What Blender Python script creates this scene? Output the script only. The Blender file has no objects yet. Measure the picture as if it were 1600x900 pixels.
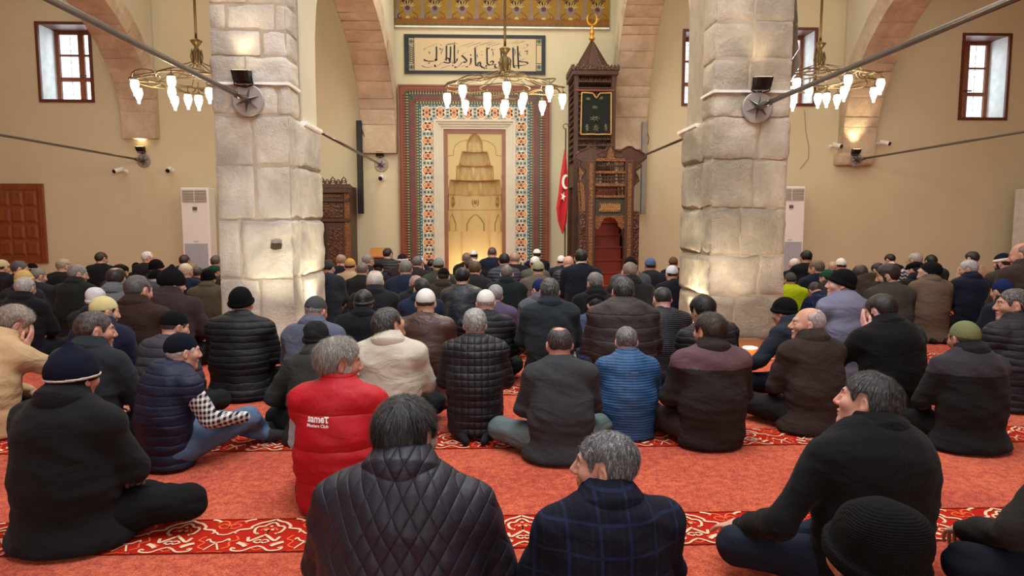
import bpy, bmesh, math, random
import numpy as np
from mathutils import Vector, Matrix, Euler
random.seed(7); rng = np.random.default_rng(11)
SC = bpy.context.scene; COL = SC.collection
PI = math.pi
# ---------------------------------------------------------------- camera model (used to measure places in the photograph)
FPX = 1067.0; YAW = math.radians(2.1); PIT = math.radians(5.51); CZ = 1.4
CAM = np.array([0, 0, CZ])
_f = np.array([math.sin(YAW)*math.cos(PIT), math.cos(YAW)*math.cos(PIT), -math.sin(PIT)])
_r = np.array([math.cos(YAW), -math.sin(YAW), 0.0]); _u = np.cross(_r, _f)
def P(px, py, Y=None, X=None, Z=None):
    d = _f + _r*(px-800)/FPX + _u*(450-py)/FPX
    if Y is not None: t = Y/d[1]
    elif X is not None: t = X/d[0]
    else: t = (Z-CZ)/d[2]
    return CAM + d*t
def XZ(px, py, Y):
    p = P(px, py, Y=Y); return (p[0], p[2])
# ---------------------------------------------------------------- materials
def lin(c):
    return tuple((v/12.92 if v <= .04045 else ((v+.055)/1.055)**2.4) for v in [x/255 for x in c[:3]]) + (1,)
_mats = {}
class NT:
    def __init__(s, name):
        s.m = bpy.data.materials.new(name); s.m.use_nodes = True
        s.t = s.m.node_tree; s.b = s.t.nodes['Principled BSDF']; s.l = s.t.links
    def n(s, typ, **kw):
        nd = s.t.nodes.new(typ)
        for k, v in kw.items():
            if k.startswith('i_'):
                nd.inputs[k[2:].replace('_', ' ')].default_value = v
            else: setattr(nd, k, v)
        return nd
    def link(s, a, b): s.l.new(a, b)
    def coords(s, kind='Object', scale=(1,1,1), rot=(0,0,0)):
        tc = s.n('ShaderNodeTexCoord'); mp = s.n('ShaderNodeMapping')
        mp.inputs['Scale'].default_value = scale; mp.inputs['Rotation'].default_value = rot
        s.link(tc.outputs[kind], mp.inputs['Vector']); return mp.outputs['Vector']
    def noise(s, vec, scale, detail=4, rough=.55, dist=0):
        nd = s.n('ShaderNodeTexNoise'); nd.inputs['Scale'].default_value = scale
        nd.inputs['Detail'].default_value = detail; nd.inputs['Roughness'].default_value = rough
        nd.inputs['Distortion'].default_value = dist
        s.link(vec, nd.inputs['Vector']); return nd.outputs['Fac']
    def ramp(s, fac, stops):
        nd = s.n('ShaderNodeValToRGB'); e = nd.color_ramp.elements
        e[0].position, e[0].color = stops[0]; e[1].position, e[1].color = stops[-1]
        for p, c in stops[1:-1]:
            x = e.new(p); x.color = c
        s.link(fac, nd.inputs['Fac']); return nd.outputs['Color']
    def math(s, op, a, b=None, c=None):
        nd = s.n('ShaderNodeMath', operation=op)
        for i, v in enumerate((a, b, c)):
            if v is None: continue
            if isinstance(v, (int, float)): nd.inputs[i].default_value = v
            else: s.link(v, nd.inputs[i])
        return nd.outputs[0]
    def mix(s, fac, a, b, typ='MIX'):
        nd = s.n('ShaderNodeMix', data_type='RGBA', blend_type=typ)
        for sock, v in ((nd.inputs[0], fac), (nd.inputs[6], a), (nd.inputs[7], b)):
            if isinstance(v, (int, float, tuple)): sock.default_value = v
            else: s.link(v, sock)
        return nd.outputs[2]
    def bump(s, h, strength=.5, dist=.01, normal=None):
        nd = s.n('ShaderNodeBump'); nd.inputs['Strength'].default_value = strength
        nd.inputs['Distance'].default_value = dist; s.link(h, nd.inputs['Height'])
        if normal is not None: s.link(normal, nd.inputs['Normal'])
        s.link(nd.outputs[0], s.b.inputs['Normal']); return nd.outputs[0]
    def base(s, c):
        if isinstance(c, tuple): s.b.inputs['Base Color'].default_value = c
        else: s.link(c, s.b.inputs['Base Color'])
    def sep(s, vec):
        nd = s.n('ShaderNodeSeparateXYZ'); s.link(vec, nd.inputs[0]); return nd.outputs
def shade(c, k): return tuple(min(1, v*k) for v in c[:3]) + (1,)
def M(name, rgb, rough=.7, metal=0, emit=0, var=.12, nscale=6, bump=0, bscale=60, spec=.5, alpha=None, sheen=0, trans=0):
    key = (name,)
    if key in _mats: return _mats[key]
    t = NT(name); c = lin(rgb)
    t.b.inputs['Roughness'].default_value = rough; t.b.inputs['Metallic'].default_value = metal
    t.b.inputs['Specular IOR Level'].default_value = spec
    v = t.coords()
    n = t.noise(v, nscale, 3)
    t.base(t.ramp(n, [(.3, shade(c, 1-var)), (.7, shade(c, 1+var))]))
    if bump: t.bump(t.noise(v, bscale, 3), bump, .004)
    if emit:
        t.b.inputs['Emission Color'].default_value = c; t.b.inputs['Emission Strength'].default_value = emit
    if sheen: t.b.inputs['Sheen Weight'].default_value = sheen
    if trans: t.b.inputs['Transmission Weight'].default_value = trans
    _mats[key] = t.m; return t.m
def stone_mat(name, c1, c2, c3, bs=.9):
    t = NT(name); v = t.coords()
    n1 = t.noise(v, 1.3, 5, .6, .5); n2 = t.noise(v, 9, 8, .7); n3 = t.noise(v, 60, 5, .7)
    col = t.ramp(n1, [(.3, lin(c1)), (.5, lin(c2)), (.72, lin(c3))])
    col = t.mix(.28, col, t.ramp(n2, [(.3, (.45,.4,.34,1)), (.65, (1,1,1,1))]), 'MULTIPLY')
    t.base(col); t.b.inputs['Roughness'].default_value = .93; t.b.inputs['Specular IOR Level'].default_value = .2
    h = t.math('ADD', t.math('MULTIPLY', n2, 1.0), t.math('MULTIPLY', n3, .45))
    rg = t.noise(v, 24, 8, .75); msk = t.ramp(t.noise(v, 1.1, 2), [(.42, (0,0,0,1)), (.58, (1,1,1,1))]); h = t.math('ADD', h, t.math('MULTIPLY', t.math('MULTIPLY', rg, 2.4), t.math('ADD', msk, .2)))
    t.bump(h, bs, .03)
    return t.m
def plaster_mat(name, c):
    t = NT(name); v = t.coords(); n1 = t.noise(v, .6, 4, .6); n2 = t.noise(v, 40, 4, .6)
    cc = lin(c)
    t.base(t.ramp(n1, [(.3, shade(cc, .93)), (.7, shade(cc, 1.04))]))
    t.b.inputs['Roughness'].default_value = .88; t.b.inputs['Specular IOR Level'].default_value = .25
    t.bump(t.noise(v, 5, 6, .65), .12, .02); return t.m
def wood_mat(name, c, rough=.45, grain='Z', carve=0):
    t = NT(name); sc = {'Z': (14,14,1.2), 'X': (1.2,14,14), 'Y': (14,1.2,14)}[grain]
    v = t.coords(scale=sc); n = t.noise(v, 3, 6, .6, .8); cc = lin(c)
    t.base(t.ramp(n, [(.25, shade(cc, .55)), (.5, cc), (.75, shade(cc, 1.35))]))
    t.b.inputs['Roughness'].default_value = rough
    if carve:
        v2 = t.coords(); vo = t.n('ShaderNodeTexVoronoi', feature='SMOOTH_F1'); vo.inputs['Scale'].default_value = carve
        t.link(v2, vo.inputs['Vector']); t.bump(vo.outputs['Distance'], 1.0, .02)
        t.base(t.mix(.8, t.ramp(n, [(.25, shade(cc, .6)), (.75, shade(cc, 1.3))]), t.ramp(vo.outputs['Distance'], [(.1, (1.2,1.1,1,1)), (.5, (.35,.3,.3,1))]), 'MULTIPLY'))
    else: t.bump(n, .15, .004)
    return t.m
# ---------------------------------------------------------------- mesh builder
class MB:
    def __init__(s): s.v = []; s.f = []; s.mi = []; s.mats = []
    def mat(s, m):
        if m not in s.mats: s.mats.append(m)
        return s.mats.index(m)
    def add(s, vs, fs, m=None):
        o = len(s.v); s.v += [tuple(map(float, p)) for p in vs]; k = s.mat(m) if m else 0
        for f in fs: s.f.append([i+o for i in f]); s.mi.append(k)
    def box(s, a, b, m=None):
        (x0,y0,z0),(x1,y1,z1) = a, b
        s.add([(x0,y0,z0),(x1,y0,z0),(x1,y1,z0),(x0,y1,z0),(x0,y0,z1),(x1,y0,z1),(x1,y1,z1),(x0,y1,z1)],
              [(0,3,2,1),(4,5,6,7),(0,1,5,4),(1,2,6,5),(2,3,7,6),(3,0,4,7)], m)
    def bevbox(s, a, b, r, m=None):          # box with chamfered vertical and top edges
        (x0,y0,z0),(x1,y1,z1) = a, b
        def ring(z, i): return [(x0+i,y0+r,z),(x0+r,y0+i,z),(x1-r,y0+i,z),(x1-i,y0+r,z),(x1-i,y1-r,z),(x1-r,y1-i,z),(x0+r,y1-i,z),(x0+i,y1-r,z)]
        rs = ring(z0+r*.0,0)+ring(z1-r,0)+ring(z1,r*.8)
        fs = [tuple(range(7,-1,-1)), tuple(range(16,24))]
        for k in (0,8):
            for i in range(8): fs.append((k+i, k+(i+1)%8, k+8+(i+1)%8, k+8+i))
        s.add(rs, fs, m)
    def prism(s, pts, axis, a, b, m=None):   # pts 2D polygon, extruded along axis from a to b
        n = len(pts)
        def mk(p, c):
            if axis == 'Y': return (p[0], c, p[1])
            if axis == 'X': return (c, p[0], p[1])
            return (p[0], p[1], c)
        vs = [mk(p, a) for p in pts]+[mk(p, b) for p in pts]
        fs = [tuple(range(n)), tuple(range(2*n-1, n-1, -1))]+[(i, i+n, (i+1)%n+n, (i+1)%n) for i in range(n)]
        s.add(vs, fs, m)
    def tube(s, pts, r, m=None, seg=8, closed=False, cap=True):
        pts = [Vector(p) for p in pts]; n = len(pts); vs = []; fs = []
        rr = r if hasattr(r, '__len__') else [r]*n
        up = Vector((0,0,1)); prev = None
        for i, p in enumerate(pts):
            if closed: d = pts[(i+1)%n]-pts[i-1]
            else: d = pts[min(i+1,n-1)]-pts[max(i-1,0)]
            d.normalize()
            a = prev if prev else (Vector((1,0,0)) if abs(d.z) > .9 else up)
            a = (a - d*a.dot(d)); a.normalize(); prev = a; b = d.cross(a)
            for k in range(seg):
                t = 2*PI*k/seg; vs.append(p+(a*math.cos(t)+b*math.sin(t))*rr[i])
        m_ = n if closed else n-1
        for i in range(m_):
            for k in range(seg):
                a0 = i*seg+k; a1 = i*seg+(k+1)%seg; b0 = ((i+1)%n)*seg+k; b1 = ((i+1)%n)*seg+(k+1)%seg
                fs.append((a0,a1,b1,b0))
        if cap and not closed: fs.append(tuple(range(seg-1,-1,-1))); fs.append(tuple(range((n-1)*seg, n*seg)))
        s.add(vs, fs, m)
    def lathe(s, prof, c, m=None, seg=16, axis='Z'):
        vs = []; fs = []; n = len(prof)
        for r, z in prof:
            for k in range(seg):
                t = 2*PI*k/seg; x, y = r*math.cos(t), r*math.sin(t)
                if axis == 'Z': vs.append((c[0]+x, c[1]+y, c[2]+z))
                elif axis == 'Y': vs.append((c[0]+x, c[1]+z, c[2]+y))
                else: vs.append((c[0]+z, c[1]+x, c[2]+y))
        for i in range(n-1):
            for k in range(seg): fs.append((i*seg+k, i*seg+(k+1)%seg, (i+1)*seg+(k+1)%seg, (i+1)*seg+k))
        fs.append(tuple(range(seg-1,-1,-1))); fs.append(tuple(range((n-1)*seg, n*seg)))
        s.add(vs, fs, m)
    def stroke(s, pts, w, plane, h, m=None, nib=None, smooth=True):   # flat painted stroke on a plane
        pts = [np.array(p, float) for p in pts]
        if smooth and len(pts) > 2:
            q = []
            for i in range(len(pts)-1):
                p0 = pts[max(i-1,0)]; p1 = pts[i]; p2 = pts[i+1]; p3 = pts[min(i+2,len(pts)-1)]
                for t in (0,.25,.5,.75):
                    q.append(.5*((2*p1)+(-p0+p2)*t+(2*p0-5*p1+4*p2-p3)*t*t+(-p0+3*p1-3*p2+p3)*t**3))
            q.append(pts[-1]); pts = q
        n = len(pts); L = []; R = []
        for i, p in enumerate(pts):
            if nib is not None: o = np.array(nib)*.5*(1 if 0 < i < n-1 else .75)
            else:
                d = pts[min(i+1,n-1)]-pts[max(i-1,0)]; d = d/(np.linalg.norm(d)+1e-9)
                ww = w(i/(n-1)) if callable(w) else w
                o = np.array([-d[1], d[0]])*ww*.5
            L.append(p+o); R.append(p-o)
        def mk(p): return (p[0], h, p[1]) if plane == 'Y' else ((p[0], p[1], h) if plane == 'Z' else (h, p[0], p[1]))
        s.add([mk(p) for p in L]+[mk(p) for p in R], [(i, i+1, n+i+1, n+i) for i in range(n-1)], m)
    def poly(s, pts, plane, h, m=None):
        def mk(p): return (p[0], h, p[1]) if plane == 'Y' else ((p[0], p[1], h) if plane == 'Z' else (h, p[0], p[1]))
        s.add([mk(p) for p in pts], [tuple(range(len(pts)))], m)
    def disc(s, c, r, plane, h, m=None, seg=10, rz=None):
        rz = rz or r
        s.poly([(c[0]+r*math.cos(2*PI*k/seg), c[1]+rz*math.sin(2*PI*k/seg)) for k in range(seg)], plane, h, m)
    def build(s, name, m=None, parent=None, smooth=False, loc=None, normals=True):
        me = bpy.data.meshes.new(name); me.from_pydata(s.v, [], s.f)
        for mm in (s.mats or ([m] if m else [])): me.materials.append(mm)
        if s.mats: me.polygons.foreach_set('material_index', s.mi)
        if normals:
            b = bmesh.new(); b.from_mesh(me); bmesh.ops.recalc_face_normals(b, faces=b.faces); b.to_mesh(me); b.free()
        if smooth: me.polygons.foreach_set('use_smooth', [True]*len(me.polygons))
        o = bpy.data.objects.new(name, me); COL.objects.link(o)
        if parent is not None: o.parent = parent
        if loc is not None: o.location = loc
        return o
def smooth_by_angle(o, deg=35):
    me = o.data; me.polygons.foreach_set('use_smooth', [True]*len(me.polygons))
    me.set_sharp_from_angle(angle=math.radians(deg))
def tag(o, label=None, cat=None, group=None, kind=None):
    if label: o['label'] = label
    if cat: o['category'] = cat
    if group: o['group'] = group
    if kind: o['kind'] = kind
    return o
def empty(name, loc=(0,0,0), rz=0, **kw):
    o = bpy.data.objects.new(name, None); COL.objects.link(o); o.location = loc; o.rotation_euler = (0,0,rz)
    o.empty_display_size = .1; return tag(o, **kw)
def struct(o, label=None): return tag(o, kind='structure', label=label)
def vnoise(p, seed=0, scale=1.0, octaves=3):      # cheap smooth noise in numpy, p (...,3)
    r = np.random.default_rng(seed); out = 0; a = 1.0; p = p*scale
    for o in range(octaves):
        acc = 0
        for k in range(5):
            w = r.normal(size=3); w = w/np.linalg.norm(w)*(1.0+.6*r.random())*(2**o)*2*PI; ph = r.random()*6.28
            w2 = r.normal(size=3); w2 = w2/np.linalg.norm(w2)*(2**o)*4; 
            acc = acc + np.sin(p@w + ph + 1.3*np.sin(p@w2 + ph*2))
        out = out + a*acc/5; a *= .5
    return out
# ================================================================ the room
YW = 14.8
m_wall = plaster_mat('wall_plaster', (208,200,168))
m_wall2 = plaster_mat('arch_plaster', (212,206,182))
m_white = M('white_paint', (235,235,228), .6)
m_reveal = M('window_reveal_paint', (225,228,224), .7)
m_stoneL = stone_mat('pale_limestone', (204,196,178), (228,222,206), (240,236,224))
m_stoneR = stone_mat('tan_limestone', (190,178,154), (212,200,176), (230,220,200), 1.0)
m_stoneA = stone_mat('arch_limestone', (190,168,140), (212,192,164), (230,214,190), .6)
m_mortar = M('mortar', (168,156,134), .95, bump=.5)
m_wood = wood_mat('reddish_window_wood', (96,46,26))
m_door = wood_mat('brown_panel_wood', (128,66,30))
m_dark = M('black_metal', (9,9,11), .5)
m_steel = M('brushed_steel', (120,114,108), .3, .9)
m_steelp = M('dull_steel_plate', (165,158,150), .5, .55)
m_brass = M('aged_brass', (112,94,60), .42, .7)
m_carvew = wood_mat('carved_walnut', (98,60,34), .45, carve=26)
m_walnut = wood_mat('dark_walnut', (72,44,30), .5)
m_goldw = wood_mat('golden_inlaid_wood', (150,100,48), .5, carve=60)

# ---- qibla wall with holes
def wall_grid(mb, x0, x1, z0, z1, holes, y0, y1, m):
    xs = sorted(set([x0, x1]+[h[0] for h in holes]+[h[1] for h in holes]))
    zs = sorted(set([z0, z1]+[h[2] for h in holes]+[h[3] for h in holes]))
    for i in range(len(xs)-1):
        for j in range(len(zs)-1):
            cx, cz = (xs[i]+xs[i+1])/2, (zs[j]+zs[j+1])/2
            if any(h[0] < cx < h[1] and h[2] < cz < h[3] for h in holes): continue
            mb.box((xs[i], y0, zs[j]), (xs[i+1], y1, zs[j+1]), m)
wins = []
for (px0, py0, px1, py1) in ((58,34,145,160), (1066,46,1150,166), (1190,43,1276,166), (1500,52,1577,188)):
    a = XZ((px0+px1)/2, py0, YW); b = XZ((px0+px1)/2, py1, YW)
    xa = XZ(px0, (py0+py1)/2, YW)[0]; xb = XZ(px1, (py0+py1)/2, YW)[0]
    wins.append((xa, xb, b[1], a[1]))
NX = (XZ(624, 260, YW)[0]+XZ(859, 260, YW)[0])/2; NR = .585           # niche axis and radius
NZT = XZ(746, 205, YW)[1]
niche_hole = (NX-NR, NX+NR, 0, XZ(746, 208, YW)[1])
mb = MB()
XL, XR, ZC = -13.5, 13.8, 7.2
# the wall is thick: one shell with the holes going 0.8 m through
wall_grid(mb, XL, XR, 0, ZC, [w for w in wins]+[niche_hole], YW, YW+.8, m_wall)
struct(mb.build('wall_qibla'))
mb = MB(); mb.box((XL-.3, -6, 0), (XL, YW+.8, ZC), m_wall); struct(mb.build('wall_left'))
mb = MB(); mb.box((XR, -6, 0), (XR+.3, YW+.8, ZC), m_wall); struct(mb.build('wall_right'))
mb = MB(); mb.box((XL-.3, -6.3, 0), (XR+.3, -6, ZC), m_wall); struct(mb.build('wall_back'))
mb = MB(); mb.box((XL-.3, -6.3, ZC), (XR+.3, YW+.8, ZC+.2), m_wall2); struct(mb.build('ceiling'))

# ---- windows
m_sky = M('bright_daylight_pane', (236,245,255), .3, emit=1.5, var=.04, nscale=2)
def window(i, w):
    x0, x1, z0, z1 = w; root = empty('window_%d' % i, ((x0+x1)/2, YW, z0)); struct(root)
    L = lambda m_, name, par=root, **k: m_.build(name, parent=par, **k)
    cx = (x0+x1)/2
    def loc(o): o.location = (-cx, -YW, -z0); return o
    t = .06; m_ = MB()                       # surface frame
    m_.box((x0-.0, YW-.025, z0), (x0+t, YW+.03, z1), m_wood); m_.box((x1-t, YW-.025, z0), (x1, YW+.03, z1), m_wood)
    m_.box((x0+t, YW-.023, z1-t), (x1-t, YW+.028, z1), m_wood); m_.box((x0+t, YW-.023, z0), (x1-t, YW+.028, z0+t), m_wood)
    loc(L(m_, 'outer_frame'))
    m_ = MB(); e = .004                                # painted reveals, wooden lintel
    m_.box((x0+e, YW+.03, z0+e), (x0+.02, YW+.74, z1-e), m_reveal); m_.box((x1-.02, YW+.03, z0+e), (x1-e, YW+.74, z1-e), m_reveal)
    m_.box((x0+.02, YW+.03, z0+e), (x1-.02, YW+.74, z0+.02), m_reveal)
    loc(L(m_, 'reveal'))
    m_ = MB(); m_.box((x0+.02, YW+.03, z1-.03), (x1-.02, YW+.74, z1-.004), m_wood); loc(L(m_, 'lintel_board'))
    yb = YW+.62; m_ = MB(); f = .075
    xa, xb = x0+.03, x1-.03; xm = (xa+xb)/2; za, zb = z0+.02, z1-.03; zs = za+(zb-za)*.36
    for (a, b, c, d) in ((xa,xa+f,za,zb),(xb-f,xb,za,zb),(xa,xb,za,za+f*.7),(xa,xb,zb-f,zb),(xm-f*.8,xm+f*.8,za,zb),(xa,xb,zs-f*.6,zs+f*.6)):
        e_ = .004 if a == xa and b == xb else (.002 if c == za and b-a > f else 0); m_.box((a+e_,yb-.03+e_,c+e_),(b-e_,yb+.03-e_,d-e_), m_door)
    zq = (zs+zb)/2
    m_.box((xa, yb-.02, zq-.02), (xb, yb+.02, zq+.02), m_door)
    loc(L(m_, 'sash_frame'))
    m_ = MB()
    for (a, b) in ((xa+f, xm-f*.8), (xm+f*.8, xb-f)):
        for k in range(1, 12):
            z = za+(zb-za)*k/12
            m_.box((a, yb+.045, z-.004), (b, yb+.055, z+.004), m_steelp)
        m_.box(((a+b)/2-.004, yb+.045, za), ((a+b)/2+.004, yb+.055, zb), m_steelp)
    loc(L(m_, 'grille'))
    m_ = MB(); m_.box((xa, yb+.07, za), (xb, yb+.08, zb), m_sky); loc(L(m_, 'pane'))
    m_ = MB(); m_.box((xm-.02, yb-.08, zs+.05), (xm+.12, yb-.06, zs+.075), m_steel); m_.box((xm-.02, yb-.08, zs+.05), (xm+.0, yb-.03, zs+.075), m_steel); loc(L(m_, 'handle'))
for i, w in enumerate(wins): window(i+1, w)

# ---- rubble-stone pillars
def block(mb, x0, x1, y0, y1, z0, z1, rough, seed, m, bulge=0):
    """a stone block: a subdivided box with eased edges and a chiselled surface"""
    h = .024
    nx = max(2, int((x1-x0)/h)); ny = max(2, int((y1-y0)/(h*1.6))); nz = max(2, int((z1-z0)/h))
    faces = []
    c = np.array([(x0+x1)/2, (y0+y1)/2, (z0+z1)/2]); hs = np.array([x1-x0, y1-y0, z1-z0])/2; r = .014
    def face(fix, sgn, na, nb):
        ax = [k for k in range(3) if k != fix]
        A, B = np.meshgrid(np.linspace(-1,1,na+1), np.linspace(-1,1,nb+1), indexing='ij')
        p = np.zeros(A.shape+(3,)); p[...,fix] = sgn; p[...,ax[0]] = A; p[...,ax[1]] = B
        q = p*hs; inner = np.clip(q, -(hs-r), hs-r); d = q-inner; n = np.linalg.norm(d, axis=-1, keepdims=True)
        nn = d/np.maximum(n, 1e-6); q = inner+nn*r
        w = c+q
        ns = vnoise(w, seed, 2.2, 4)
        amp = .004+.013*rough
        edge = np.minimum(1, np.min(np.stack([(hs[a]-np.abs(q[...,a]))/.05 for a in ax]), axis=0))
        q2 = q + nn*((ns*amp)+ (rough*.012+bulge)*edge*(1) )[...,None] - nn*(1-edge)[...,None]*.008*(1+.9*vnoise(w, seed+5, 1.5, 2))[...,None]
        w = c+q2; na1, nb1 = A.shape
        idx = np.arange(na1*nb1).reshape(na1, nb1)
        fs = np.stack([idx[:-1,:-1], idx[1:,:-1], idx[1:,1:], idx[:-1,1:]], -1).reshape(-1,4)
        mb.add(w.reshape(-1,3), fs.tolist(), m)
    face(1, -1, nx, nz); face(0, 1, ny, nz); face(0, -1, ny, nz); face(2, 1, nx, ny); face(2, -1, nx, ny)
def zat(py, Y): return P(400, py, Y=Y)[2]
YP = 7.4
def pillar(side, pxl, pxr, joints, splits, roughs, m, seed, depth, ztop):
    """joints: photo rows of the course joints from the floor up, splits: where the front face is cut"""
    xl = XZ(pxl, 343, YP)[0]; xr = XZ(pxr, 343, YP)[0]
    mb = MB(); zs = [.1]+[zat(j, YP) for j in joints]+[ztop]
    for k in range(len(zs)-1):
        z0, z1 = zs[k]+.004, zs[k+1]-.004
        jit = (random.random()-.5)*.03
        cuts = [xl-jit*.4]+[xl+(xr-xl)*s for s in splits[k]]+[xr+jit*.4]
        for j in range(len(cuts)-1):
            block(mb, cuts[j]+.004, cuts[j+1]-.004, YP-(random.random()-.5)*.02, YP+.42, z0, z1, roughs[k][j], seed+k*9+j, m)
        # the rounded inner flank behind the front face
        zf = min(z1, 2.5)
        if z0 < 2.35:
            bx = .02
            if side < 0: block(mb, xl, xr+bx, YP+.34, YP+depth, z0, zf, roughs[k][-1], seed+k*9+7, m, .02)
            else: block(mb, xl-bx, xr, YP+.34, YP+depth, z0, zf, roughs[k][0], seed+k*9+7, m, .02)
    mb.box((xl+.014, YP+.014, .05), (xr-.014, YP+depth-.03, ztop), m_mortar)
    o = mb.build('pillar', smooth=True, normals=True); smooth_by_angle(o, 50)
    return o, xl, xr
pl, pxl0, pxl1 = pillar(-1, 338, 457, [435, 343, 258, 178, 132, 88, 47, 5], [[.55],[.3],[.52],[.52],[.2,.85],[.45],[.66],[.22,.85],[.5]],
    [[.2,.15],[.1,.95],[.35,.4],[0,0],[.9,1,.8],[1,1],[.3,.3],[.2,.2,.2],[.3,.3]], m_stoneL, 100, 1.25, ZC)
tag(pl, 'pale rough limestone pillar with a round steel tie plate and a small hole', 'pillar', kind='structure')
pr, pxr0, pxr1 = pillar(1, 1110, 1230, [466, 400, 325, 247, 178, 138, 86, 25], [[.35],[.66],[.4],[.55],[.6],[.5],[.45],[.5],[.5]],
    [[.5,.6],[.7,.6],[.9,1],[.9,.9],[1,1],[.8,.7],[.5,.4],[.2,.1],[.3,.3]], m_stoneR, 300, 1.05, ZC)
tag(pr, 'tan chiselled limestone pillar nearest the wooden pulpit', 'pillar', kind='structure')
# socket hole in the left pillar (not cut; a dark block further down stands for its shade)
# plastered springers of the nave arch, above the ledges, and the cross arch itself
def nave_arch():
    xa, xb = pxl1+.005, XZ(1078, 180, YP+1.15)[0]; y0, y1 = YP+.50, YP+1.15; z0 = 2.52
    cx = (xa+xb)/2; hw = (xb-xa)/2; zsp = 3.2; rise = 3.2
    prof = []
    N = 40
    for k in range(N+1):
        t = PI*k/N; x = cx-hw*math.cos(t)*(1); z = zsp+rise*math.sin(t)**.8
        prof.append((x, z))
    mb = MB()
    # legs down to the ledges
    inner = [(xa, z0)]+prof+[(xb, z0)]
    outer_l = pxl1-.25; outer_r = pxr0+.35
    n = len(inner)
    def outer(p, i):
        if i < n//2: return (outer_l, p[1]) if i < 6 else (p[0]-.0, ZC)
        return (outer_r, p[1]) if i > n-7 else (p[0]+.0, ZC)
    pts = [(outer_l, z0)]+inner+[(outer_r, z0), (outer_r, ZC), (outer_l, ZC)]
    # triangulate the spandrel as strips up to the ceiling
    vs = []; fs = []
    for y in (y0, y1):
        for (x, z) in inner: vs.append((x, y, z))
        for (x, z) in inner: vs.append((x, y, ZC))
    for b in (0, 2*n):
        for i in range(n-1): fs.append((b+i, b+i+1, b+n+i+1, b+n+i))
    for i in range(0, n-1): fs.append((i, i+1, 2*n+i+1, 2*n+i))
    mb.add(vs, fs, m_wall2)
    mb.box((outer_l, y0+.002, z0), (xa-.001, y1-.002, ZC), m_wall2); mb.box((xb+.001, y0+.002, z0), (outer_r, y1-.002, ZC), m_wall2)
    # plastered flank between stone face and arch
    mb.box((outer_l, YP+.40, z0+.05), (pxl1-.03, y0, ZC), m_wall2); mb.box((pxr0+.09, YP+.40, z0+.05), (outer_r, y0, ZC), m_wall2)
    o = mb.build('arch'); smooth_by_angle(o, 30)
    tag(o, 'cream plastered arch spanning between the two stone pillars', 'arch', kind='structure')
    for (s, x) in ((-1, pxl1+.03), (1, pxr0-.02)):      # little cornice ledges under the springers
        m_ = MB(); d = -s*1
        pts = [(x-.05*d, 2.44), (x+.03*d, 2.49), (x+.03*d, 2.525), (x-.05*d, 2.525)]
        m_.prism(pts, 'Y', y0-.04, y1+.06, m_white)
        struct(m_.build('trim_%d' % (3 if s < 0 else 4)))
    for (xa_, xb_) in ((pxl0-.01, pxl1+.02), (pxr0-.02, pxr1+.01)):   # thin string course on the pillar faces
        m_ = MB(); z = zat(131 if xa_ < 0 else 138, YP)
        m_.box((xa_, YP-.035, z-.012), (xb_, YP+.4, z+.012), m_white)
        struct(m_.build('trim_%d' % (5 if xa_ < 0 else 6)))
nave_arch()
# ---- pillar plinths of wood with a lit floor lamp
m_plinth = wood_mat('orange_plinth_wood', (168,96,52), .35, 'X')
for i, (xa, xb, sd) in enumerate(((pxl0, pxl1+.1, 0), (pxr0-.1, pxr1, 1))):
    m_ = MB(); m_.bevbox((xa-.28, YP-.47, 0), (xb+.28, YP+1.4, .10), .02, m_plinth)
    struct(m_.build('trim_%d' % (i+1)))
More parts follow.
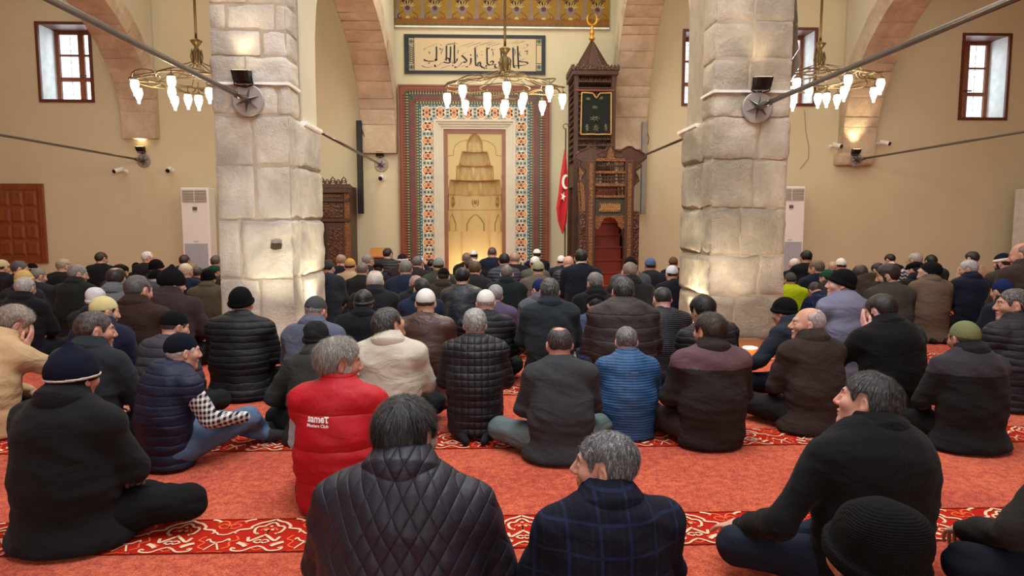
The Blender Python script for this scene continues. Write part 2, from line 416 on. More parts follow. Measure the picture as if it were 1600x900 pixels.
# ---- stone arches running from the wall towards the pillars
def long_arch(i, pxL, pxR, py_bot, pts_px, side, label, rise=2.2):
    xl = XZ(pxL, 180, YW)[0]; xr = XZ(pxR, 180, YW)[0]
    zb = P((pxL+pxR)/2, py_bot, Y=YW-.3)[2]
    # soffit curve in (Y,Z): corbel at the wall, then rising towards the viewer and down to the pillar line
    ya, yb = YW, YP+.5; zs = zb+.35
    mid = (ya+yb)/2; hw = (ya-yb)/2
    prof = [(YW-.10, zb), (YW-.16, zs)]
    N = 36
    for k in range(1, N):
        t = PI*k/N; y = mid+(hw-.16)*math.cos(t); z = zs+rise*(math.sin(t)**1.1)
        prof.append((y, z))
    prof.append((yb+.16, zs)); prof.append((yb, zb))
    th = .42
    ms = MB()
    def outward(j):
        p0 = np.array(prof[max(j-1,0)]); p1 = np.array(prof[min(j+1,len(prof)-1)]); d = p1-p0; d /= np.linalg.norm(d)
        n = np.array([-d[1], d[0]])*-1
        n = np.array([ -d[1]*-1, d[0]*-1]) if False else n
        c = np.array([mid, zs])
        if np.dot(n, np.array(prof[j])-c) < 0: n = -n
        return n
    # voussoirs: rough blocks along the curve
    L = 0; pr_ = np.array(prof); seglen = np.linalg.norm(np.diff(pr_, axis=0), axis=1); cum = np.concatenate([[0], np.cumsum(seglen)])
    tot = cum[-1]; nb = int(tot/.30)
    def at(s_):
        y = np.interp(s_, cum, pr_[:,0]); z = np.interp(s_, cum, pr_[:,1]); return np.array([y, z])
    cen = np.array([mid, zs-.4])
    bl = [0]; rr_ = random.Random(i*7+3)
    for b in range(nb): bl.append(bl[-1]+.55+rr_.random()*.9)
    for b in range(nb):
        s0 = tot*bl[b]/bl[-1]+.003; s1 = tot*bl[b+1]/bl[-1]-.003; spl = rr_.choice([None, .35, .5, .62, None])
        nsx = 16; nss = 9; nst = 5
        jit = (random.random()-.5)*.012
        def pt(u, s_, w):
            q = at(s_); e = .01; tg = at(min(s_+e, tot))-at(max(s_-e, 0)); tg /= np.linalg.norm(tg)+1e-9
            n = np.array([-tg[1], tg[0]]); 
            if np.dot(n, q-cen) < 0: n = -n
            q = q+n*w; f_ = np.clip((YW-q[0])/(YW-yb), 0, 1) if i == 1 else 0; xa_ = xl+(pxl0+.08-xl)*f_; xb_ = xr+(pxl1-.06-xr)*f_; return np.array([xa_+(xb_-xa_)*u, q[0], q[1]])
        # soffit
        A = np.array([[pt(u, s_, 0) for s_ in np.linspace(s0, s1, nss)] for u in np.linspace(0, 1, nsx)])
        ns = vnoise(A, 40+b+i*50, 1.6, 4)*.011+jit
        uu = np.linspace(0,1,nsx)[:,None]; ss = np.linspace(0,1,nss)[None,:]
        edge = np.clip(np.minimum(np.minimum(uu,1-uu)*(nsx-1)/1.3, np.minimum(ss,1-ss)*(nss-1)/1.3), 0, 1)
        if spl: edge = np.minimum(edge, np.clip(np.abs(uu-spl)*(nsx-1)/1.2, 0, 1)+0*ss)
        cc = np.array([(xl+xr)/2, cen[0], cen[1]])
        for a_ in range(nsx):
            for c_ in range(nss):
                dv = A[a_,c_]-cc; dv[0] = 0; dv /= np.linalg.norm(dv)
                A[a_,c_] += dv*(ns[a_,c_]+.008*(1-edge[a_,c_]))
        idx = np.arange(nsx*nss).reshape(nsx, nss)
        ms.add(A.reshape(-1,3), np.stack([idx[:-1,:-1], idx[1:,:-1], idx[1:,1:], idx[:-1,1:]], -1).reshape(-1,4).tolist(), m_stoneA)
        for u, sgn in ((0,-1), (1,1)):       # both flanks, ring face
            B = np.array([[pt(u, s_, w) for w in np.linspace(0.0, th, nst)] for s_ in np.linspace(s0, s1, nss)])
            B[...,0] += sgn*(.012+vnoise(B, 77+b, 1.6, 3)*.006)
            B[:,0,0] -= sgn*.014
            idx = np.arange(nst*nss).reshape(nss, nst)
            ms.add(B.reshape(-1,3), np.stack([idx[:-1,:-1], idx[1:,:-1], idx[1:,1:], idx[:-1,1:]], -1).reshape(-1,4).tolist(), m_stoneA)
    ms.box((xl+.01, YW-.17, zb-.0), (xr-.01, YW, zs+.2), m_stoneA)
    o = ms.build('stone_arch_rib', normals=False); smooth_by_angle(o, 40)
    b_ = bmesh.new(); b_.from_mesh(o.data); bmesh.ops.recalc_face_normals(b_, faces=b_.faces); b_.to_mesh(o.data); b_.free()
    tag(o, label, 'arch', kind='structure')
    # plastered spandrel above
    mp = MB(); n = len(prof); pr2 = [at(tot*k/60) for k in range(61)]
    vs = []; fs = []
    for sx_ in (0, 1):
        fx = lambda q: (lambda f_: (xl+.015+(pxl0+.08-xl)*f_) if sx_ == 0 else (xr-.015+(pxl1-.06-xr)*f_))(np.clip((YW-q[0])/(YW-yb), 0, 1) if i == 1 else 0)
        for q in pr2: vs.append((fx(q), q[0], q[1]+.03))
        for q in pr2: vs.append((fx(q), q[0], ZC))
    n = len(pr2)
    for bb in (0, 2*n):
        for k in range(n-1): fs.append((bb+k, bb+k+1, bb+n+k+1, bb+n+k))
    mp.add(vs, fs, m_wall2)
    o2 = mp.build('spandrel_wall'); struct(o2, 'cream plaster wall above the '+label)
    return (xl+xr)/2, zb
ARCH = []
ARCH.append(long_arch(0, 195, 248, 215, None, -1, 'stone arch rib ending in a corbel left of the pale pillar'))
ARCH.append(long_arch(1, 566, 620, 238, None, -1, 'stone arch rib ending in a corbel beside the mihrab'))
ARCH.append(long_arch(2, 957, 1010, 232, None, 1, 'stone arch rib behind the wooden pulpit tower', 3.1))
ARCH.append(long_arch(3, 1312, 1364, 250, None, 1, 'stone arch rib with a lit corbel between two windows', 2.9))
m_ = MB(); xa, za = XZ(1308, 258, YW-.15); xb, zb = XZ(1364, 240, YW-.15)
block(m_, xa, xb, YW-.2, YW+.05, za, zb, .6, 900, m_stoneA)
o = m_.build('stone_bracket', smooth=True); tag(o, 'weathered stone bracket block under the lit corbel', 'bracket', kind='structure')
# ---- low heating bench along the wall
m_ = MB(); m_.box((XL, YW-.32, 0), (-2.4, YW, .11), m_plinth); struct(m_.build('baseboard_left'))
m_ = MB(); m_.box((3.4, YW-.32, 0), (XR, YW, .11), m_plinth); struct(m_.build('baseboard_right'))
# ---- ochre painted frieze above the inscription
def frieze():
    Yf = YW-.05; x0, z0 = XZ(617, 40, Yf); x1, _ = XZ(952, 43, Yf); z1 = 6.2
    oc = M('ochre_painted_ground', (136,104,12), .7, nscale=3); oc2 = M('dark_ochre_border', (122,76,12), .7)
    gr = M('dark_green_paint', (70,84,44), .7); lav = M('lavender_grey_paint', (122,106,96), .7)
    crm = M('cream_paint', (176,158,100), .7); plum = M('plum_paint', (84,28,34), .7); red = M('rust_red_paint', (112,52,20), .7); yel = M('bright_yellow_paint', (170,130,20), .7)
    m_ = MB(); m_.box((x0, Yf, z0), (x1, YW-.003, z1), oc)
    y1_, y2_, y3_ = Yf-.002, Yf-.004, Yf-.006
    m_.poly([(x0,z0),(x1,z0),(x1,z0+.17),(x0,z0+.17)], 'Y', y1_, oc2)
    n = 34
    for k in range(n):
        a = x0+(x1-x0)*k/n; b = x0+(x1-x0)*(k+1)/n
        m_.poly([(a,z0),(b,z0),((a+b)/2,z0+.06)], 'Y', y2_, gr)
    m_.poly([(x0,z0),(x1,z0),(x1,z0+.02),(x0,z0+.02)], 'Y', y3_, gr)
    pitch = 42.3; mpp = (x1-x0)/(952-617)
    for k in range(9):
        cx = x0+(657-617-42.3*.5-20+pitch*k)*mpp+.02       # columns
        if x0+.05 < cx < x1-.05 or k == 0:
            cx = max(cx, x0+.06)
            m_.poly([(cx-.03,z0+.2),(cx+.03,z0+.2),(cx+.022,z1),(cx-.022,z1)], 'Y', y2_, lav)
            m_.poly([(cx-.075,z0+.15),(cx+.075,z0+.15),(cx+.035,z0+.24),(cx-.035,z0+.24)], 'Y', y3_, lav)
    for k in range(8):
        cx = x0+(637-617+pitch*k)*mpp; z = z0+.15
        if cx > x1-.1: break
        m_.poly([(cx-.05,z),(cx+.05,z),(cx+.018,z+.06),(cx-.018,z+.06)], 'Y', y2_, crm)
        m_.poly([(cx-.02,z+.05),(cx+.02,z+.05),(cx+.1,z+.18),(cx+.12,z+.26),(cx-.12,z+.26),(cx-.1,z+.18)], 'Y', y2_, lav)
        m_.disc((cx, z+.21), .05, 'Y', y3_, plum); 
        for a in range(7):
            t = PI*(a+.5)/7; m_.stroke([(cx+.07*math.cos(t), z+.23+.02*math.sin(t)), (cx+.15*math.cos(t), z+.24+.12*math.sin(t))], .018, 'Y', y3_, crm)
        for s in (-1,1):
            m_.stroke([(cx+s*.10,z+.14),(cx+s*.19,z+.08),(cx+s*.2,z+.02),(cx+s*.14,z+.0),(cx+s*.13,z+.05)], .016, 'Y', y3_, red)
        for rr, zz, cm in ((.2,.42,red),(.13,.40,gr),(.16,.58,gr)):
            for a in range(9):
                t = 2*PI*a/9+zz; m_.disc((cx+rr*.7*math.cos(t), z+zz+.09*math.sin(t)), .035, 'Y', y2_-.001*(a%2), cm, 7)
        for dx, zz in ((-.09,.5),(.08,.52),(0,.62),(-.05,.7),(.07,.72)):
            m_.disc((cx+dx, z+zz), .03, 'Y', y3_-.002, yel if dx else crm, 8)
    o = m_.build('painted_frieze', normals=False); tag(o, 'ochre painted frieze of vases and columns above the framed inscription', 'wall painting')
    m_ = MB(); m_.box((x0, YW-.07, z0-.03), (x1, YW, z0), m_white); struct(m_.build('trim_7'))
frieze()
# ---- calligraphy panel
def calligraphy():
    Yc = YW-.03; ink = M('black_ink_paint', (26,28,34), .6); bg = plaster_mat('pale_inscription_ground', (204,186,150)); navy = M('blue_black_border_paint', (24,32,44), .6)
    teal = M('grey_green_pattern_paint', (104,124,98), .6)
    def q(x, y):
        return XZ(620+x/6.667, 50+y/6.667, Yc)
    x0, z1 = q(75, 22); x1, z0 = q(1548, 446)
    m_ = MB(); m_.box((x0, Yc, z0), (x1, YW-.003, z1), bg)
    root = m_.build('inscription_panel'); tag(root, 'framed black calligraphy inscription above the mihrab', 'inscription')
    m_ = MB(); t = .085; y = Yc-.012
    m_.box((x0+t,y,z1-t*.8),(x1-t,Yc,z1), navy); m_.box((x0+t,y,z0),(x1-t,Yc,z0+t*.8), navy); m_.box((x0,y,z0),(x0+t,Yc,z1), navy); m_.box((x1-t,y,z0),(x1,Yc,z1), navy)
    m_.build('border', parent=root)
    m_ = MB(); y = Yc-.003
    def st(pts, k=1.0, nib=True):
        m_.stroke([q(*p) for p in pts], .02*k, 'Y', y, ink, nib=(.036*k, .018*k) if nib else None)
    S = [
     [(282,184),(300,168),(360,145),(428,120)], [(522,128),(560,126),(612,118)], [(645,162),(700,140),(808,102)], [(732,157),(800,132),(878,108)],
     [(828,160),(850,142),(930,118),(998,98)], [(940,138),(985,125),(1045,102)], [(955,180),(965,158),(1010,140),(1080,118)], [(1170,122),(1190,110),(1215,98)], [(1205,118),(1240,106),(1268,98)], [(1235,128),(1290,108),(1335,96)],
     [(412,150),(414,220),(412,303)], [(517,140),(518,200),(516,300)], [(560,150),(560,220),(556,300)], [(600,130),(600,220),(602,330)],
     [(815,160),(818,260),(822,340),(840,352)], [(938,160),(940,260),(944,330),(975,345)], [(1210,160),(1212,260),(1216,355),(1235,372)], [(1258,145),(1262,240),(1266,330),(1270,375)], [(1082,170),(1088,230),(1098,310)],
     [(282,285),(305,300),(360,305),(402,300),(400,280)], [(412,303),(420,285)], [(395,340),(400,360),(430,352),(480,315),(520,322),(552,325)], [(480,300),(500,290),(520,270),(548,285),(550,320)], [(552,325),(575,300)],
     [(602,330),(625,300),(628,275)], [(605,360),(620,372),(660,340),(690,310),(715,322)], [(715,322),(728,300),(705,270),(675,245)], [(675,245),(700,225),(760,190),(798,172)],
     [(770,270),(772,310),(758,345),(715,362)], [(722,362),(740,366)], [(840,352),(870,350),(868,320),(850,315),(845,345)], [(870,350),(905,375),(930,360),(932,345)], [(932,360),(975,345),(1010,340),(1030,335)], [(975,320),(985,300),(1008,315),(990,342)],
     [(1030,335),(1020,360),(1045,372),(1075,345),(1060,310)], [(1075,345),(1110,325),(1150,322),(1150,290)], [(1180,280),(1186,320),(1170,350),(1135,365)], [(1216,355),(1250,350),(1310,348),(1362,335),(1350,315),(1300,310),(1275,300),(1330,280),(1350,270)],
     [(465,375),(520,360),(560,345)], [(670,360),(710,350)], ]
    for s_ in S: st(s_)
    small = [[(330,205),(342,215),(340,232)], [(250,358),(265,350),(285,365),(330,368),(375,362)], [(445,170),(460,185),(480,172),(470,200),(458,235)], [(625,200),(640,190),(632,230)], [(845,265),(835,240),(850,225)], [(985,180),(1000,195),(1018,180)], [(1000,205),(1005,240),(985,262)],
      [(1345,130),(1365,135),(1350,160),(1310,168)], [(1335,195),(1350,208),(1362,190),(1356,240)], [(1285,205),(1275,230),(1290,250)], [(1225,175),(1232,215),(1228,245)], [(960,385),(1010,380),(1090,378)]]
    for s_ in small: st(s_, .42)
    for (x, yy, r) in ((336,325,9),(770,240,10),(585,322,8),(583,350,9),(915,378,9),(935,378,9),(885,200,5),(885,238,6),(455,178,7),(990,182,7),(458,135,6),(600,112,6),(628,122,5),(1270,378,8)):
        c = q(x, yy); d = r/6.667*.0139; m_.poly([(c[0]-d,c[1]),(c[0],c[1]-d),(c[0]+d,c[1]),(c[0],c[1]+d)], 'Y', y-.001, ink)
    m_.build('lettering', parent=root, normals=False)
    for (cx, w) in ((152, 30), (1482, 28)):
        m_ = MB()
        a = q(cx-w, 60); b = q(cx+w, 405)
        xs = (a[0], b[0]); zt, zb_ = a[1], b[1]
        for x in xs: m_.stroke([(x, zb_), (x, zt)], .014, 'Y', y, ink)
        for z in (zt, zt-.15, zb_+.15, zb_): m_.stroke([(xs[0], z), (xs[1], z)], .012, 'Y', y, ink)
        for zc in (zt-.075, zb_+.075):
            m_.disc(((xs[0]+xs[1])/2, zc), .055, 'Y', y-.001, teal, 8); m_.disc(((xs[0]+xs[1])/2, zc), .02, 'Y', y-.002, ink, 6)
        if cx < 300:
            n = 8; zz = np.linspace(zt-.17, zb_+.17, n+1)
            for k in range(n):
                m_.stroke([(xs[0], zz[k]), (xs[1], zz[k+1])], .014, 'Y', y-.001, ink); m_.stroke([(xs[1], zz[k]), (xs[0], zz[k+1])], .014, 'Y', y-.001, teal)
        m_.build('side_ornament', parent=root, normals=False)
calligraphy()
# ================================================================ mihrab
def mihrab():
    Y0 = YW
    oran = M('terracotta_tile', (130,68,36), .5); blk = M('dark_outline_tile', (44,34,30), .5); teal = M('teal_tile', (44,88,96), .4); dteal = M('dark_green_tile', (42,72,60), .4)
    redt = M('dark_red_tile', (140,40,36), .45); yel = M('pale_yellow_tile', (222,206,120), .45); gre = M('olive_green_tile', (110,124,64), .45)
    crm = M('cream_tile', (216,206,180), .45); marb = M('cream_marble', (206,200,178), .4, bump=.05, var=.04); brn = M('brown_marble_band', (140,92,66), .45); stone = plaster_mat('honey_limestone', (204,186,134))
    orf = M('orange_flower_tile', (206,128,62), .45); blu = M('slate_blue_tile', (82,104,118), .45)
    x0 = XZ(624, 260, Y0)[0]; x1 = XZ(859, 260, Y0)[0]; zt = XZ(740, 134, Y0)[1]
    root = empty('mihrab', (NX, Y0, 0)); tag(root, 'tiled mihrab with stepped stone niche and floral border', 'mihrab')
    cx = (x0+x1)/2
    def fin(m_, name, **k):
        o = m_.build(name, parent=root, **k); o.location = (-NX, -Y0, 0); return o
    W = [0, .03, .215, .43, .49, .745]          # band edges from the outer edge in
    YF = Y0-.10                                  # front face of the surround
    # surround slab (three boxes round the marble)
    m_ = MB(); wi = .745
    m_.box((x0, YF, 0), (x0+wi, Y0, zt), oran); m_.box((x1-wi, YF, 0), (x1, Y0, zt), oran); m_.box((x0+wi, YF, zt-wi*.95), (x1-wi, Y0, zt), oran)
    fin(m_, 'tile_surround')
    kz = .93
    H = zt; Wd = x1-x0
    # local frames: side left (s up), top (s along x), right. t = distance from outer edge
    def mp(seg, s, t):
        if seg == 0: return (x0+t, s)
        if seg == 2: return (x1-t, s)
        return (s, zt-t*kz)
    def rng_(seg, t):
        return (0, zt-t*kz) if seg in (0,2) else (x0+t, x1-t)
    def strip(m_, t0, t1, mat, h):
        for seg in range(3):
            a0, b0 = rng_(seg, t0); a1, b1 = rng_(seg, t1)
            m_.poly([mp(seg,a0,t0), mp(seg,b0,t0), mp(seg,b1,t1), mp(seg,a1,t1)], 'Y', YF-h, mat)
    m_ = MB()
    strip(m_, 0, .03, brn, .002); strip(m_, .03, .045, blk, .002); strip(m_, .15, .215, dteal, .002); strip(m_, .215, .43, dteal, .002)
    p = .0565
    for seg in range(3):
        a, b = rng_(seg, .2); n = int((b-a)/p)
        for k in range(n):
            s = a+(k+.5)*p
            if seg != 1 and s > zt-.14*kz: continue
            lim = (zt-s)/kz if seg != 1 else min(s-x0, x1-s)
            def dia(t0, t1, w, mat, h):
                if t1 > lim+.02: return
                tm = (t0+t1)/2
                m_.poly([mp(seg,s,t0), mp(seg,s-w,tm), mp(seg,s,t1), mp(seg,s+w,tm)], 'Y', YF-h, mat)
            def arrow(t0, t1, w, mat, h):
                if t1 > lim+.02: return
                m_.poly([mp(seg,s-w,t0), mp(seg,s,t1), mp(seg,s+w,t0)], 'Y', YF-h, mat)
            if lim > .08:
                m_.poly([mp(seg,s-.006,.09), mp(seg,s-.011,.2), mp(seg,s+.011,.2), mp(seg,s+.006,.09)], 'Y', YF-.003, blk)
            s += p/2; arrow(.14, .27, .016, oran, .004); dia(.17, .22, .008, yel, .005); s -= p/2
            dia(.24, .34, .024, redt, .0045); dia(.30, .40, .016, redt, .005)
            s += p/2; dia(.33, .45, .013, gre, .005); dia(.385, .43, .009, yel, .006); s -= p/2
    strip(m_, .43, .49, teal, .0065)
    for seg in range(3):
        a, b = rng_(seg, .46); n = int((b-a)/.07)
        for k in range(n):
            s = a+(k+.5)*.07
            m_.poly([mp(seg,s-.012,.445), mp(seg,s+.02,.46), mp(seg,s-.012,.475)], 'Y', YF-.0075, crm)
    fin(m_, 'zigzag_border', normals=False)
    # floral band
    m_ = MB(); strip(m_, .49, .745, M('muted_tile_ground', (176,176,158), .45), .007)
    strip(m_, .49, .505, crm, .008)
    pf = .305
    for seg in range(3):
        a, b = rng_(seg, .60); L = b-a; n = round(L/pf)
        for k in range(n+1):
            s = a+L*k/n if seg == 1 else b-k*pf
            if seg != 1 and (s < 0 or k == 0): continue
            def C(ds, dt, r, mat, h, sg=9):
                m_.disc(mp(seg, s+ds, .62+dt), r, 'Y', YF-h, mat, sg)
            for ds, dt, r in ((0,-.055,.075),(0,.055,.075),(.045,0,.06),(-.045,0,.06)): C(ds, dt, r+.012, crm, .009, 12)
            for dt in (-.055,.055):
                C(0, dt, .06, orf, .011, 10); C(0, dt, .036, crm, .012); C(0, dt, .022, orf, .013)
            C(0, 0, .03, oran, .0135); C(.05, 0, .018, crm, .014); C(-.05, 0, .018, crm, .014)
            h = pf/2
            if s+h < (zt if seg != 1 else x1-.5):
                for dt in (-.07, 0, .07):
                    m_.stroke([mp(seg,s+h-.05,.62+dt), mp(seg,s+h,.62-dt*.6), mp(seg,s+h+.05,.62+dt)], .014, 'Y', YF-.0095, crm)
                C(h, -.075, .028, teal, .0105); C(h, .075, .028, teal, .0105); C(h, 0, .022, dteal, .0105); C(h, -.04, .012, crm, .0115); C(h, .04, .012, crm, .0115)
    fin(m_, 'floral_border', normals=False)
    # moulded marble frame, stepped towards the panel
    m_ = MB(); xi0, xi1 = x0+.745, x1-.745; zi = zt-.745*.95
    steps = [(0, .14), (.05, .11), (.10, .08), (.15, .055)]
    for k in range(len(steps)):
        a, pr = steps[k]; b = (steps[k+1][0] if k < 3 else .20)
        m_.box((xi0+a, Y0-pr, 0), (xi0+b, Y0, zi-a), marb); m_.box((xi1-b, Y0-pr, 0), (xi1-a, Y0, zi-a), marb); m_.box((xi0+b, Y0-pr, zi-b), (xi1-b, Y0, zi-a), marb)
    fin(m_, 'marble_frame')
    m_ = MB(); a, b = .20, .285
    m_.box((xi0+a, Y0-.03, 0), (xi0+b, Y0, zi-a), brn); m_.box((xi1-b, Y0-.03, 0), (xi1-a, Y0, zi-a), brn); m_.box((xi0+b, Y0-.03, zi-b), (xi1-b, Y0, zi-a), brn)
    fin(m_, 'brown_band')
    # panel with niche opening : z-dependent half width
    pxz = lambda py: XZ(746, py, Y0)[1]
    mpp = YW/FPX
    tiers = [(410, 305, 42.5, 0), (305, 281, 40.5, .04), (281, 258.5, 27.8, 0), (258.5, 236, 24, .1), (236, 221, 11.2, 0)]
    hw = []    # (z, halfwidth)
    prof = [(0, 42.5*mpp)]
    for (pa, pb, w, tp) in [(410,304,42.5,42.5),(304,281,40.5,37.5),(281,259,27.8,26.8),(259,237,23.5,18.5),(237,222,11.2,10.5)]:
        prof.append((pxz(pa) if pa < 410 else 0, w*mpp)); prof.append((pxz(pb), tp*mpp))
    prof.append((pxz(213), 6*mpp)); prof.append((pxz(208.5), 0.003))
    prof = prof[1:]
    pi0, pi1 = xi0+.285, xi1-.285; zp = zi-.285
    m_ = MB(); yp_ = Y0-.012
    for s in (-1, 1):
        pts = [(NX+s*w, z) for z, w in prof]; edge = pi1 if s > 0 else pi0
        vs = [(a, yp_, b) for a, b in pts]+[(edge, yp_, b) for a, b in pts]
        n = len(pts); m_.add(vs, [(i, i+1, n+i+1, n+i) for i in range(n-1)], stone)
        m_.poly([(NX, pts[-1][1]), (edge, pts[-1][1]), (edge, zp), (NX, zp)], 'Y', yp_, stone)
        m_.box((min(edge, NX+s*NR), yp_, 0), (max(edge, NX+s*NR), Y0, zp), stone) if abs(edge-NX) > NR else None
    fin(m_, 'niche_panel')
    # carved multifoil outline on the panel
    m_ = MB(); gold = M('incised_gold_line', (150,120,66), .6)
    zo = [(398,44.5),(325,44.5),(318,43),(314,45),(302,44),(296,41),(290,43.5),(282,42),(275,41),(272,45),(262,44.5),(254,45.5),(246,43),(243,37),(243,33),(236,32.5),(228,30),(222,22),(220,16),(219,11)]
    for s in (-1,1):
        m_.stroke([(NX+s*w*mpp, pxz(py)) for py, w in zo], .014, 'Y', yp_-.003, gold)
    for s in (-1,1):
        m_.stroke([(NX+s*(w+.012), z) for z, w in prof], .018, 'Y', yp_-.003, gold, smooth=False)
    fin(m_, 'incised_outline', normals=False)
    # the niche itself: tiered half-octagonal recess with fluted muqarnas rows
    m_ = MB()
    NA = 48
    def ring(r, z, fl=0, nf=7, dep=1.0, ph=0):
        pts = []
        for k in range(NA+1):
            t = PI*k/NA
            # polygonal (octagon-ish) section
            poly = 1.0-.035*abs(math.sin(2.5*t*2))
            f = 1-fl*(1-abs(math.sin(nf*t+ph)))
            pts.append((NX-r*math.cos(t)*(poly if 2 < k < NA-2 else 1), yp_+r*math.sin(t)*poly*f*dep*.9, z))
        return pts
    rows = []
    Z = [0, pxz(362), pxz(361), pxz(328), pxz(327), pxz(305)]
    w0 = 42.5*mpp
    rows += [ring(w0, Z[0], 0), ring(w0, Z[1], 0), ring(w0*.985, Z[2], .0), ring(w0*.985, Z[3], .0), ring(w0*.96, Z[4], .02, 4), ring(w0*.96, Z[5], .05, 4)]
    def tier(pa, pb, ra, rb, nf, ph=0):
        za, zb = pxz(pa), pxz(pb); K = 8
        for k in range(K+1):
            u = k/K
            rows.append(ring((ra+(rb-ra)*u)*mpp, za+(zb-za)*u, .03+.26*abs(math.sin(PI*min(1,max(0,u))))**.7, nf, 1, ph))
    tier(304.8, 281.2, 40.5, 37.5, 7); tier(281, 259.2, 27.8, 26.8, 6, .6); tier(259, 237.2, 23.5, 18.5, 5); tier(237, 222, 11.2, 10.5, 3, .5)
    rows.append(ring(6*mpp, pxz(213))); rows.append(ring(.003, pxz(208.5)))
    vs = [p_ for r_ in rows for p_ in r_]; fs = []; n = NA+1
    for i in range(len(rows)-1):
        for k in range(NA): fs.append((i*n+k, i*n+k+1, (i+1)*n+k+1, (i+1)*n+k))
    m_.add(vs, fs, stone)
    o = fin(m_, 'niche', normals=False); smooth_by_angle(o, 30)
    # small blind arches and medallions in the niche wall
    m_ = MB()
    lite = M('pale_gold_stone', (206,168,104), .6); dk = M('dull_gold_carving', (150,126,66), .6)
    def onwall(ang, z, r=None):
        r = (r or w0*.985)-.012; t = ang
        return (NX-r*math.cos(t), yp_+r*math.sin(t)*.9-.0, z)
    for ang in (PI*.14, PI*.5, PI*.86):
        hwid = .20 if ang == PI/2 else .16
        zb_, zs_, zt_ = pxz(361), pxz(350), pxz(335)
        loop = []
        for k in range(13):
            u = -1+2*k/12; z = zs_+(zt_-zs_)*(1-abs(u)**1.6)
            loop.append(onwall(ang+u*hwid/w0, z))
        loop = [onwall(ang-hwid/w0, zb_)]+loop+[onwall(ang+hwid/w0, zb_)]
        m_.tube(loop, .014, dk, 5)
        zc = pxz(315); loop = []
        for k in range(16):
            t = 2*PI*k/16; loop.append(onwall(ang+.13*math.cos(t), zc+.10*math.sin(t), w0*.95))
        m_.tube(loop, .016, dk, 5, closed=True)
        c = onwall(ang, zc, w0*.93); m_.lathe([(.0,-.02),(.05,-.015),(.05,.015),(0,.02)], c, dk, 10, 'Y')
    for (pa, pb, rad, nn_) in ((304, 283, 40, 7), (281, 261, 27.4, 6), (258, 240, 22, 5)):
        for q_ in range(nn_):
            a0 = PI*(q_+.5)/nn_; hw_ = PI/nn_*.42; za_, zb2 = pxz(pa), pxz(pb)
            pts_ = []
            for k in range(9):
                u = -1+k/4; pts_.append(onwall(a0+u*hw_, za_+(zb2-za_)*(.25+.65*(1-abs(u)**1.5)), rad*mpp))
            m_.tube([onwall(a0-hw_, za_+.02, rad*mpp)]+pts_+[onwall(a0+hw_, za_+.02, rad*mpp)], .010, lite, 5)
        m_.tube([onwall(PI*k/20, pxz(pa)+.01, rad*mpp*1.0) for k in range(1, 20)], .012, lite, 5)
    for ang in (PI*.32, PI*.68):
        m_.tube([onwall(ang, .02), onwall(ang, pxz(328))], .016, lite, 6)
    fin(m_, 'niche_carving')
    m_ = MB(); m_.box((NX-NR-.25, Y0+.62, 0), (NX+NR+.25, Y0+.66, 3.6), stone); 
    fin(m_, 'niche_back')
    return x0, x1
MX0, MX1 = mihrab()

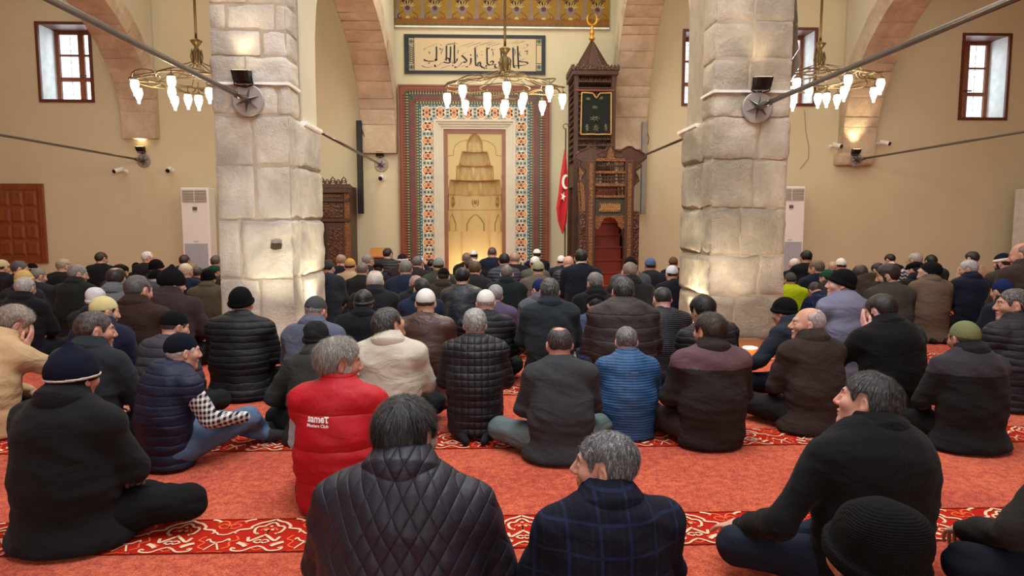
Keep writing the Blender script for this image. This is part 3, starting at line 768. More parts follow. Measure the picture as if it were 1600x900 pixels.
# ================================================================ wooden pulpit (minbar)
def minbar():
    YPf = 12.4; YB = YW-.12
    dk = m_walnut; cv = m_carvew; gd = m_goldw
    red = M('red_brown_stair_wood', (132,48,26), .4); redc = M('red_stair_runner', (176,28,26), .9)
    olive = M('olive_black_panel', (60,62,46), .6)
    xl = XZ(916, 300, YPf)[0]; xr = XZ(991, 300, YPf)[0]
    root = empty('minbar', ((xl+xr)/2, (YPf+YB)/2, 0)); tag(root, 'tall carved wooden pulpit with pointed roof and stairs', 'pulpit')
    ox, oy = root.location.x, root.location.y
    def fin(m_, name, par=root, **k):
        o = m_.build(name, parent=par, **k); 
        if par is root: o.location = (-ox, -oy, 0)
        return o
    Z = lambda py, Y=YPf: XZ(950, py, Y)[1]
    # portal posts
    pw = .17
    for s, xa in ((0, xl), (1, xr-pw)):
        m_ = MB(); m_.bevbox((xa, YPf, 0), (xa+pw, YPf+.16, Z(250)), .012, dk)
        m_.box((xa+.05, YPf-.012, .1), (xa+pw-.05, YPf, Z(255)), gd)
        fin(m_, 'portal_post')
        for k in range(2):                       # turned outer colonnettes
            pass
    m_ = MB()                                   # outer carved wing posts
    m_.lathe([(.05,0),(.05,.1),(.035,.15),(.05,.3),(.035,.5),(.05,.8),(.03,1.0),(.05,1.15),(.055,1.3),(.02,1.42)], (xr+.07, YPf+.08, 0), cv, 10)
    m_.box((xr, YPf+.04, 0), (xr+.11, YPf+.14, Z(330)), cv)
    fin(m_, 'side_pilaster', smooth=False)
    m_ = MB()
    m_.lathe([(.05,0),(.05,.1),(.035,.15),(.05,.3),(.035,.5),(.05,.8),(.03,1.0),(.05,1.15),(.055,1.3),(.02,1.42)], (xl-.06, YPf+.08, 0), cv, 10)
    m_.box((xl-.10, YPf+.04, 0), (xl, YPf+.14, Z(330)), cv)
    fin(m_, 'side_pilaster', smooth=False)
    xi0, xi1 = xl+pw, xr-pw
    # cross rails
    rails = [(247,252),(267,271),(287,291),(305,309)]
    for a, b in rails:
        m_ = MB(); m_.bevbox((xi0, YPf, Z(b)), (xi1, YPf+.12, Z(a)), .006, gd); fin(m_, 'rail')
    # spindle screens: spindles, ring lattice, spindles
    def spindles(z0, z1, n):
        m_ = MB(); h = z1-z0
        for k in range(n):
            x = xi0+(xi1-xi0)*(k+.5)/n
            m_.lathe([(.006,0),(.006,h*.2),(.014,h*.3),(.006,h*.45),(.016,h*.6),(.007,h*.75),(.012,h*.9),(.006,h)], (x, YPf+.06, z0), dk, 6)
        m_.box((xi0, YPf+.05, (z0+z1)/2-.008), (xi1, YPf+.07, (z0+z1)/2+.008), dk)
        fin(m_, 'spindle_screen', smooth=True)
    spindles(Z(267), Z(252), 15); spindles(Z(305), Z(291), 15)
    m_ = MB(); z0, z1 = Z(287), Z(271); nx_, nz_ = 9, 3
    for i in range(nx_):
        for j in range(nz_):
            c = (xi0+(xi1-xi0)*(i+.5)/nx_, z0+(z1-z0)*(j+.5)/nz_); r = min((xi1-xi0)/nx_, (z1-z0)/nz_)/2
            m_.tube([(c[0]+r*math.cos(t), YPf+.06, c[1]+r*math.sin(t)) for t in [2*PI*k/10 for k in range(10)]], .012, dk, 5, closed=True)
    for i in range(nx_+1):
        x = xi0+(xi1-xi0)*i/nx_
        for j in range(nz_+1): m_.lathe([(0,-.012),(.016,0),(0,.012)], (x, YPf+.06, z0+(z1-z0)*j/nz_), dk, 6)
    fin(m_, 'ring_lattice', smooth=False)
    # inscription panel
    m_ = MB(); m_.box((xi0, YPf+.04, Z(337)), (xi1, YPf+.1, Z(309)), olive)
    o = fin(m_, 'name_board')
    m_ = MB(); xm = (xi0+xi1)/2; w_ = (xi1-xi0)*.36
    m_.box((xm-w_-.012, YPf+.025, Z(331)-.012), (xm+w_+.012, YPf+.04, Z(317)+.012), dk); m_.box((xm-w_, YPf+.015, Z(331)), (xm+w_, YPf+.03, Z(317)), gd)
    for k in range(10):                    # raised script strokes
        x = xm-w_*.85+w_*1.7*k/9
        m_.stroke([(x-.03, Z(329)), (x-.01, Z(326)), (x+.02, Z(327)), (x+.015, Z(319))], .01, 'Y', YPf+.013, M('gilt_script', (206,160,80), .5))
    fin(m_, 'gilt_inscription', normals=False)
    # ogee arch spandrels
    m_ = MB(); za, zb = Z(337), Z(358)
    for s in (-1, 1):
        xe = xi0 if s < 0 else xi1; q = lambda u: xe-s*u*(xi1-xi0)/2
        pts = [(q(0), za), (q(1), za), (q(1), za-.03), (q(.7), za-.04), (q(.5), za-.10), (q(.35), zb+.04), (q(.18), zb), (q(0), zb+.02)]
        m_.prism(pts, 'Y', YPf+.03, YPf+.09, gd)
    fin(m_, 'arch_spandrels')
    # carved crest
    m_ = MB(); zc = Z(250); xm = (xl+xr)/2; hw = .66
    pr = [(0,.40),(.07,.34),(.12,.24),(.25,.22),(.35,.27),(.48,.34),(.6,.33),(.68,.26),(.82,.22),(.93,.14),(.96,.06),(.88,-.02),(.80,-.06),(.84,-.16),(.76,-.22),(.66,-.30),(.74,-.42),(.78,-.52),(.66,-.62),(.60,-.74),(.50,-.80),(.50,-.02),(0,-.02)]
    for s in (-1, 1):
        m_.prism([(xm+s*a*.70, zc+b*.72) for a, b in pr], 'Y', YPf+.04, YPf+.09, dk)
        m_.tube([(xm+s*a*.66, YPf+.035, zc+b*.66+.02) for a, b in pr[:18]], .014, cv, 5)
        m_.tube([(xm+s*(.15+.08*math.cos(t)), YPf+.035, zc+.1+.05*math.sin(t)) for t in [k*.5 for k in range(13)]], .01, cv, 5)
    m_.prism([(xm-.08, zc), (xm+.08, zc), (xm+.05, zc+.14), (xm, zc+.24), (xm-.05, zc+.14)], 'Y', YPf+.01, YPf+.04, gd)
    fin(m_, 'carved_crest')
    # stairs
    ns = 9; rise = .235; run = (YB-1.05-YPf-.2)/ns
    for k in range(ns):
        m_ = MB(); y = YPf+.2+run*k; z = rise*(k+1)
        m_.box((xl+.12, y, 0 if k == 0 else z-rise-.02), (xr-.12, y+run+.02, z-.03), red); m_.box((xl+.10, y-.03, z-.03), (xr-.10, y+run, z), red)
        fin(m_, 'stair_step')
    m_ = MB(); y = YPf+.2+run*ns; m_.box((xl+.1, y, 0), (xr-.1, YB, rise*ns), red); fin(m_, 'platform')
    # flanks: solid carved side with sloping balustrade
    zp = rise*ns
    for s, xs in ((-1, xl-.0), (1, xr-.08)):
        m_ = MB(); x_a, x_b = xs, xs+.08
        pts = [(YPf+.16, 0), (YB, 0), (YB, zp), (YB-1.05, zp), (YPf+.16, .25)]
        m_.prism(pts, 'X', x_a, x_b, cv)
        # panel relief strips
        xo = x_a-.012 if s < 0 else x_b
        for k in range(6):
            y = YPf+.3+(YB-YPf-.5)*k/5; zt_ = min(zp, .25+(y-YPf-.16)/(YB-1.05-YPf-.16)*(zp-.25))
            m_.box((xo, y-.03, .05), (xo+.012, y+.03, zt_), dk)
        for k in range(5):
            z = .3+.4*k; y_ = YPf+.16+(z-.25)/(zp-.25)*(YB-1.05-YPf-.16)
            m_.box((xo, max(y_, YPf+.2), z-.025), (xo+.012, YB, z+.025), dk)
        fin(m_, 'side_wall')
        m_ = MB(); a = (YPf+.16, .25); b = (YB-1.05, zp); x = (x_a+x_b)/2; hgt = .62
        for off, th, mm in ((.02,.05,gd), (hgt,.06,gd)):
            m_.prism([(a[0], a[1]+off), (b[0], b[1]+off), (b[0], b[1]+off+th), (a[0], a[1]+off+th)], 'X', x_a, x_b, mm)
        fin(m_, 'handrail')
        m_ = MB(); nb = 22
        for k in range(nb):
            u = (k+.5)/nb; y = a[0]+(b[0]-a[0])*u; z = a[1]+(b[1]-a[1])*u+.06; h = hgt-.06
            m_.lathe([(.01,0),(.01,h*.1),(.024,h*.22),(.01,h*.36),(.022,h*.5),(.01,h*.64),(.024,h*.78),(.01,h*.9),(.01,h)], (x, y, z), cv, 6)
        m_.prism([(a[0], a[1]+hgt/2), (b[0], b[1]+hgt/2), (b[0], b[1]+hgt/2+.03), (a[0], a[1]+hgt/2+.03)], 'X', x-.012, x+.012, cv)
        fin(m_, 'balusters')
    # kiosk tower
    ty0 = YB-1.0; tx0 = XZ(897, 180, ty0)[0]; tx1 = XZ(962, 180, ty0)[0]; zt = XZ(930, 113, ty0)[1]
    for (px_, py_) in ((tx0, ty0), (tx1-.09, ty0), (tx0, YB-.09), (tx1-.09, YB-.09)):
        m_ = MB(); m_.bevbox((px_, py_, zp*0), (px_+.09, py_+.09, zt), .01, dk); fin(m_, 'tower_post')
    zA = XZ(930, 146, ty0)[1]
    m_ = MB()
    m_.box((tx0-.04, ty0-.04, zt-.05), (tx1+.04, YB+.0, zt+.04), dk)
    for k in range(15):
        x = tx0-.05+(tx1-tx0+.1)*(k+.5)/15
        m_.prism([(x-.035, zt+.04), (x+.035, zt+.04), (x+.03, zt+.10), (x, zt+.15), (x-.03, zt+.10)], 'Y', ty0-.06, ty0-.03, cv)
    for k in range(12):
        y = ty0-.05+1.0*(k+.5)/12
        for xx in (tx0-.06, tx1+.03): m_.prism([(y-.035, zt+.04), (y+.035, zt+.04), (y+.03, zt+.10), (y, zt+.15), (y-.03, zt+.10)], 'X', xx, xx+.03, cv)
    fin(m_, 'cornice')
    m_ = MB()
    def panel(za, zb, ya=ty0, front=True, n=16):
        h = zb-za
        for k in range(n):
            x = tx0+.09+(tx1-tx0-.18)*(k+.5)/n
            m_.lathe([(.008,0),(.008,h*.2),(.02,h*.5),(.008,h*.8),(.008,h)], (x, ty0+.05, za), cv, 6)
            y = ty0+.09+.82*(k+.5)/n
            for xx in (tx0+.04, tx1-.04): m_.lathe([(.008,0),(.008,h*.2),(.02,h*.5),(.008,h*.8),(.008,h)], (xx, y, za), cv, 6)
    zz = [XZ(930, p_, ty0)[1] for p_ in (119,131,138,144)]
    panel(zz[1], zz[0]); fin(m_, 'upper_grille', smooth=True); m_ = MB()
    for k in range(9):
        zc_ = XZ(930, 150+k*10, ty0)[1]; panel(zc_-.11, zc_-.02, n=16)
    fin(m_, 'turned_grille', smooth=True)
    m_ = MB()
    for py_ in list(range(117, 250, 10)):
        z = XZ(930, py_, ty0)[1]
        m_.box((tx0+.05, ty0+.02, z-.012), (tx1-.05, ty0+.08, z+.012), dk); 
        for xx in (tx0+.01, tx1-.07): m_.box((xx, ty0+.05, z-.012), (xx+.06, YB-.05, z+.012), dk)
    m_.box((tx0+.03, ty0-.02, XZ(930,141,ty0)[1]-.02), (tx1-.03, ty0+.03, XZ(930,141,ty0)[1]+.015), M('reddish_moulding', (120,60,36), .45))
    zlow = XZ(930, 262, ty0)[1]
    m_.box((tx0+.09, YB-.04, zlow), (tx1-.09, YB-.02, zt), dk)
    m_.box((tx0+.02, ty0+.1, zp), (tx0+.05, YB-.05, zlow+.1), cv); m_.box((tx1-.05, ty0+.1, zp), (tx1-.02, YB-.05, zlow+.1), cv)
    fin(m_, 'tower_panels')
    m_ = MB(); cxm, cym = (tx0+tx1)/2, (ty0+YB)/2; ap = XZ(927, 62, cym)[1]
    e = .42
    base = [(tx0+.05, ty0+.05), (tx1-.05, ty0+.05), (tx1-.05, YB-.05), (tx0+.05, YB-.05)]
    oct_ = []
    for k in range(8):
        t = 2*PI*(k+.5)/8; oct_.append((cxm+.44*math.cos(t), cym+.44*math.sin(t)))
    vs = [(x, y, zt+.04) for x, y in oct_]+[(cxm, cym, ap)]
    m_.add(vs, [(k, (k+1)%8, 8) for k in range(8)]+[tuple(range(7,-1,-1))], dk)
    for k in range(8): m_.tube([vs[k], vs[8]], .012, cv, 5)
    fin(m_, 'pointed_roof')
    m_ = MB(); gold = M('gilded_finial', (214,150,60), .3, .7)
    m_.lathe([(.02,0),(.06,.03),(.065,.06),(.03,.09),(.04,.12),(.055,.16),(.04,.20),(.02,.23),(.03,.27),(.015,.33)], (cxm, cym, ap-.03), gold, 12)
    cc = (cxm, ap+.40)
    N = 18; out_, inn = [], []
    pts = []
    for k in range(N+1):
        t = math.radians(120+ (300)*k/N + 0); pts.append((cxm+.10*math.cos(t), cym, cc[1]+.12*math.sin(t)))
    rr = [.006+.022*math.sin(PI*k/N) for k in range(N+1)]
    m_.tube(pts, rr, gold, 6)
    fin(m_, 'crescent_finial', smooth=True)
    return xl, xr, tx0, tx1, ty0, zp
mb_xl, mb_xr, tw0, tw1, twy, twz = minbar()
# green velvet banner hanging on the pulpit tower
def banner():
    Yb = twy-.07; vel = M('dark_green_velvet', (7,18,14), .95, sheen=.15); fr = M('gold_fringe', (196,160,84), .6); emb = M('grey_gold_embroidery', (120,116,84), .7)
    x0, z1 = XZ(909, 146, Yb); x1, z0 = XZ(954, 210, Yb)
    m_ = MB(); N = 24; R = 20; vs = []; fs = []
    for j in range(R+1):
        v = j/R
        for i in range(N+1):
            u = i/N; dip = .09*max(0, 1-abs(u-.5)/.12)*v**6
            wave = .018*math.sin(u*14+v*2)*(.4+.6*(1-v))
            xx = x0+(x1-x0)*(u*(1+.04*(1-v))-.02*(1-v)); zz = z0+(z1-z0)*v-dip+.03*abs(u-.5)*(v > .9)
            for d in (0, .012): vs.append((xx, Yb+wave+d, zz))
    w = (N+1)*2
    for j in range(R):
        for i in range(N):
            a = j*w+i*2; b = a+2; c = a+w; d = c+2
            fs += [(a,b,d,c), (a+1,c+1,d+1,b+1)]
    m_.add(vs, fs, vel); 
    root = m_.build('velvet_banner', smooth=True); tag(root, 'dark green velvet banner with gold fringe hung on the pulpit tower', 'banner')
    m_ = MB()
    def S(u, v, d=-.006): return (x0+(x1-x0)*(u*(1+.04*(1-v))-.02*(1-v)), Yb+.018*math.sin(u*14+v*2)*(.4+.6*(1-v))+d, z0+(z1-z0)*v-.09*max(0, 1-abs(u-.5)/.12)*v**6+.03*abs(u-.5)*(v > .9))
    E = [S(0, k/20) for k in range(21)]+[S(k/24, 1) for k in range(25)]+[S(1, 1-k/20) for k in range(21)]+[S(1-k/24, 0) for k in range(25)]
    m_.tube(E, .014, fr, 5, closed=True); m_.build('gold_fringe', parent=root, smooth=True)
    m_ = MB()
    for (u, v, sx, sz) in ((.22,.86,.07,.03),(.66,.88,.07,.03),(.45,.66,.10,.04),(.45,.38,.17,.06),(.2,.16,.06,.08),(.5,.15,.1,.08),(.82,.16,.06,.08)):
        for k in range(7):
            t = k*.9; a = S(u+sx*math.cos(t), v+sz*math.sin(t)*1.2, -.012); b = S(u+sx*.3*math.cos(t+1.5), v+sz*.4*math.sin(t+1.5), -.012)
            m_.tube([a, ((a[0]+b[0])/2, a[1]-.004, (a[2]+b[2])/2+.01), b], .006, emb, 4)
    m_.build('embroidery', parent=root)
banner()
# national flag on a pole
def flag():
    Yf = 13.4; red = M('flag_red', (190,14,24), .7, sheen=.2); wh = M('flag_white', (236,232,226), .7); pole = M('dark_flag_pole', (60,40,30), .4)
    xp, ztop = XZ(884, 214, Yf); 
    root = empty('flag_on_pole', (xp, Yf, 0)); tag(root, 'red flag with white crescent and star draped on a pole beside the pulpit', 'flag')
    m_ = MB(); m_.lathe([(.16,0),(.16,.03),(.03,.05),(.014,.1),(.014,ztop+.15),(.0,ztop+.18)], (0,0,0), pole, 10); m_.tube([(0+.05*math.cos(t),0,ztop+.2+.05*math.sin(t)) for t in [k*.5 for k in range(10)]], .01, m_brass, 5)
    m_.build('pole', parent=root, smooth=True)
    # draped cloth hanging from the top corner
    zz = [XZ(878, p_, Yf)[1] for p_ in (235, 270, 305, 325, 345, 366)]
    lf = [881, 876, 872, 869, 871, 878]; rt = [883.5, 886, 886.5, 886, 885.5, 880]
    m_ = MB(); vs = []; fs = []; N = 12; R = 30
    for j in range(R+1):
        v = j/R*5; z = np.interp(v, range(6), zz); a = XZ(np.interp(v, range(6), lf), 300, Yf)[0]; b = XZ(np.interp(v, range(6), rt), 300, Yf)[0]
        for i in range(N+1):
            u = i/N
            for d in (0, .006): vs.append((a+(b-a)*u-xp, -.05+.035*math.sin(u*9+v)+d, z+.02*math.sin(u*5)))
    w = (N+1)*2
    for j in range(R):
        for i in range(N):
            p_ = j*w+i*2; fs += [(p_, p_+2, p_+w+2, p_+w), (p_+1, p_+w+1, p_+w+3, p_+3)]
    m_.add(vs, fs, red); m_.build('flag_cloth', parent=root, smooth=True, normals=False)
    m_ = MB(); c = XZ(881, 284, Yf-.1); s = XZ(880, 307, Yf-.1)
    pts = []; 
    for k in range(13):
        t = math.radians(70+220*k/12); pts.append((c[0]+.035+.075*math.cos(t), c[1]+.14*math.sin(t)))
    inn = [(c[0]+.06+.052*math.cos(math.radians(70+220*k/12)), c[1]+.105*math.sin(math.radians(70+220*k/12))) for k in range(13)]
    n = 13; vs = [(p_[0]-xp, -.10, p_[1]) for p_ in pts]+[(p_[0]-xp, -.10, p_[1]) for p_ in inn]
    m_.add(vs, [(i, i+1, n+i+1, n+i) for i in range(n-1)], wh)
    st = [(s[0]-xp+(.075 if k%2 == 0 else .03)*math.sin(2*PI*k/10+.3)*.7, -.10, s[1]+(.10 if k%2 == 0 else .04)*math.cos(2*PI*k/10+.3)) for k in range(10)]
    m_.add(st+[(s[0]-xp, -.10, s[1])], [(k, (k+1)%10, 10) for k in range(10)], wh)
    m_.build('crescent_and_star', parent=root, normals=False)
flag()
# ---- carved wooden preaching chair left of the mihrab
def cabinet():
    Yf = 13.9; x1, zt = XZ(545, 290, Yf); x0 = x1-.98; zc = XZ(530, 280, Yf)[1]
    root = empty('carved_cabinet', ((x0+x1)/2, Yf+.3, 0)); tag(root, 'tall carved walnut cabinet with openwork crest behind the pale pillar', 'cabinet')
    ox, oy = (x0+x1)/2, Yf+.3
    def fin(m_, name, par=root, **k):
        o = m_.build(name, parent=par, **k)
        if par is root: o.location = (-ox, -oy, 0)
        return o
    m_ = MB(); m_.box((x0+.02, Yf+.03, 0), (x1-.02, YW-.02, zt), m_walnut); fin(m_, 'carcass')
    m_ = MB()
    m_.box((x0, Yf, 0), (x0+.08, Yf+.06, zt), m_walnut); m_.box((x1-.10, Yf, 0), (x1, Yf+.06, zt), m_goldw)
    z = [XZ(530, p_, Yf)[1] for p_ in (297, 315, 344, 349, 372)]
    for a in (z[1]+.03, z[2], ): m_.box((x0, Yf-.02, a-.03), (x1, Yf+.06, a+.03), m_walnut)
    m_.box((x0-.02, Yf-.04, zt-.14), (x1+.03, Yf+.1, zt-.05), m_walnut); m_.box((x0-.01, Yf-.05, zt-.05), (x1+.05, Yf+.1, zt), m_walnut)
    fin(m_, 'face_frame')
    for (a, b, nm) in ((z[1]+.07, zt-.17, 'upper_panel'), (z[2]+.05, z[1]-.02, 'middle_panel')):
        m_ = MB(); m_.box((x0+.1, Yf+.01, a), (x1-.13, Yf+.05, b), m_carvew); m_.box((x0+.16, Yf, a+.05), (x1-.19, Yf+.01, b-.05), m_goldw if nm[0] == 'u' else m_carvew); fin(m_, nm)
    for k in range(2):
        a = x0+.1 if k == 0 else x0+.52
        m_ = MB(); m_.box((a, Yf-.01, .2), (a+.36, Yf+.03, z[2]-.06), m_walnut)
        for (u, v) in ((.3,1.0),(1.05, z[2]-.14)): m_.box((a+.05, Yf-.02, u), (a+.31, Yf-.01, v), m_carvew)
        o = fin(m_, 'door'); h = MB(); h.lathe([(0,-.02),(.02,-.01),(.01,0)], (a+(.33 if k == 0 else .03), Yf-.03, .95), m_brass, 8, 'Y'); h.build('knob', parent=o)
    m_ = MB()
    for k in range(8):
        xc = x0+.06+(x1-x0-.1)*(k+.5)/8; hh = .12+.05*(k%2)
        m_.tube([(xc-.05, Yf, zt+.01), (xc-.04, Yf, zt+hh*.7), (xc, Yf, zt+hh), (xc+.04, Yf, zt+hh*.7), (xc+.05, Yf, zt+.01)], .014, m_walnut, 5)
        m_.tube([(xc+.025*math.cos(t), Yf, zt+hh*.45+.025*math.sin(t)) for t in [q*.8 for q in range(8)]], .01, m_walnut, 5, closed=True)
    m_.box((x0, Yf-.02, zt), (x1+.03, Yf+.03, zt+.03), m_walnut)
    fin(m_, 'crest')
cabinet()
# ---- small sloping book desk by the wall
def desk():
    Yf = 14.0; x0, z1 = XZ(575, 388, Yf); x1, z0 = XZ(606, 400, Yf); w = M('light_orange_wood', (176,118,60), .4)
    root = empty('reading_desk', ((x0+x1)/2, Yf+.2, 0)); tag(root, 'small sloping wooden reading desk against the cream wall', 'desk'); oy = Yf+.2; ox = (x0+x1)/2
    m_ = MB(); m_.prism([(Yf, z0-.03), (Yf+.36, z1-.03), (Yf+.36, z1), (Yf, z0)], 'X', x0, x1, w); o = m_.build('sloping_top', parent=root); o.location = (-ox,-oy,0)
    m_ = MB(); m_.box((x0+.04, Yf+.04, .1), (x1-.04, Yf+.34, z0-.03), wood_mat('brown_desk_wood', (96,58,34))); m_.box((x0, Yf, 0), (x1, Yf+.38, .1), w); o = m_.build('body', parent=root); o.location = (-ox,-oy,0)
desk()
# ---- panelled wall cupboard at the left
def cupboard():
    x1, z1 = XZ(68.5, 287, YW); _, z0 = XZ(70, 411, YW); x0 = x1-2.0
    root = empty('door_1', ((x0+x1)/2, YW, z0)); struct(root, 'brown panelled wooden shutter doors set in the left wall'); ox = (x0+x1)/2
    def fin(m_, name, par=root):
        o = m_.build(name, parent=par)
        if par is root: o.location = (-ox, -YW, -z0)
        return o
    t = .12; m_ = MB(); y = YW-.05
    m_.bevbox((x0, y, z0), (x0+t, YW, z1), .01, m_door); m_.bevbox((x1-t, y, z0), (x1, YW, z1), .01, m_door); m_.box((x0+t, y, z1-t), (x1-t, YW, z1), m_door); m_.box((x0+t, y, z0), (x1-t, YW, z0+t), m_door)
    fin(m_, 'door_frame')
    for k in range(2):
        a = x0+t+.01+k*(x1-x0-2*t)/2; b = a+(x1-x0-2*t)/2-.02
        m_ = MB(); m_.box((a, y+.015, z0+t+.01), (b, YW-.005, z1-t-.01), m_door)
        for i in range(3):
            for j in range(4):
                u0 = a+.03+(b-a-.03)*i/3; u1 = a+(b-a-.03)*(i+1)/3; v0 = z0+t+.04+(z1-z0-2*t-.04)*j/4; v1 = z0+t+(z1-z0-2*t-.04)*(j+1)/4
                m_.add([(u0,y+.015,v0),(u1,y+.015,v0),(u1,y+.015,v1),(u0,y+.015,v1),(u0+.04,y-.005,v0+.05),(u1-.04,y-.005,v0+.05),(u1-.04,y-.005,v1-.05),(u0+.04,y-.005,v1-.05)], [(4,5,6,7),(0,1,5,4),(1,2,6,5),(2,3,7,6),(3,0,4,7)], m_door)
        o = fin(m_, 'door_leaf'); 
    m_ = MB(); xm = (x0+x1)/2; m_.tube([(xm+.04,y-.04,z0+.75),(xm+.04,y-.06,z0+.8),(xm+.04,y-.04,z0+.85)], .012, m_dark, 6); m_.box((xm+.02,y-.02,z0+.73),(xm+.06,y,z0+.87), m_dark)
    fin(m_, 'handle')
cupboard()
# ---- air conditioners
def aircon(px0, px1, pyt, label):
    Yf = 14.2; x0 = XZ(px0, 340, Yf)[0]; x1 = XZ(px1, 340, Yf)[0]; zt = XZ((px0+px1)/2, pyt, Yf)[1]
    if x1-x0 < .5: x0 = x1-.6
    root = empty('air_conditioner', ((x0+x1)/2, Yf+.2, 0)); tag(root, label, 'air conditioner', 'floor standing air conditioners'); ox, oy = (x0+x1)/2, Yf+.2
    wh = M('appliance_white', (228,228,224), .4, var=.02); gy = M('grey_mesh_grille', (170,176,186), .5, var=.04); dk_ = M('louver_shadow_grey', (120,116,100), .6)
    def fin(m_, name):
        o = m_.build(name, parent=root); o.location = (-ox, -oy, 0); return o
    m_ = MB(); m_.bevbox((x0, Yf, .11), (x1, Yf+.36, zt), .02, wh); fin(m_, 'casing')
    za, zb = zt-.30, zt-.05; m_ = MB()
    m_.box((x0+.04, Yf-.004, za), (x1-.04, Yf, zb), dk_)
    for k in range(8):
        z = za+(zb-za)*(k+.5)/8; m_.prism([(Yf-.004, z-.012), (Yf-.022, z-.002), (Yf-.022, z+.004), (Yf-.004, z+.004)], 'X', x0+.04, x1-.04, wh)
    m_.box(((x0+x1)/2-.004, Yf-.024, za), ((x0+x1)/2+.004, Yf, zb), wh); fin(m_, 'louver')
    m_ = MB(); m_.box(((x0+x1)/2-.045, Yf-.008, za-.16), ((x0+x1)/2+.045, Yf, za-.09), M('lcd_grey', (96,92,84), .3)); 
    for k in range(4): m_.box(((x0+x1)/2-.04+k*.022, Yf-.008, za-.19), ((x0+x1)/2-.026+k*.022, Yf, za-.175), gy)
    fin(m_, 'control_panel')
    m_ = MB(); m_.box((x0+.05, Yf-.008, .2), (x1-.05, Yf, zt*.46), gy)
    n = 12
    for k in range(n): x = x0+.05+(x1-x0-.1)*(k+.5)/n; m_.box((x-.004, Yf-.016, .2), (x+.004, Yf-.008, zt*.46), gy)
    fin(m_, 'intake_grille')
    m_ = MB(); m_.box(((x0+x1)/2-.05, Yf-.004, zt*.46+.03), ((x0+x1)/2+.05, Yf, zt*.46+.05), gy); fin(m_, 'badge')
aircon(283, 327, 293, 'white air conditioner standing left of the pale pillar')
aircon(1222, 1257.5, 291, 'white air conditioner standing half hidden behind the tan pillar')
m_ = MB(); x0 = XZ(1586, 293, 14.4)[0]; z1 = XZ(1586, 293, 13.6)[1]; m_.bevbox((x0, 13.6, .0), (x0+.8, 14.4, z1), .02, M('pale_grey_cabinet_paint', (206,206,200), .5))
m_.box((x0+.06, 13.585, .3), (x0+.74, 13.6, z1-.4), M('pale_grey_cabinet_paint', (206,206,200), .5))
tag(m_.build('metal_cabinet'), 'pale grey tall metal cabinet at the right end of the wall', 'cabinet')
# ---- speakers
def speaker(px, pyt, pyb, mat, label, w=.115):
    Yf = YW-.24; x, zt = XZ(px, pyt, Yf); _, zb = XZ(px, pyb, Yf)
    m_ = MB(); m_.bevbox((x-w/2, Yf, zb), (x+w/2, Yf+.10, zt), .01, mat); root = m_.build('column_speaker'); tag(root, label, 'speaker')
    m_ = MB(); m_.box((x-w/2+.012, Yf-.006, zb+.02), (x+w/2-.012, Yf, zt-.02), mat); m_.build('speaker_grille', parent=root)
    m_ = MB(); m_.box((x-.02, Yf+.1, zt-.3), (x+.02, YW, zt-.26), m_dark); m_.box((x-.02, Yf+.1, zb+.3), (x+.02, YW, zb+.34), m_dark)
    m_.tube([(x+w/2, Yf+.05, zt-.2), (x+w/2+.05, Yf+.08, zt-.35), (x+w/2+.06, YW-.01, zt-.45)], .008, m_dark, 5)
    m_.build('bracket', parent=root)
speaker(560.5, 188, 334, m_dark, 'slim black column speaker on the wall beside the mihrab')
speaker(1008, 190, 335, M('dusty_grey_speaker', (140,136,128), .7), 'slim grey column speaker on the wall behind the pulpit')
# ---- tie rods with star plates
def rod(x, z, ya, yb, r, label, plate='front', pr=.17, px=None):
    root = empty('tie_rod', (x, yb, z)); tag(root, label, 'tie rod', 'steel tie rods with star plates')
    m_ = MB(); m_.tube([(0, ya-yb, 0), (0, -.25, 0)], r, m_steel, 10); m_.tube([(0,-.34,0),(0,-.03,0)], r*1.45, m_steel, 8); m_.build('rod', parent=root, smooth=True)
    m_ = MB(); m_.lathe([(pr,0),(pr,-.012),(pr-.01,-.02),(0,-.02)], (0,0,0), m_steelp, 28, 'Y'); m_.build('round_plate', parent=root)
    m_ = MB()
    for k in range(6):
        t = 2*PI*k/6+.35; c, s = math.cos(t), math.sin(t); a = (c*.02, -.02, s*.02); L = pr*.8
        m_.add([(-s*.012,-.02,c*.012),(s*.012,-.02,-c*.012),(c*L,-.022,s*L),(-s*.004,-.11,c*.004),(s*.004,-.11,-c*.004)], [(0,2,3),(1,4,2),(2,4,3),(0,3,4,1)], m_steel)
    m_.build('star_ribs', parent=root)
    return root
x, z = XZ(388, 157, YP-.03); rod(x, z, -1.0, YP-.025, .024, 'steel tie rod fixed by a star plate to the pale pillar front', pr=.165)
x, z = XZ(1183, 168, YP-.05); rod(x, z, -1.0, YP-.045, .024, 'steel tie rod fixed by a star plate to the tan pillar front', pr=.165)
for px_, py_, lb in ((225, 251, 'steel tie rod ending under the corbel left of the pale pillar'), (596, 258, 'steel tie rod between the pale pillar and the wall near the mihrab'), (985, 252, 'steel tie rod between the tan pillar and the wall behind the pulpit'), (1337, 250, 'steel tie rod ending at the lit corbel between two windows')):
    yy = YW if px_ != 1337 else YW-.215
    x, z = XZ(px_, py_, yy); 
    ya = YP+1.6 if px_ in (596, 985) else 2.0
    rod(x, z, ya, yy-.002, .022, lb, pr=.145)
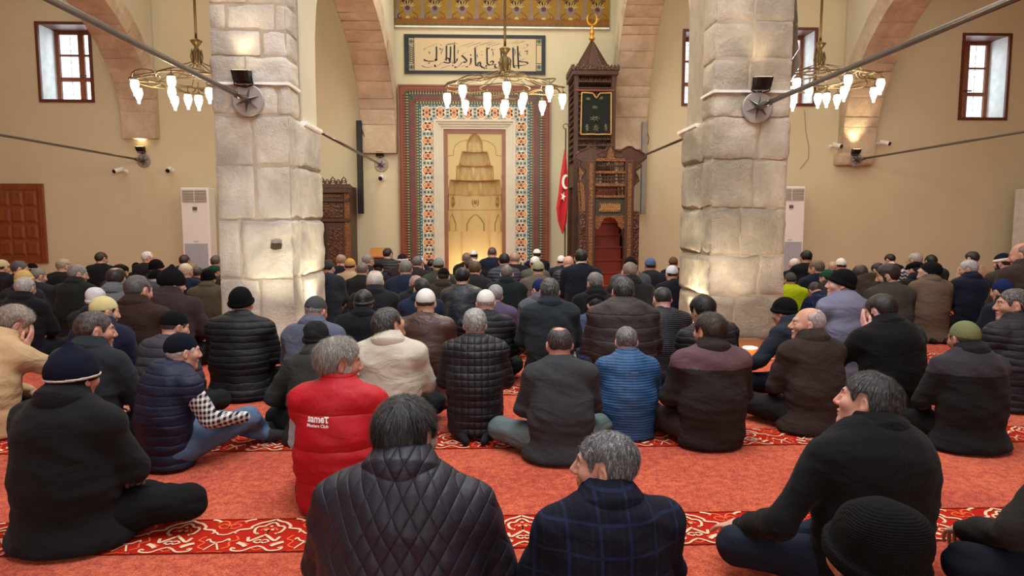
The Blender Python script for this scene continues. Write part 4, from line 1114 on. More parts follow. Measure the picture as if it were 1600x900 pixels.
# ---- floodlights and cameras
def floodlight(px, py, Y, s, label, kind=1):
    x, z = XZ(px, py, Y); root = empty('floodlight', (x, Y, z)); tag(root, label, 'floodlight', 'black floodlights aimed upward')
    m_ = MB(); m_.add([(-s,-.10,-s*.6),(s,-.10,-s*.6),(s,.0,-s*.75),(-s,.0,-s*.75),(-s,-.16,s*.5),(s,-.16,s*.5),(s,-.02,s*.75),(-s,-.02,s*.75)], [(0,3,2,1),(4,5,6,7),(0,1,5,4),(1,2,6,5),(2,3,7,6),(3,0,4,7)], m_dark)
    m_.build('housing', parent=root)
    m_ = MB(); m_.add([(-s*.9,-.155,s*.53),(s*.9,-.155,s*.53),(s*.9,-.03,s*.77),(-s*.9,-.03,s*.77)], [(0,1,2,3)], M('floodlight_lens', (255,226,170), .3, emit=4)); m_.build('lens', parent=root)
    m_ = MB(); m_.tube([(-s,-.06,0),(-s*1.15,-.03,-s*.9),(0,.0,-s*1.2),(s*1.15,-.03,-s*.9),(s,-.06,0)], .008, m_dark, 5); m_.box((-.02,-.02,-s*1.25),(.02,.04,-s*.9), m_dark); m_.build('bracket', parent=root)
    d = bpy.data.lights.new('floodlight_beam', 'SPOT'); d.energy = 30 if Y > 12 else 9; d.color = (1,.80,.50); d.spot_size = math.radians(75); d.spot_blend = .8; d.shadow_soft_size = .06
    lo = bpy.data.objects.new('floodlight_beam', d); COL.objects.link(lo); lo.parent = root; lo.location = (0,-.10,s*1.1); lo.rotation_euler = (math.radians(180-14 if Y > 12 else 180-8), 0, 0)
floodlight(382, 121, YP-.04, .085, 'black floodlight above the star plate on the pale pillar')
floodlight(1187, 131, YP-.04, .085, 'black floodlight above the star plate on the tan pillar')
floodlight(222, 233, YW-.02, .075, 'small black floodlight below the hanging corbel left of the pale pillar')
floodlight(594, 240, YW-.02, .07, 'small black floodlight beside the column speaker near the mihrab')
floodlight(985, 236, YW-.02, .07, 'small black floodlight hidden behind the pulpit crest')
floodlight(1335, 237, YW-.23, .075, 'small black floodlight on the bracket block under the lit corbel')
def cctv(px, py, dx, label):
    x, z = XZ(px, py, YW-.2); root = empty('security_camera', (x, YW-.2, z)); tag(root, label, 'security camera', 'white wall security cameras')
    wh = M('camera_white', (226,224,216), .4); 
    m_ = MB(); m_.tube([(dx*.0,-.06,-.015),(-dx*.9,.08,.04)], .048, wh, 12); m_.build('camera_body', parent=root, smooth=False)
    m_ = MB(); m_.tube([(dx*.05,-.07,-.018),(dx*.0-.0,-.055,-.013)], .043, m_dark, 12); m_.build('lens_face', parent=root)
    m_ = MB(); m_.tube([(-dx*.7,.05,.03),(-dx*1.1,.13,.0),(-dx*1.1,.19,.0)], .022, wh, 8); m_.lathe([(.05,.18),(.05,.2),(0,.2)], (-dx*1.1,0,0), wh, 12, 'Y'); m_.build('mount', parent=root)
cctv(181, 267, -.10, 'white security camera pointing left beneath the left corbel')
cctv(264, 266, .02, 'white security camera facing forward near the white air conditioner')
cctv(595, 278, -.02, 'white security camera under the star plate near the mihrab')
cctv(1312, 228, .10, 'white security camera at the left of the lit corbel')
cctv(1387, 224, .12, 'white security camera at the right of the lit corbel')
m_ = MB(); pts = [XZ(a, b, YW-.012) for a, b in ((1257,172),(1259,205),(1264,230),(1263,248),(1250,264))]; m_.tube([(p_[0], YW-.012, p_[1]) for p_ in pts], .006, M('tan_cable', (150,120,84), .6), 5); tag(m_.build('loose_cable'), 'thin loose cable hanging on the wall below the narrow window', 'cable')
# ---- chandeliers
def chandelier(px, pyh, pyr, Y, label):
    x, zh = XZ(px, pyh, Y); zr = XZ(px, pyr, Y)[1]; R = .93
    root = empty('chandelier', (x, Y, zr)); tag(root, label, 'chandelier', 'brass ring chandeliers'); h = zh-zr
    m_ = MB(); m_.tube([(0,0,h+.15),(0,0,ZC-zr)], .020, m_brass, 8); m_.lathe([(.02,ZC-zr-.08),(.08,ZC-zr-.02),(.08,ZC-zr)], (0,0,0), m_brass, 12); m_.build('suspension_rod', parent=root, smooth=True)
    m_ = MB(); m_.lathe([(.02,h-.26),(.05,h-.22),(.065,h-.19),(.065,h-.04),(.05,h-.01),(.025,h+.04),(.07,h+.10),(.09,h+.13),(.02,h+.17)], (0,0,0), m_brass, 14)
    for k in range(8):
        t = 2*PI*k/8; m_.tube([(.07*math.cos(t), .07*math.sin(t), h-.22), (.09*math.cos(t), .09*math.sin(t), h-.1), (.07*math.cos(t), .07*math.sin(t), h)], .009, m_brass, 5)
    m_.build('hub', parent=root, smooth=True)
    m_ = MB()
    for k in range(8):
        t = 2*PI*(k+.5)/8; t2 = t+.12
        m_.tube([(.10*math.cos(t), .10*math.sin(t), h-.2), (R*.8*math.cos(t2), R*.8*math.sin(t2), .03)], .006, m_brass, 5)
    for k in range(4):
        t = 2*PI*k/4; m_.tube([(.08*math.cos(t), .08*math.sin(t), h-.22), (R*.40*math.cos(t), R*.40*math.sin(t), .0)], .006, m_brass, 5)
    m_.build('stay_rods', parent=root, smooth=True)
    m_ = MB()
    for ph in (0, PI/8):
        pts = []
        for k in range(96):
            t = 2*PI*k/96; w = math.cos(8*t/2*1+ph*4)
            r = R*(.83+.17*math.cos(4*t+ph*8/2*1+ (PI if ph else 0))); pts.append((r*math.cos(t+ph*0), r*math.sin(t), .035*math.sin(4*t+(PI if ph else 0))))
        m_.tube(pts, .012, m_brass, 7, closed=True)
    for k in range(8):                         # looped petals
        t0 = 2*PI*k/8; pts = []
        for q in range(20):
            u = 2*PI*q/20; rr = R*(.80+.19*math.cos(u)); tt = t0+.34*math.sin(u); pts.append((rr*math.cos(tt), rr*math.sin(tt), .03*math.sin(2*u)))
        m_.tube(pts, .011, m_brass, 6, closed=True)
    m_.tube([(R*.42*math.cos(2*PI*k/32), R*.42*math.sin(2*PI*k/32), -.02) for k in range(32)], .010, m_brass, 6, closed=True)
    m_.build('looped_ring', parent=root, smooth=True)
    glow = M('glowing_glass', (255,244,224), .3, emit=4.5, var=.01)
    bulbs = [(R*.97, 2*PI*k/8, -.10) for k in range(8)]+[(R*.42, 2*PI*(k+.5)/4, -.14) for k in range(4)]+[(0, 0, -.2)]
    for r, t, dz in bulbs:
        c = (r*math.cos(t), r*math.sin(t), dz)
        m_ = MB(); m_.lathe([(0,-.235),(.018,-.23),(.022,-.21),(.016,-.195),(.028,-.18),(.050,-.12),(.060,-.07),(.052,-.01),(.045,.0),(0,.0)], c, glow, 12); sh = m_.build('glass_shade', parent=root, smooth=True)
        m_ = MB(); m_.lathe([(.052,-.005),(.056,.008),(.03,.03),(.012,.05),(.006,.055),(.006,-dz)], c, m_brass, 10); m_.build('shade_cap', parent=root, smooth=True)
    if True:
        for r, t, dz in ((R*.8,0.8,-.35),(R*.8,2.9,-.35),(R*.8,5.0,-.35)):
            d = bpy.data.lights.new('chandelier_glow', 'POINT'); d.energy = 26; d.color = (1,.86,.66); d.shadow_soft_size = .12
            lo = bpy.data.objects.new('chandelier_glow', d); COL.objects.link(lo); lo.parent = root; lo.location = (r*math.cos(t), r*math.sin(t), dz)
chandelier(307, 78, 128, 10.9, 'brass ring chandelier with glass lamps left of the pale pillar')
chandelier(789, 90, 136, 10.9, 'brass ring chandelier with glass lamps hanging before the mihrab')
chandelier(1281, 82, 126, 10.9, 'brass ring chandelier with glass lamps right of the tan pillar')
# lamp shining up from the tan pillar plinth and its twin
def pillar_lamp(px, py, Y, label, e):
    p_ = P(px, py, Z=.105); x, y = p_[0], p_[1]
    m_ = MB(); m_.lathe([(.07,0),(.07,.008),(.055,.012),(0,.012)], (0,0,0), M('lamp_glass_glow', (255,240,200), .3, emit=12), 16)
    o = m_.build('recessed_uplight', loc=(x, y, .1)); tag(o, label, 'uplight', 'recessed uplights in the pillar plinths')
    d = bpy.data.lights.new('uplight_beam', 'SPOT'); d.energy = e; d.color = (1,.88,.66); d.spot_size = math.radians(95); d.spot_blend = .9; d.shadow_soft_size = .04
    lo = bpy.data.objects.new('uplight_beam', d); COL.objects.link(lo); lo.parent = o; lo.location = (0,0,.03); lo.rotation_euler = (math.radians(180-7), 0, 0)
UP = []
for px_, py_, lb, e in ((1172, 543, 'glowing round lamp set in the plinth before the tan pillar', 60), (1075, 524, 'round lamp in the plinth at the inner side of the tan pillar', 70), (420, 548, 'round lamp in the plinth before the pale pillar', 80), (520, 524, 'round lamp in the plinth at the inner side of the pale pillar', 80)):
    pillar_lamp(px_, py_, YP, lb, e)
# hole in the pale pillar: a thin dark prism coloured as its inner shade
x, z = XZ(431, 384, YP-.03); m_ = MB(); m_.prism([(x-.06,z-.03),(x-.02,z-.045),(x+.05,z-.035),(x+.058,z+.01),(x+.04,z+.032),(x-.01,z+.026),(x-.05,z+.03)], 'Y', YP-.026, YP+.05, M('hole_shade_brown', (58,46,34), .95)); struct(m_.build('stone_socket'), 'small socket hole in the pale pillar, its shade a dark block')

# ================================================================ carpet
def carpet():
    pile = NT('orange_red_pile'); v = pile.coords(); n1 = pile.noise(v, 1.2, 4, .6); n2 = pile.noise(v, 95, 5, .8); n3 = pile.noise(v, 22, 4, .75)
    f = pile.math('ADD', pile.math('MULTIPLY', n2, .55), pile.math('ADD', pile.math('MULTIPLY', n3, .35), pile.math('MULTIPLY', n1, .2)))
    pile.base(pile.ramp(f, [(.44, lin((128,28,10))), (.53, lin((206,66,30))), (.63, lin((246,122,70)))]))
    pile.b.inputs['Roughness'].default_value = .98; pile.b.inputs['Specular IOR Level'].default_value = .1; pile.b.inputs['Sheen Weight'].default_value = .15
    pile.bump(t_ := pile.math('ADD', n2, pile.math('MULTIPLY', n3, .5)), 1.0, .014)
    def pm(name, rgb, k=.25):
        t = NT(name); v = t.coords(); n = t.noise(v, 170, 4, .7); c = lin(rgb)
        t.base(t.ramp(n, [(.35, shade(c, 1-k)), (.65, shade(c, 1+k*.6))])); t.b.inputs['Roughness'].default_value = .98; t.b.inputs['Specular IOR Level'].default_value = .1; t.bump(n, .6, .008); return t.m
    band = pm('dark_red_pile', (176,34,18)); edge = pm('maroon_pile', (128,20,12)); crm = pm('cream_pile', (236,196,160), .15); sal = pm('salmon_pile', (226,96,56), .15)
    m_ = MB(); 
    N = 1
    m_.add([(XL,-6,0),(XR,-6,0),(XR,YW+.6,0),(XL,YW+.6,0)], [(0,1,2,3)], pile.m)
    o = m_.build('floor', normals=False); struct(o, 'orange red mosque carpet')
    # prayer row bands
    S = 1.306; Y1 = 2.985; w = .335; cell = .385
    cream = [([(-.375,.59),(-.345,.645),(-.23,.68),(-.224,.747),(-.15,.85),(-.083,.886),(0,.957)], .030),
      ([(-.107,.53),(-.15,.557),(-.17,.67),(-.14,.734),(-.083,.747),(-.044,.82),(0,.86)], .026),
      ([(-.234,.10),(-.277,.127),(-.268,.063),(-.2,.038),(-.13,.05),(-.063,.127),(0,.165)], .022),
      ([(-.09,.29),(-.045,.34),(.0,.31),(-.03,.25),(-.09,.29)], .018), ([(-.26,.27),(-.2,.23),(-.14,.16)], .045), ([(-.18,.42),(-.15,.31),(-.09,.37),(-.02,.46)], .030),
      ([(-.5,.50),(-.44,.52),(-.40,.58),(-.36,.54)], .020), ([(-.5,.28),(-.44,.30),(-.39,.38),(-.37,.33)], .020), ([(-.5,.28),(-.46,.18),(-.42,.08)], .018), ([(-.36,.9),(-.30,.95),(-.24,.97)], .03)]
    salm = [([(-.5,.72),(-.42,.70),(-.37,.78),(-.42,.84),(-.46,.80)], .02), ([(-.5,.72),(-.46,.88),(-.38,.93),(-.33,.86)], .024), ([(-.10,.62),(-.05,.70),(0,.62),(0,.50)], .022), ([(-.33,.47),(-.28,.36),(-.36,.3),(-.33,.18),(-.40,.12)], .020), ([(-.07,.12),(0,.06)], .016), ([(-.5,.05),(-.4,.04),(-.3,.0)], .01), ([(-.20,.28),(-.12,.22)], .02)]
    for b in range(8):
        y0 = Y1-w/2+S*b; 
        if y0 > YW-1: break
        m_ = MB(); z1, z2, z3 = .002, .004, .0055
        m_.poly([(XL,y0),(XR,y0),(XR,y0+w),(XL,y0+w)], 'Z', z1, band)
        for yy in (y0, y0+w-.008): m_.poly([(XL,yy),(XR,yy),(XR,yy+.008),(XL,yy+.008)], 'Z', z2, edge)
        ext = min(12.5, 1.2+(y0)*.85)
        n = int(ext*2/cell); off = .16
        for k in range(-n//2, n//2+1):
            cx = off+k*cell
            for sgn in (-1, 1):
                for lst, mat, zz in ((salm, sal, z2), (cream, crm, z3)):
                    for pts, wd in lst:
                        p_ = [(cx+sgn*u*cell, y0+w*v) for u, v in pts]
                        if b < 4: m_.stroke(p_, wd*cell*1.15, 'Z', zz, mat)
                        else: m_.stroke(p_, wd*cell*1.3, 'Z', zz, mat, smooth=False)
            for (u, v, r) in ((-.04,.63,.022), (.04,.63,.022), (0,.74,.022), (0,.48,.022), (-.11,.52,.022), (.11,.52,.022)):
                m_.disc((cx+u*cell, y0+w*v), r*cell, 'Z', z3, crm, 6)
        o = m_.build('floor_border', normals=False); struct(o)
carpet()
# ================================================================ light and camera
def area(name, loc, size, energy, color, rot, sy=None):
    d = bpy.data.lights.new(name, 'AREA'); d.energy = energy; d.color = color; d.size = size
    if sy: d.shape = 'RECTANGLE'; d.size_y = sy
    o = bpy.data.objects.new(name, d); COL.objects.link(o); o.location = loc; o.rotation_euler = [math.radians(a) for a in rot]; return o
area('overhead_fill', (0.3, 3.2, 6.9), 5.5, 520, (.90,.95,1.0), (0,0,0), 5.0)  # unseen overhead fill added for general brightness; the ceiling has no dome opening
area('bay_fill_left', (-7, 9.5, 7.0), 5, 195, (1,.93,.82), (0,0,0), 8)  # added soft fill under the closed ceiling of the left bay
area('bay_fill_right', (7.2, 9.5, 7.0), 5, 185, (1,.92,.80), (0,0,0), 8)  # matching added fill for the right bay, no skylight above it
area('nave_fill', (.3, 11.0, 7.0), 3.6, 190, (1,.98,.90), (0,0,0), 5)  # added fill over the nave before the mihrab, below solid ceiling
area('rear_fill', (0.0, -5.7, 3.6), 9, 230, (.92,.96,1.0), (80,0,0), 3)  # added fill from behind the camera; the back wall has no window
for w_ in wins:
    area('window_daylight', ((w_[0]+w_[1])/2, YW+.55, (w_[2]+w_[3])/2), 1.0, 5, (.68,.86,1.0), (-90,0,0), 1.4)
d = bpy.data.lights.new('niche_lamp', 'POINT'); d.energy = 9; d.color = (1,.84,.56); d.shadow_soft_size = .08
lo = bpy.data.objects.new('niche_lamp', d); COL.objects.link(lo); lo.location = (NX, YW+.12, .35)
W = bpy.data.worlds.new('World'); SC.world = W; W.use_nodes = True
W.node_tree.nodes['Background'].inputs[0].default_value = (.8,.88,1,1); W.node_tree.nodes['Background'].inputs[1].default_value = .6
cam = bpy.data.cameras.new('camera'); co = bpy.data.objects.new('camera', cam); COL.objects.link(co)
cam.sensor_width = 36; cam.lens = FPX/1600*36; cam.clip_end = 200; cam.clip_start = .05
R_ = Matrix(((_r[0], _u[0], -_f[0]), (_r[1], _u[1], -_f[1]), (_r[2], _u[2], -_f[2])))
co.matrix_world = Matrix.Translation((0,0,CZ)) @ R_.to_4x4()
SC.camera = co
SC.view_settings.view_transform = 'Standard'; SC.view_settings.look = 'None'; SC.view_settings.gamma = 1; SC.view_settings.exposure = .38
SC.view_settings.use_curve_mapping = False
SC.cycles.use_denoising = True; SC.cycles.max_bounces = 6; SC.cycles.diffuse_bounces = 4; SC.cycles.sample_clamp_indirect = 4
YFIX = {(113, 542): 2.96, (530, 527): 3.27, (634, 615): 1.97, (946, 670): 1.98, (1357, 578): 2.42, (1370, 775): 1.20, (1675, 600): 2.30, (284, 515): 3.90, (20, 476): 4.50, (147, 483): 4.15, (272, 482): 4.77, (376, 446): 5.44, (494, 501): 4.30, (493, 460): 5.28, (608, 478): 4.47, (568, 451): 5.94, (665, 448): 5.15, (742, 481): 4.36, (759, 450): 5.77, (859, 432): 5.64, (874, 508): 3.93, (979, 508): 4.32, (1109, 487): 4.13, (973, 430): 5.21, (1035, 446): 5.92, (1098, 461): 5.14, (1226, 462): 5.27, (1263, 477): 4.42, (1378, 458): 4.70, (1508, 498): 4.03, (1585, 448): 4.88, (1315, 418): 5.67, (38, 431): 6.99, (121, 412): 7.89, (150, 449): 6.45, (162, 460): 5.25, (215, 428): 5.82, (181, 416): 7.27, (268, 418): 6.49, (245, 419): 7.97, (325, 420): 8.70, (335, 414): 10.9, (290, 411): 9.5, (308, 416): 10.3, (37, 421): 8.44, (59, 418): 9.11, (3, 404): 10.25, (30, 406): 9.74, (50, 410): 11.28, (99, 403): 10.45, (158, 393): 11.29, (188, 410): 9.31, (231, 392): 11.42, (213, 409): 11.90, (244, 404): 10.16, (288, 397): 11.96, (301, 410): 10.80, (337, 398): 11.66, (513, 404): 9.13, (533, 396): 11.64, (547, 402): 10.21, (575, 396): 11.37, (566, 409): 9.63, (586, 421): 7.23, (591, 409): 10.75, (606, 387): 12.25, (634, 405): 9.07, (629, 395): 11.66, (652, 399): 11.02, (650, 428): 8.01, (658, 433): 6.97, (685, 401): 10.05, (674, 404): 12.11, (693, 417): 8.70, (722, 418): 7.52, (729, 394): 12.72, (740, 390): 13.54, (733, 404): 10.49, (742, 407): 9.39, (769, 385): 12.27, (788, 395): 10.79, (804, 393): 11.69, (792, 413): 8.09, (773, 443): 6.66, (839, 388): 12.59, (836, 399): 11.06, (841, 406): 9.36, (843, 434): 7.17, (877, 398): 12.14, (888, 399): 11.08, (908, 388): 9.14, (930, 424): 7.15, (931, 457): 6.12, (984, 407): 7.84, (985, 399): 9.45, (1016, 401): 10.00, (1052, 400): 11.51, (1050, 413): 8.90, (1235, 424): 8.75, (1241, 402): 10.98, (1260, 390): 10.23, (1276, 405): 9.2, (1274, 440): 7.91, (1301, 408): 11.91, (1314, 402): 10.50, (1293, 419): 8.47, (1345, 413): 8.77, (1372, 410): 9.76, (1391, 396): 11.52, (1388, 412): 7.40, (1430, 394): 10.48, (1431, 406): 8.94, (1452, 407): 7.76, (1455, 397): 10.97, (1514, 405): 8.01, (1519, 392): 10.21, (1568, 394): 9.26, (1599, 377): 7.23, (1567, 434): 6.41}
# ================================================================ people: implicit surfaces turned into meshes
F32 = np.float32
def cap(p, a, b, ra, rb):
    a = np.asarray(a, F32); b = np.asarray(b, F32); ba = b-a; pa = p-a
    t = np.clip((pa@ba)/(ba@ba+1e-9), 0, 1)
    return np.linalg.norm(pa-t[..., None]*ba, axis=-1)-(ra+(rb-ra)*t)
def ell(p, c, r, R=None):
    q = p-np.asarray(c, F32)
    if R is not None: q = q@R
    r = np.asarray(r, F32); k0 = np.linalg.norm(q/r, axis=-1); k1 = np.linalg.norm(q/(r*r), axis=-1)
    return k0*(k0-1)/(k1+1e-9)
def smin(a, b, k):
    h = np.clip(.5+.5*(b-a)/k, 0, 1); return b+(a-b)*h-k*h*(1-h)
def smax(a, b, k): return -smin(-a, -b, k)
def surf(fn, lo, hi, h):
    """surface nets: vertices and quads of fn = 0 inside the box lo..hi"""
    lo = np.array(lo, F32); hi = np.array(hi, F32); n = np.maximum(4, np.ceil((hi-lo)/h).astype(int)+1)
    ax = [lo[i]+h*np.arange(n[i], dtype=F32) for i in range(3)]
    g = np.stack(np.meshgrid(*ax, indexing='ij'), -1).astype(F32)
    v = fn(g).astype(F32)
    v[0] = np.maximum(v[0], 1e-3); v[-1] = np.maximum(v[-1], 1e-3); v[:,0] = np.maximum(v[:,0], 1e-3); v[:,-1] = np.maximum(v[:,-1], 1e-3); v[:,:,0] = np.maximum(v[:,:,0], 1e-3); v[:,:,-1] = np.maximum(v[:,:,-1], 1e-3)
    s = v < 0
    nx, ny, nz = n-1
    acc = np.zeros((nx, ny, nz, 3), F32); cnt = np.zeros((nx, ny, nz), F32)
    cor = [(i, j, k) for i in (0,1) for j in (0,1) for k in (0,1)]
    for a in range(3):
        for (i, j) in ((0,0),(0,1),(1,0),(1,1)):
            c0 = [0,0,0]; o = [k for k in range(3) if k != a]; c0[o[0]] = i; c0[o[1]] = j; c1 = list(c0); c1[a] = 1
            sl0 = tuple(slice(c0[k], c0[k]+n[k]-1) for k in range(3)); sl1 = tuple(slice(c1[k], c1[k]+n[k]-1) for k in range(3))
            v0, v1 = v[sl0], v[sl1]; m = s[sl0] != s[sl1]
            t = np.where(m, v0/np.where(m, v0-v1, 1), 0)
            pos = np.zeros((nx, ny, nz, 3), F32); pos[...,o[0]] = i; pos[...,o[1]] = j; pos[...,a] = t
            acc += pos*m[...,None]; cnt += m
    act = cnt > 0; idx = -np.ones((nx, ny, nz), np.int64); idx[act] = np.arange(act.sum())
    cells = np.stack(np.nonzero(act), -1)
    V = lo+h*(cells+acc[act]/cnt[act][:,None])
    Q = []
    for a in range(3):
        o = [k for k in range(3) if k != a]
        sl0 = [slice(1, n[k]-1) for k in range(3)]; sl0[a] = slice(0, n[a]-1); sl1 = list(sl0); sl1[a] = slice(1, n[a])
        m = s[tuple(sl0)] != s[tuple(sl1)]; ii = np.stack(np.nonzero(m), -1)
        if not len(ii): continue
        base = ii.copy(); base[:, o[0]] += 1; base[:, o[1]] += 1
        flip = s[tuple(sl0)][tuple(ii.T)]
        def ci(d0, d1):
            b = base.copy(); b[:, o[0]] -= d0; b[:, o[1]] -= d1; return idx[tuple(b.T)]
        q = np.stack([ci(0,0), ci(1,0), ci(1,1), ci(0,1)], -1)
        if a == 1: flip = ~flip
        q[~flip] = q[~flip][:, ::-1]
        Q.append(q)
    Q = np.concatenate(Q); Q = Q[(Q >= 0).all(1)]
    # one light relaxation pass
    nb = np.zeros_like(V); c = np.zeros(len(V), F32)
    for k in range(4):
        np.add.at(nb, Q[:,k], V[Q[:,(k+1)%4]]); np.add.at(c, Q[:,k], 1)
        np.add.at(nb, Q[:,k], V[Q[:,(k+3)%4]]); np.add.at(c, Q[:,k], 1)
    V = V*.6+.4*nb/np.maximum(c, 1)[:,None]
    return V, Q
def mesh_obj(name, parts, parent=None, flat=False):
    """parts: list of (V, F (quads or tris), material, mat index array or None)"""
    vs = []; fl = []; mi = []; mats = []; off = 0
    for V, Fc, mm in parts:
        ms = mm if isinstance(mm, tuple) else (mm, None)
        mlist = ms[0] if isinstance(ms[0], list) else [ms[0]]
        ids = []
        for m in mlist:
            if m not in mats: mats.append(m)
            ids.append(mats.index(m))
        vs.append(np.asarray(V, float)); Fa = np.asarray(Fc); fl.append(Fa+off)
        mi.append(np.array(ids)[ms[1]] if ms[1] is not None else np.full(len(Fa), ids[0])); off += len(V)
    V = np.concatenate(vs); me = bpy.data.meshes.new(name)
    nl = sum(f.size for f in fl); nf = sum(len(f) for f in fl)
    me.vertices.add(len(V)); me.vertices.foreach_set('co', V.astype(F32).ravel())
    me.loops.add(nl); me.loops.foreach_set('vertex_index', np.concatenate([f.ravel() for f in fl]).astype(np.int32))
    me.polygons.add(nf); tot = np.concatenate([np.full(len(f), f.shape[1]) for f in fl]); st = np.concatenate([[0], np.cumsum(tot)[:-1]])
    me.polygons.foreach_set('loop_start', st.astype(np.int32)); me.polygons.foreach_set('loop_total', tot.astype(np.int32))
    for m in mats: me.materials.append(m)
    me.polygons.foreach_set('material_index', np.concatenate(mi).astype(np.int32)); me.polygons.foreach_set('use_smooth', [not flat]*nf)
    me.update(calc_edges=True); me.validate()
    o = bpy.data.objects.new(name, me); COL.objects.link(o)
    if parent is not None: o.parent = parent
    return o
def rotm(yaw=0, pitch=0, roll=0):    # head-local -> body; yaw left positive, pitch down positive, roll to own right
    return np.array(Matrix.Rotation(math.radians(yaw), 3, 'Z') @ Matrix.Rotation(math.radians(-pitch), 3, 'X') @ Matrix.Rotation(math.radians(roll), 3, 'Y'), F32)
# ---- cloth, skin and hair materials
_cl = {}
def cloth(style, rgb, rgb2=None):
    key = (style, rgb, rgb2)
    if key in _cl: return _cl[key]
    t = NT('%s_fabric' % style); c = lin(rgb); lum = max(c[:3]); c = shade(c, .62 if lum < .05 else (.62+.30*min(1, (lum-.05)/.2))); v = t.coords(); x, y, z = t.sep(v)[:3]
    nz = t.noise(v, 5, 3, .6); fine = t.noise(v, 260, 3, .7); fold = t.noise(t.coords(scale=(1,1,2.0)), 3.2, 3, .5, 1.6)
    col = t.ramp(nz, [(.3, shade(c, .88)), (.7, shade(c, 1.1))])
    rough = .93; spec = .18; h = t.math('ADD', t.math('MULTIPLY', fine, .10), t.math('MULTIPLY', fold, 1.5)); st = .5; dist = .03
    if style in ('suit', 'coat', 'wool'): rough = .95; spec = .2
    if style == 'wool':
        col = t.mix(.5, col, t.ramp(t.noise(v, 160, 3, .8), [(.35, shade(c, .55)), (.65, shade(c, 1.5))]))
    if style == 'knit':
        w1 = t.math('ABSOLUTE', t.math('SINE', t.math('MULTIPLY', z, 620))); w2 = t.math('ABSOLUTE', t.math('SINE', t.math('MULTIPLY', x, 480)))
        h = t.math('ADD', t.math('MULTIPLY', w1, .12), t.math('ADD', t.math('MULTIPLY', w2, .12), t.math('MULTIPLY', fold, .4))); rough = .98; spec = .15
    if style == 'leather': rough = .42; spec = .5
    if style == 'shell':
        rough = .62; spec = .3; wr = t.noise(t.coords(scale=(1,1,.45)), 40, 4, .6, .7); h = t.math('ADD', t.math('MULTIPLY', wr, .25), t.math('MULTIPLY', fold, .9)); wb = t.math('MULTIPLY', t.math('SUBTRACT', t.noise(v, 5, 3), .5), .035); sn = t.math('POWER', t.math('ABSOLUTE', t.math('SINE', t.math('MULTIPLY', t.math('ADD', z, wb), PI/(rgb2 or (.085,))[0]))), .28); h = t.math('ADD', h, t.math('MULTIPLY', sn, .75 if (rgb2 or (1,))[0] < .12 else 1.0))
    if style in ('puffer', 'quilt', 'microquilt', 'diamond', 'grid'):
        rough = .55; spec = .35
        wob = t.math('MULTIPLY', t.math('SUBTRACT', t.noise(v, 4, 2), .5), .02)
        zz = t.math('ADD', z, wob); xx = t.math('ADD', x, wob)
        def seam(coord, pitch, p=.45): return t.math('POWER', t.math('ABSOLUTE', t.math('SINE', t.math('MULTIPLY', coord, PI/pitch))), p)
        if style == 'puffer': s_ = seam(zz, .052); puff = .95
        elif style == 'quilt': s_ = seam(zz, .085); puff = .7
        elif style == 'microquilt': s_ = t.math('MULTIPLY', seam(zz, .017, .5), seam(xx, .05, .15)); puff = .35
        elif style == 'grid': s_ = t.math('MULTIPLY', seam(zz, .045, .4), seam(xx, .045, .25)); puff = .7
        else:
            u = t.math('ADD', xx, t.math('MULTIPLY', zz, .62)); w = t.math('SUBTRACT', xx, t.math('MULTIPLY', zz, .62))
            s_ = t.math('MULTIPLY', seam(u, .052, .3), seam(w, .052, .3)); puff = .55
        wr = t.noise(t.coords(scale=(1,1,.5)), 38, 3, .6, .5)
        h = t.math('ADD', t.math('MULTIPLY', s_, puff), t.math('ADD', t.math('MULTIPLY', fold, .5), t.math('MULTIPLY', wr, .22))); st = .8; dist = .016
    if style == 'plaid':
        c2 = lin(rgb2 or (40,60,110))
        l1 = t.math('GREATER_THAN', t.math('SINE', t.math('MULTIPLY', x, 2*PI/.085)), .955); l2 = t.math('GREATER_THAN', t.math('SINE', t.math('MULTIPLY', z, 2*PI/.085)), .955)
        col = t.mix(t.math('MULTIPLY', t.math('MAXIMUM', l1, l2), .55), col, c2)
        l3 = t.math('GREATER_THAN', t.math('SINE', t.math('ADD', 1.6, t.math('MULTIPLY', x, 2*PI/.0425))), .95); col = t.mix(t.math('MULTIPLY', l3, .2), col, c2)
    if style == 'check':
        c2 = lin(rgb2 or (235,235,230)); l1 = t.math('GREATER_THAN', t.math('SINE', t.math('MULTIPLY', t.math('ADD', x, y), 2*PI/.030)), -.1); l2 = t.math('GREATER_THAN', t.math('SINE', t.math('MULTIPLY', z, 2*PI/.030)), -.1)
        col = t.mix(t.math('MULTIPLY', t.math('ADD', l1, l2), .5), c2, col)
    if style == 'camo':
        c2 = lin(rgb2 or (190,190,190)); col = t.mix(t.math('GREATER_THAN', t.noise(v, 26, 3, .6), .52), col, c2)
    if style == 'jacquard':
        c2 = lin(rgb2 or (170,170,170)); col = t.mix(t.math('GREATER_THAN', t.math('SINE', t.math('ADD', t.math('MULTIPLY', z, 110), t.math('MULTIPLY', t.math('SINE', t.math('MULTIPLY', x, 120)), 1.2))), .4), col, c2)
    if style in ('suit','coat','plaid'):
        xs = t.math('DIVIDE', x, .0035); seam_ = t.math('EXPONENT', t.math('MULTIPLY', t.math('MULTIPLY', xs, xs), -1.0)); h = t.math('SUBTRACT', h, t.math('MULTIPLY', seam_, .10))
    if style == 'denim': col = t.mix(.45, col, t.ramp(t.noise(v, 14, 4, .7), [(.3, shade(c, .6)), (.7, shade(c, 1.5))]))
    t.base(col); t.b.inputs['Roughness'].default_value = rough; t.b.inputs['Specular IOR Level'].default_value = spec
    if style in ('suit','coat'): t.b.inputs['Sheen Weight'].default_value = .03
    t.bump(h, st, dist); _cl[key] = t.m; return t.m
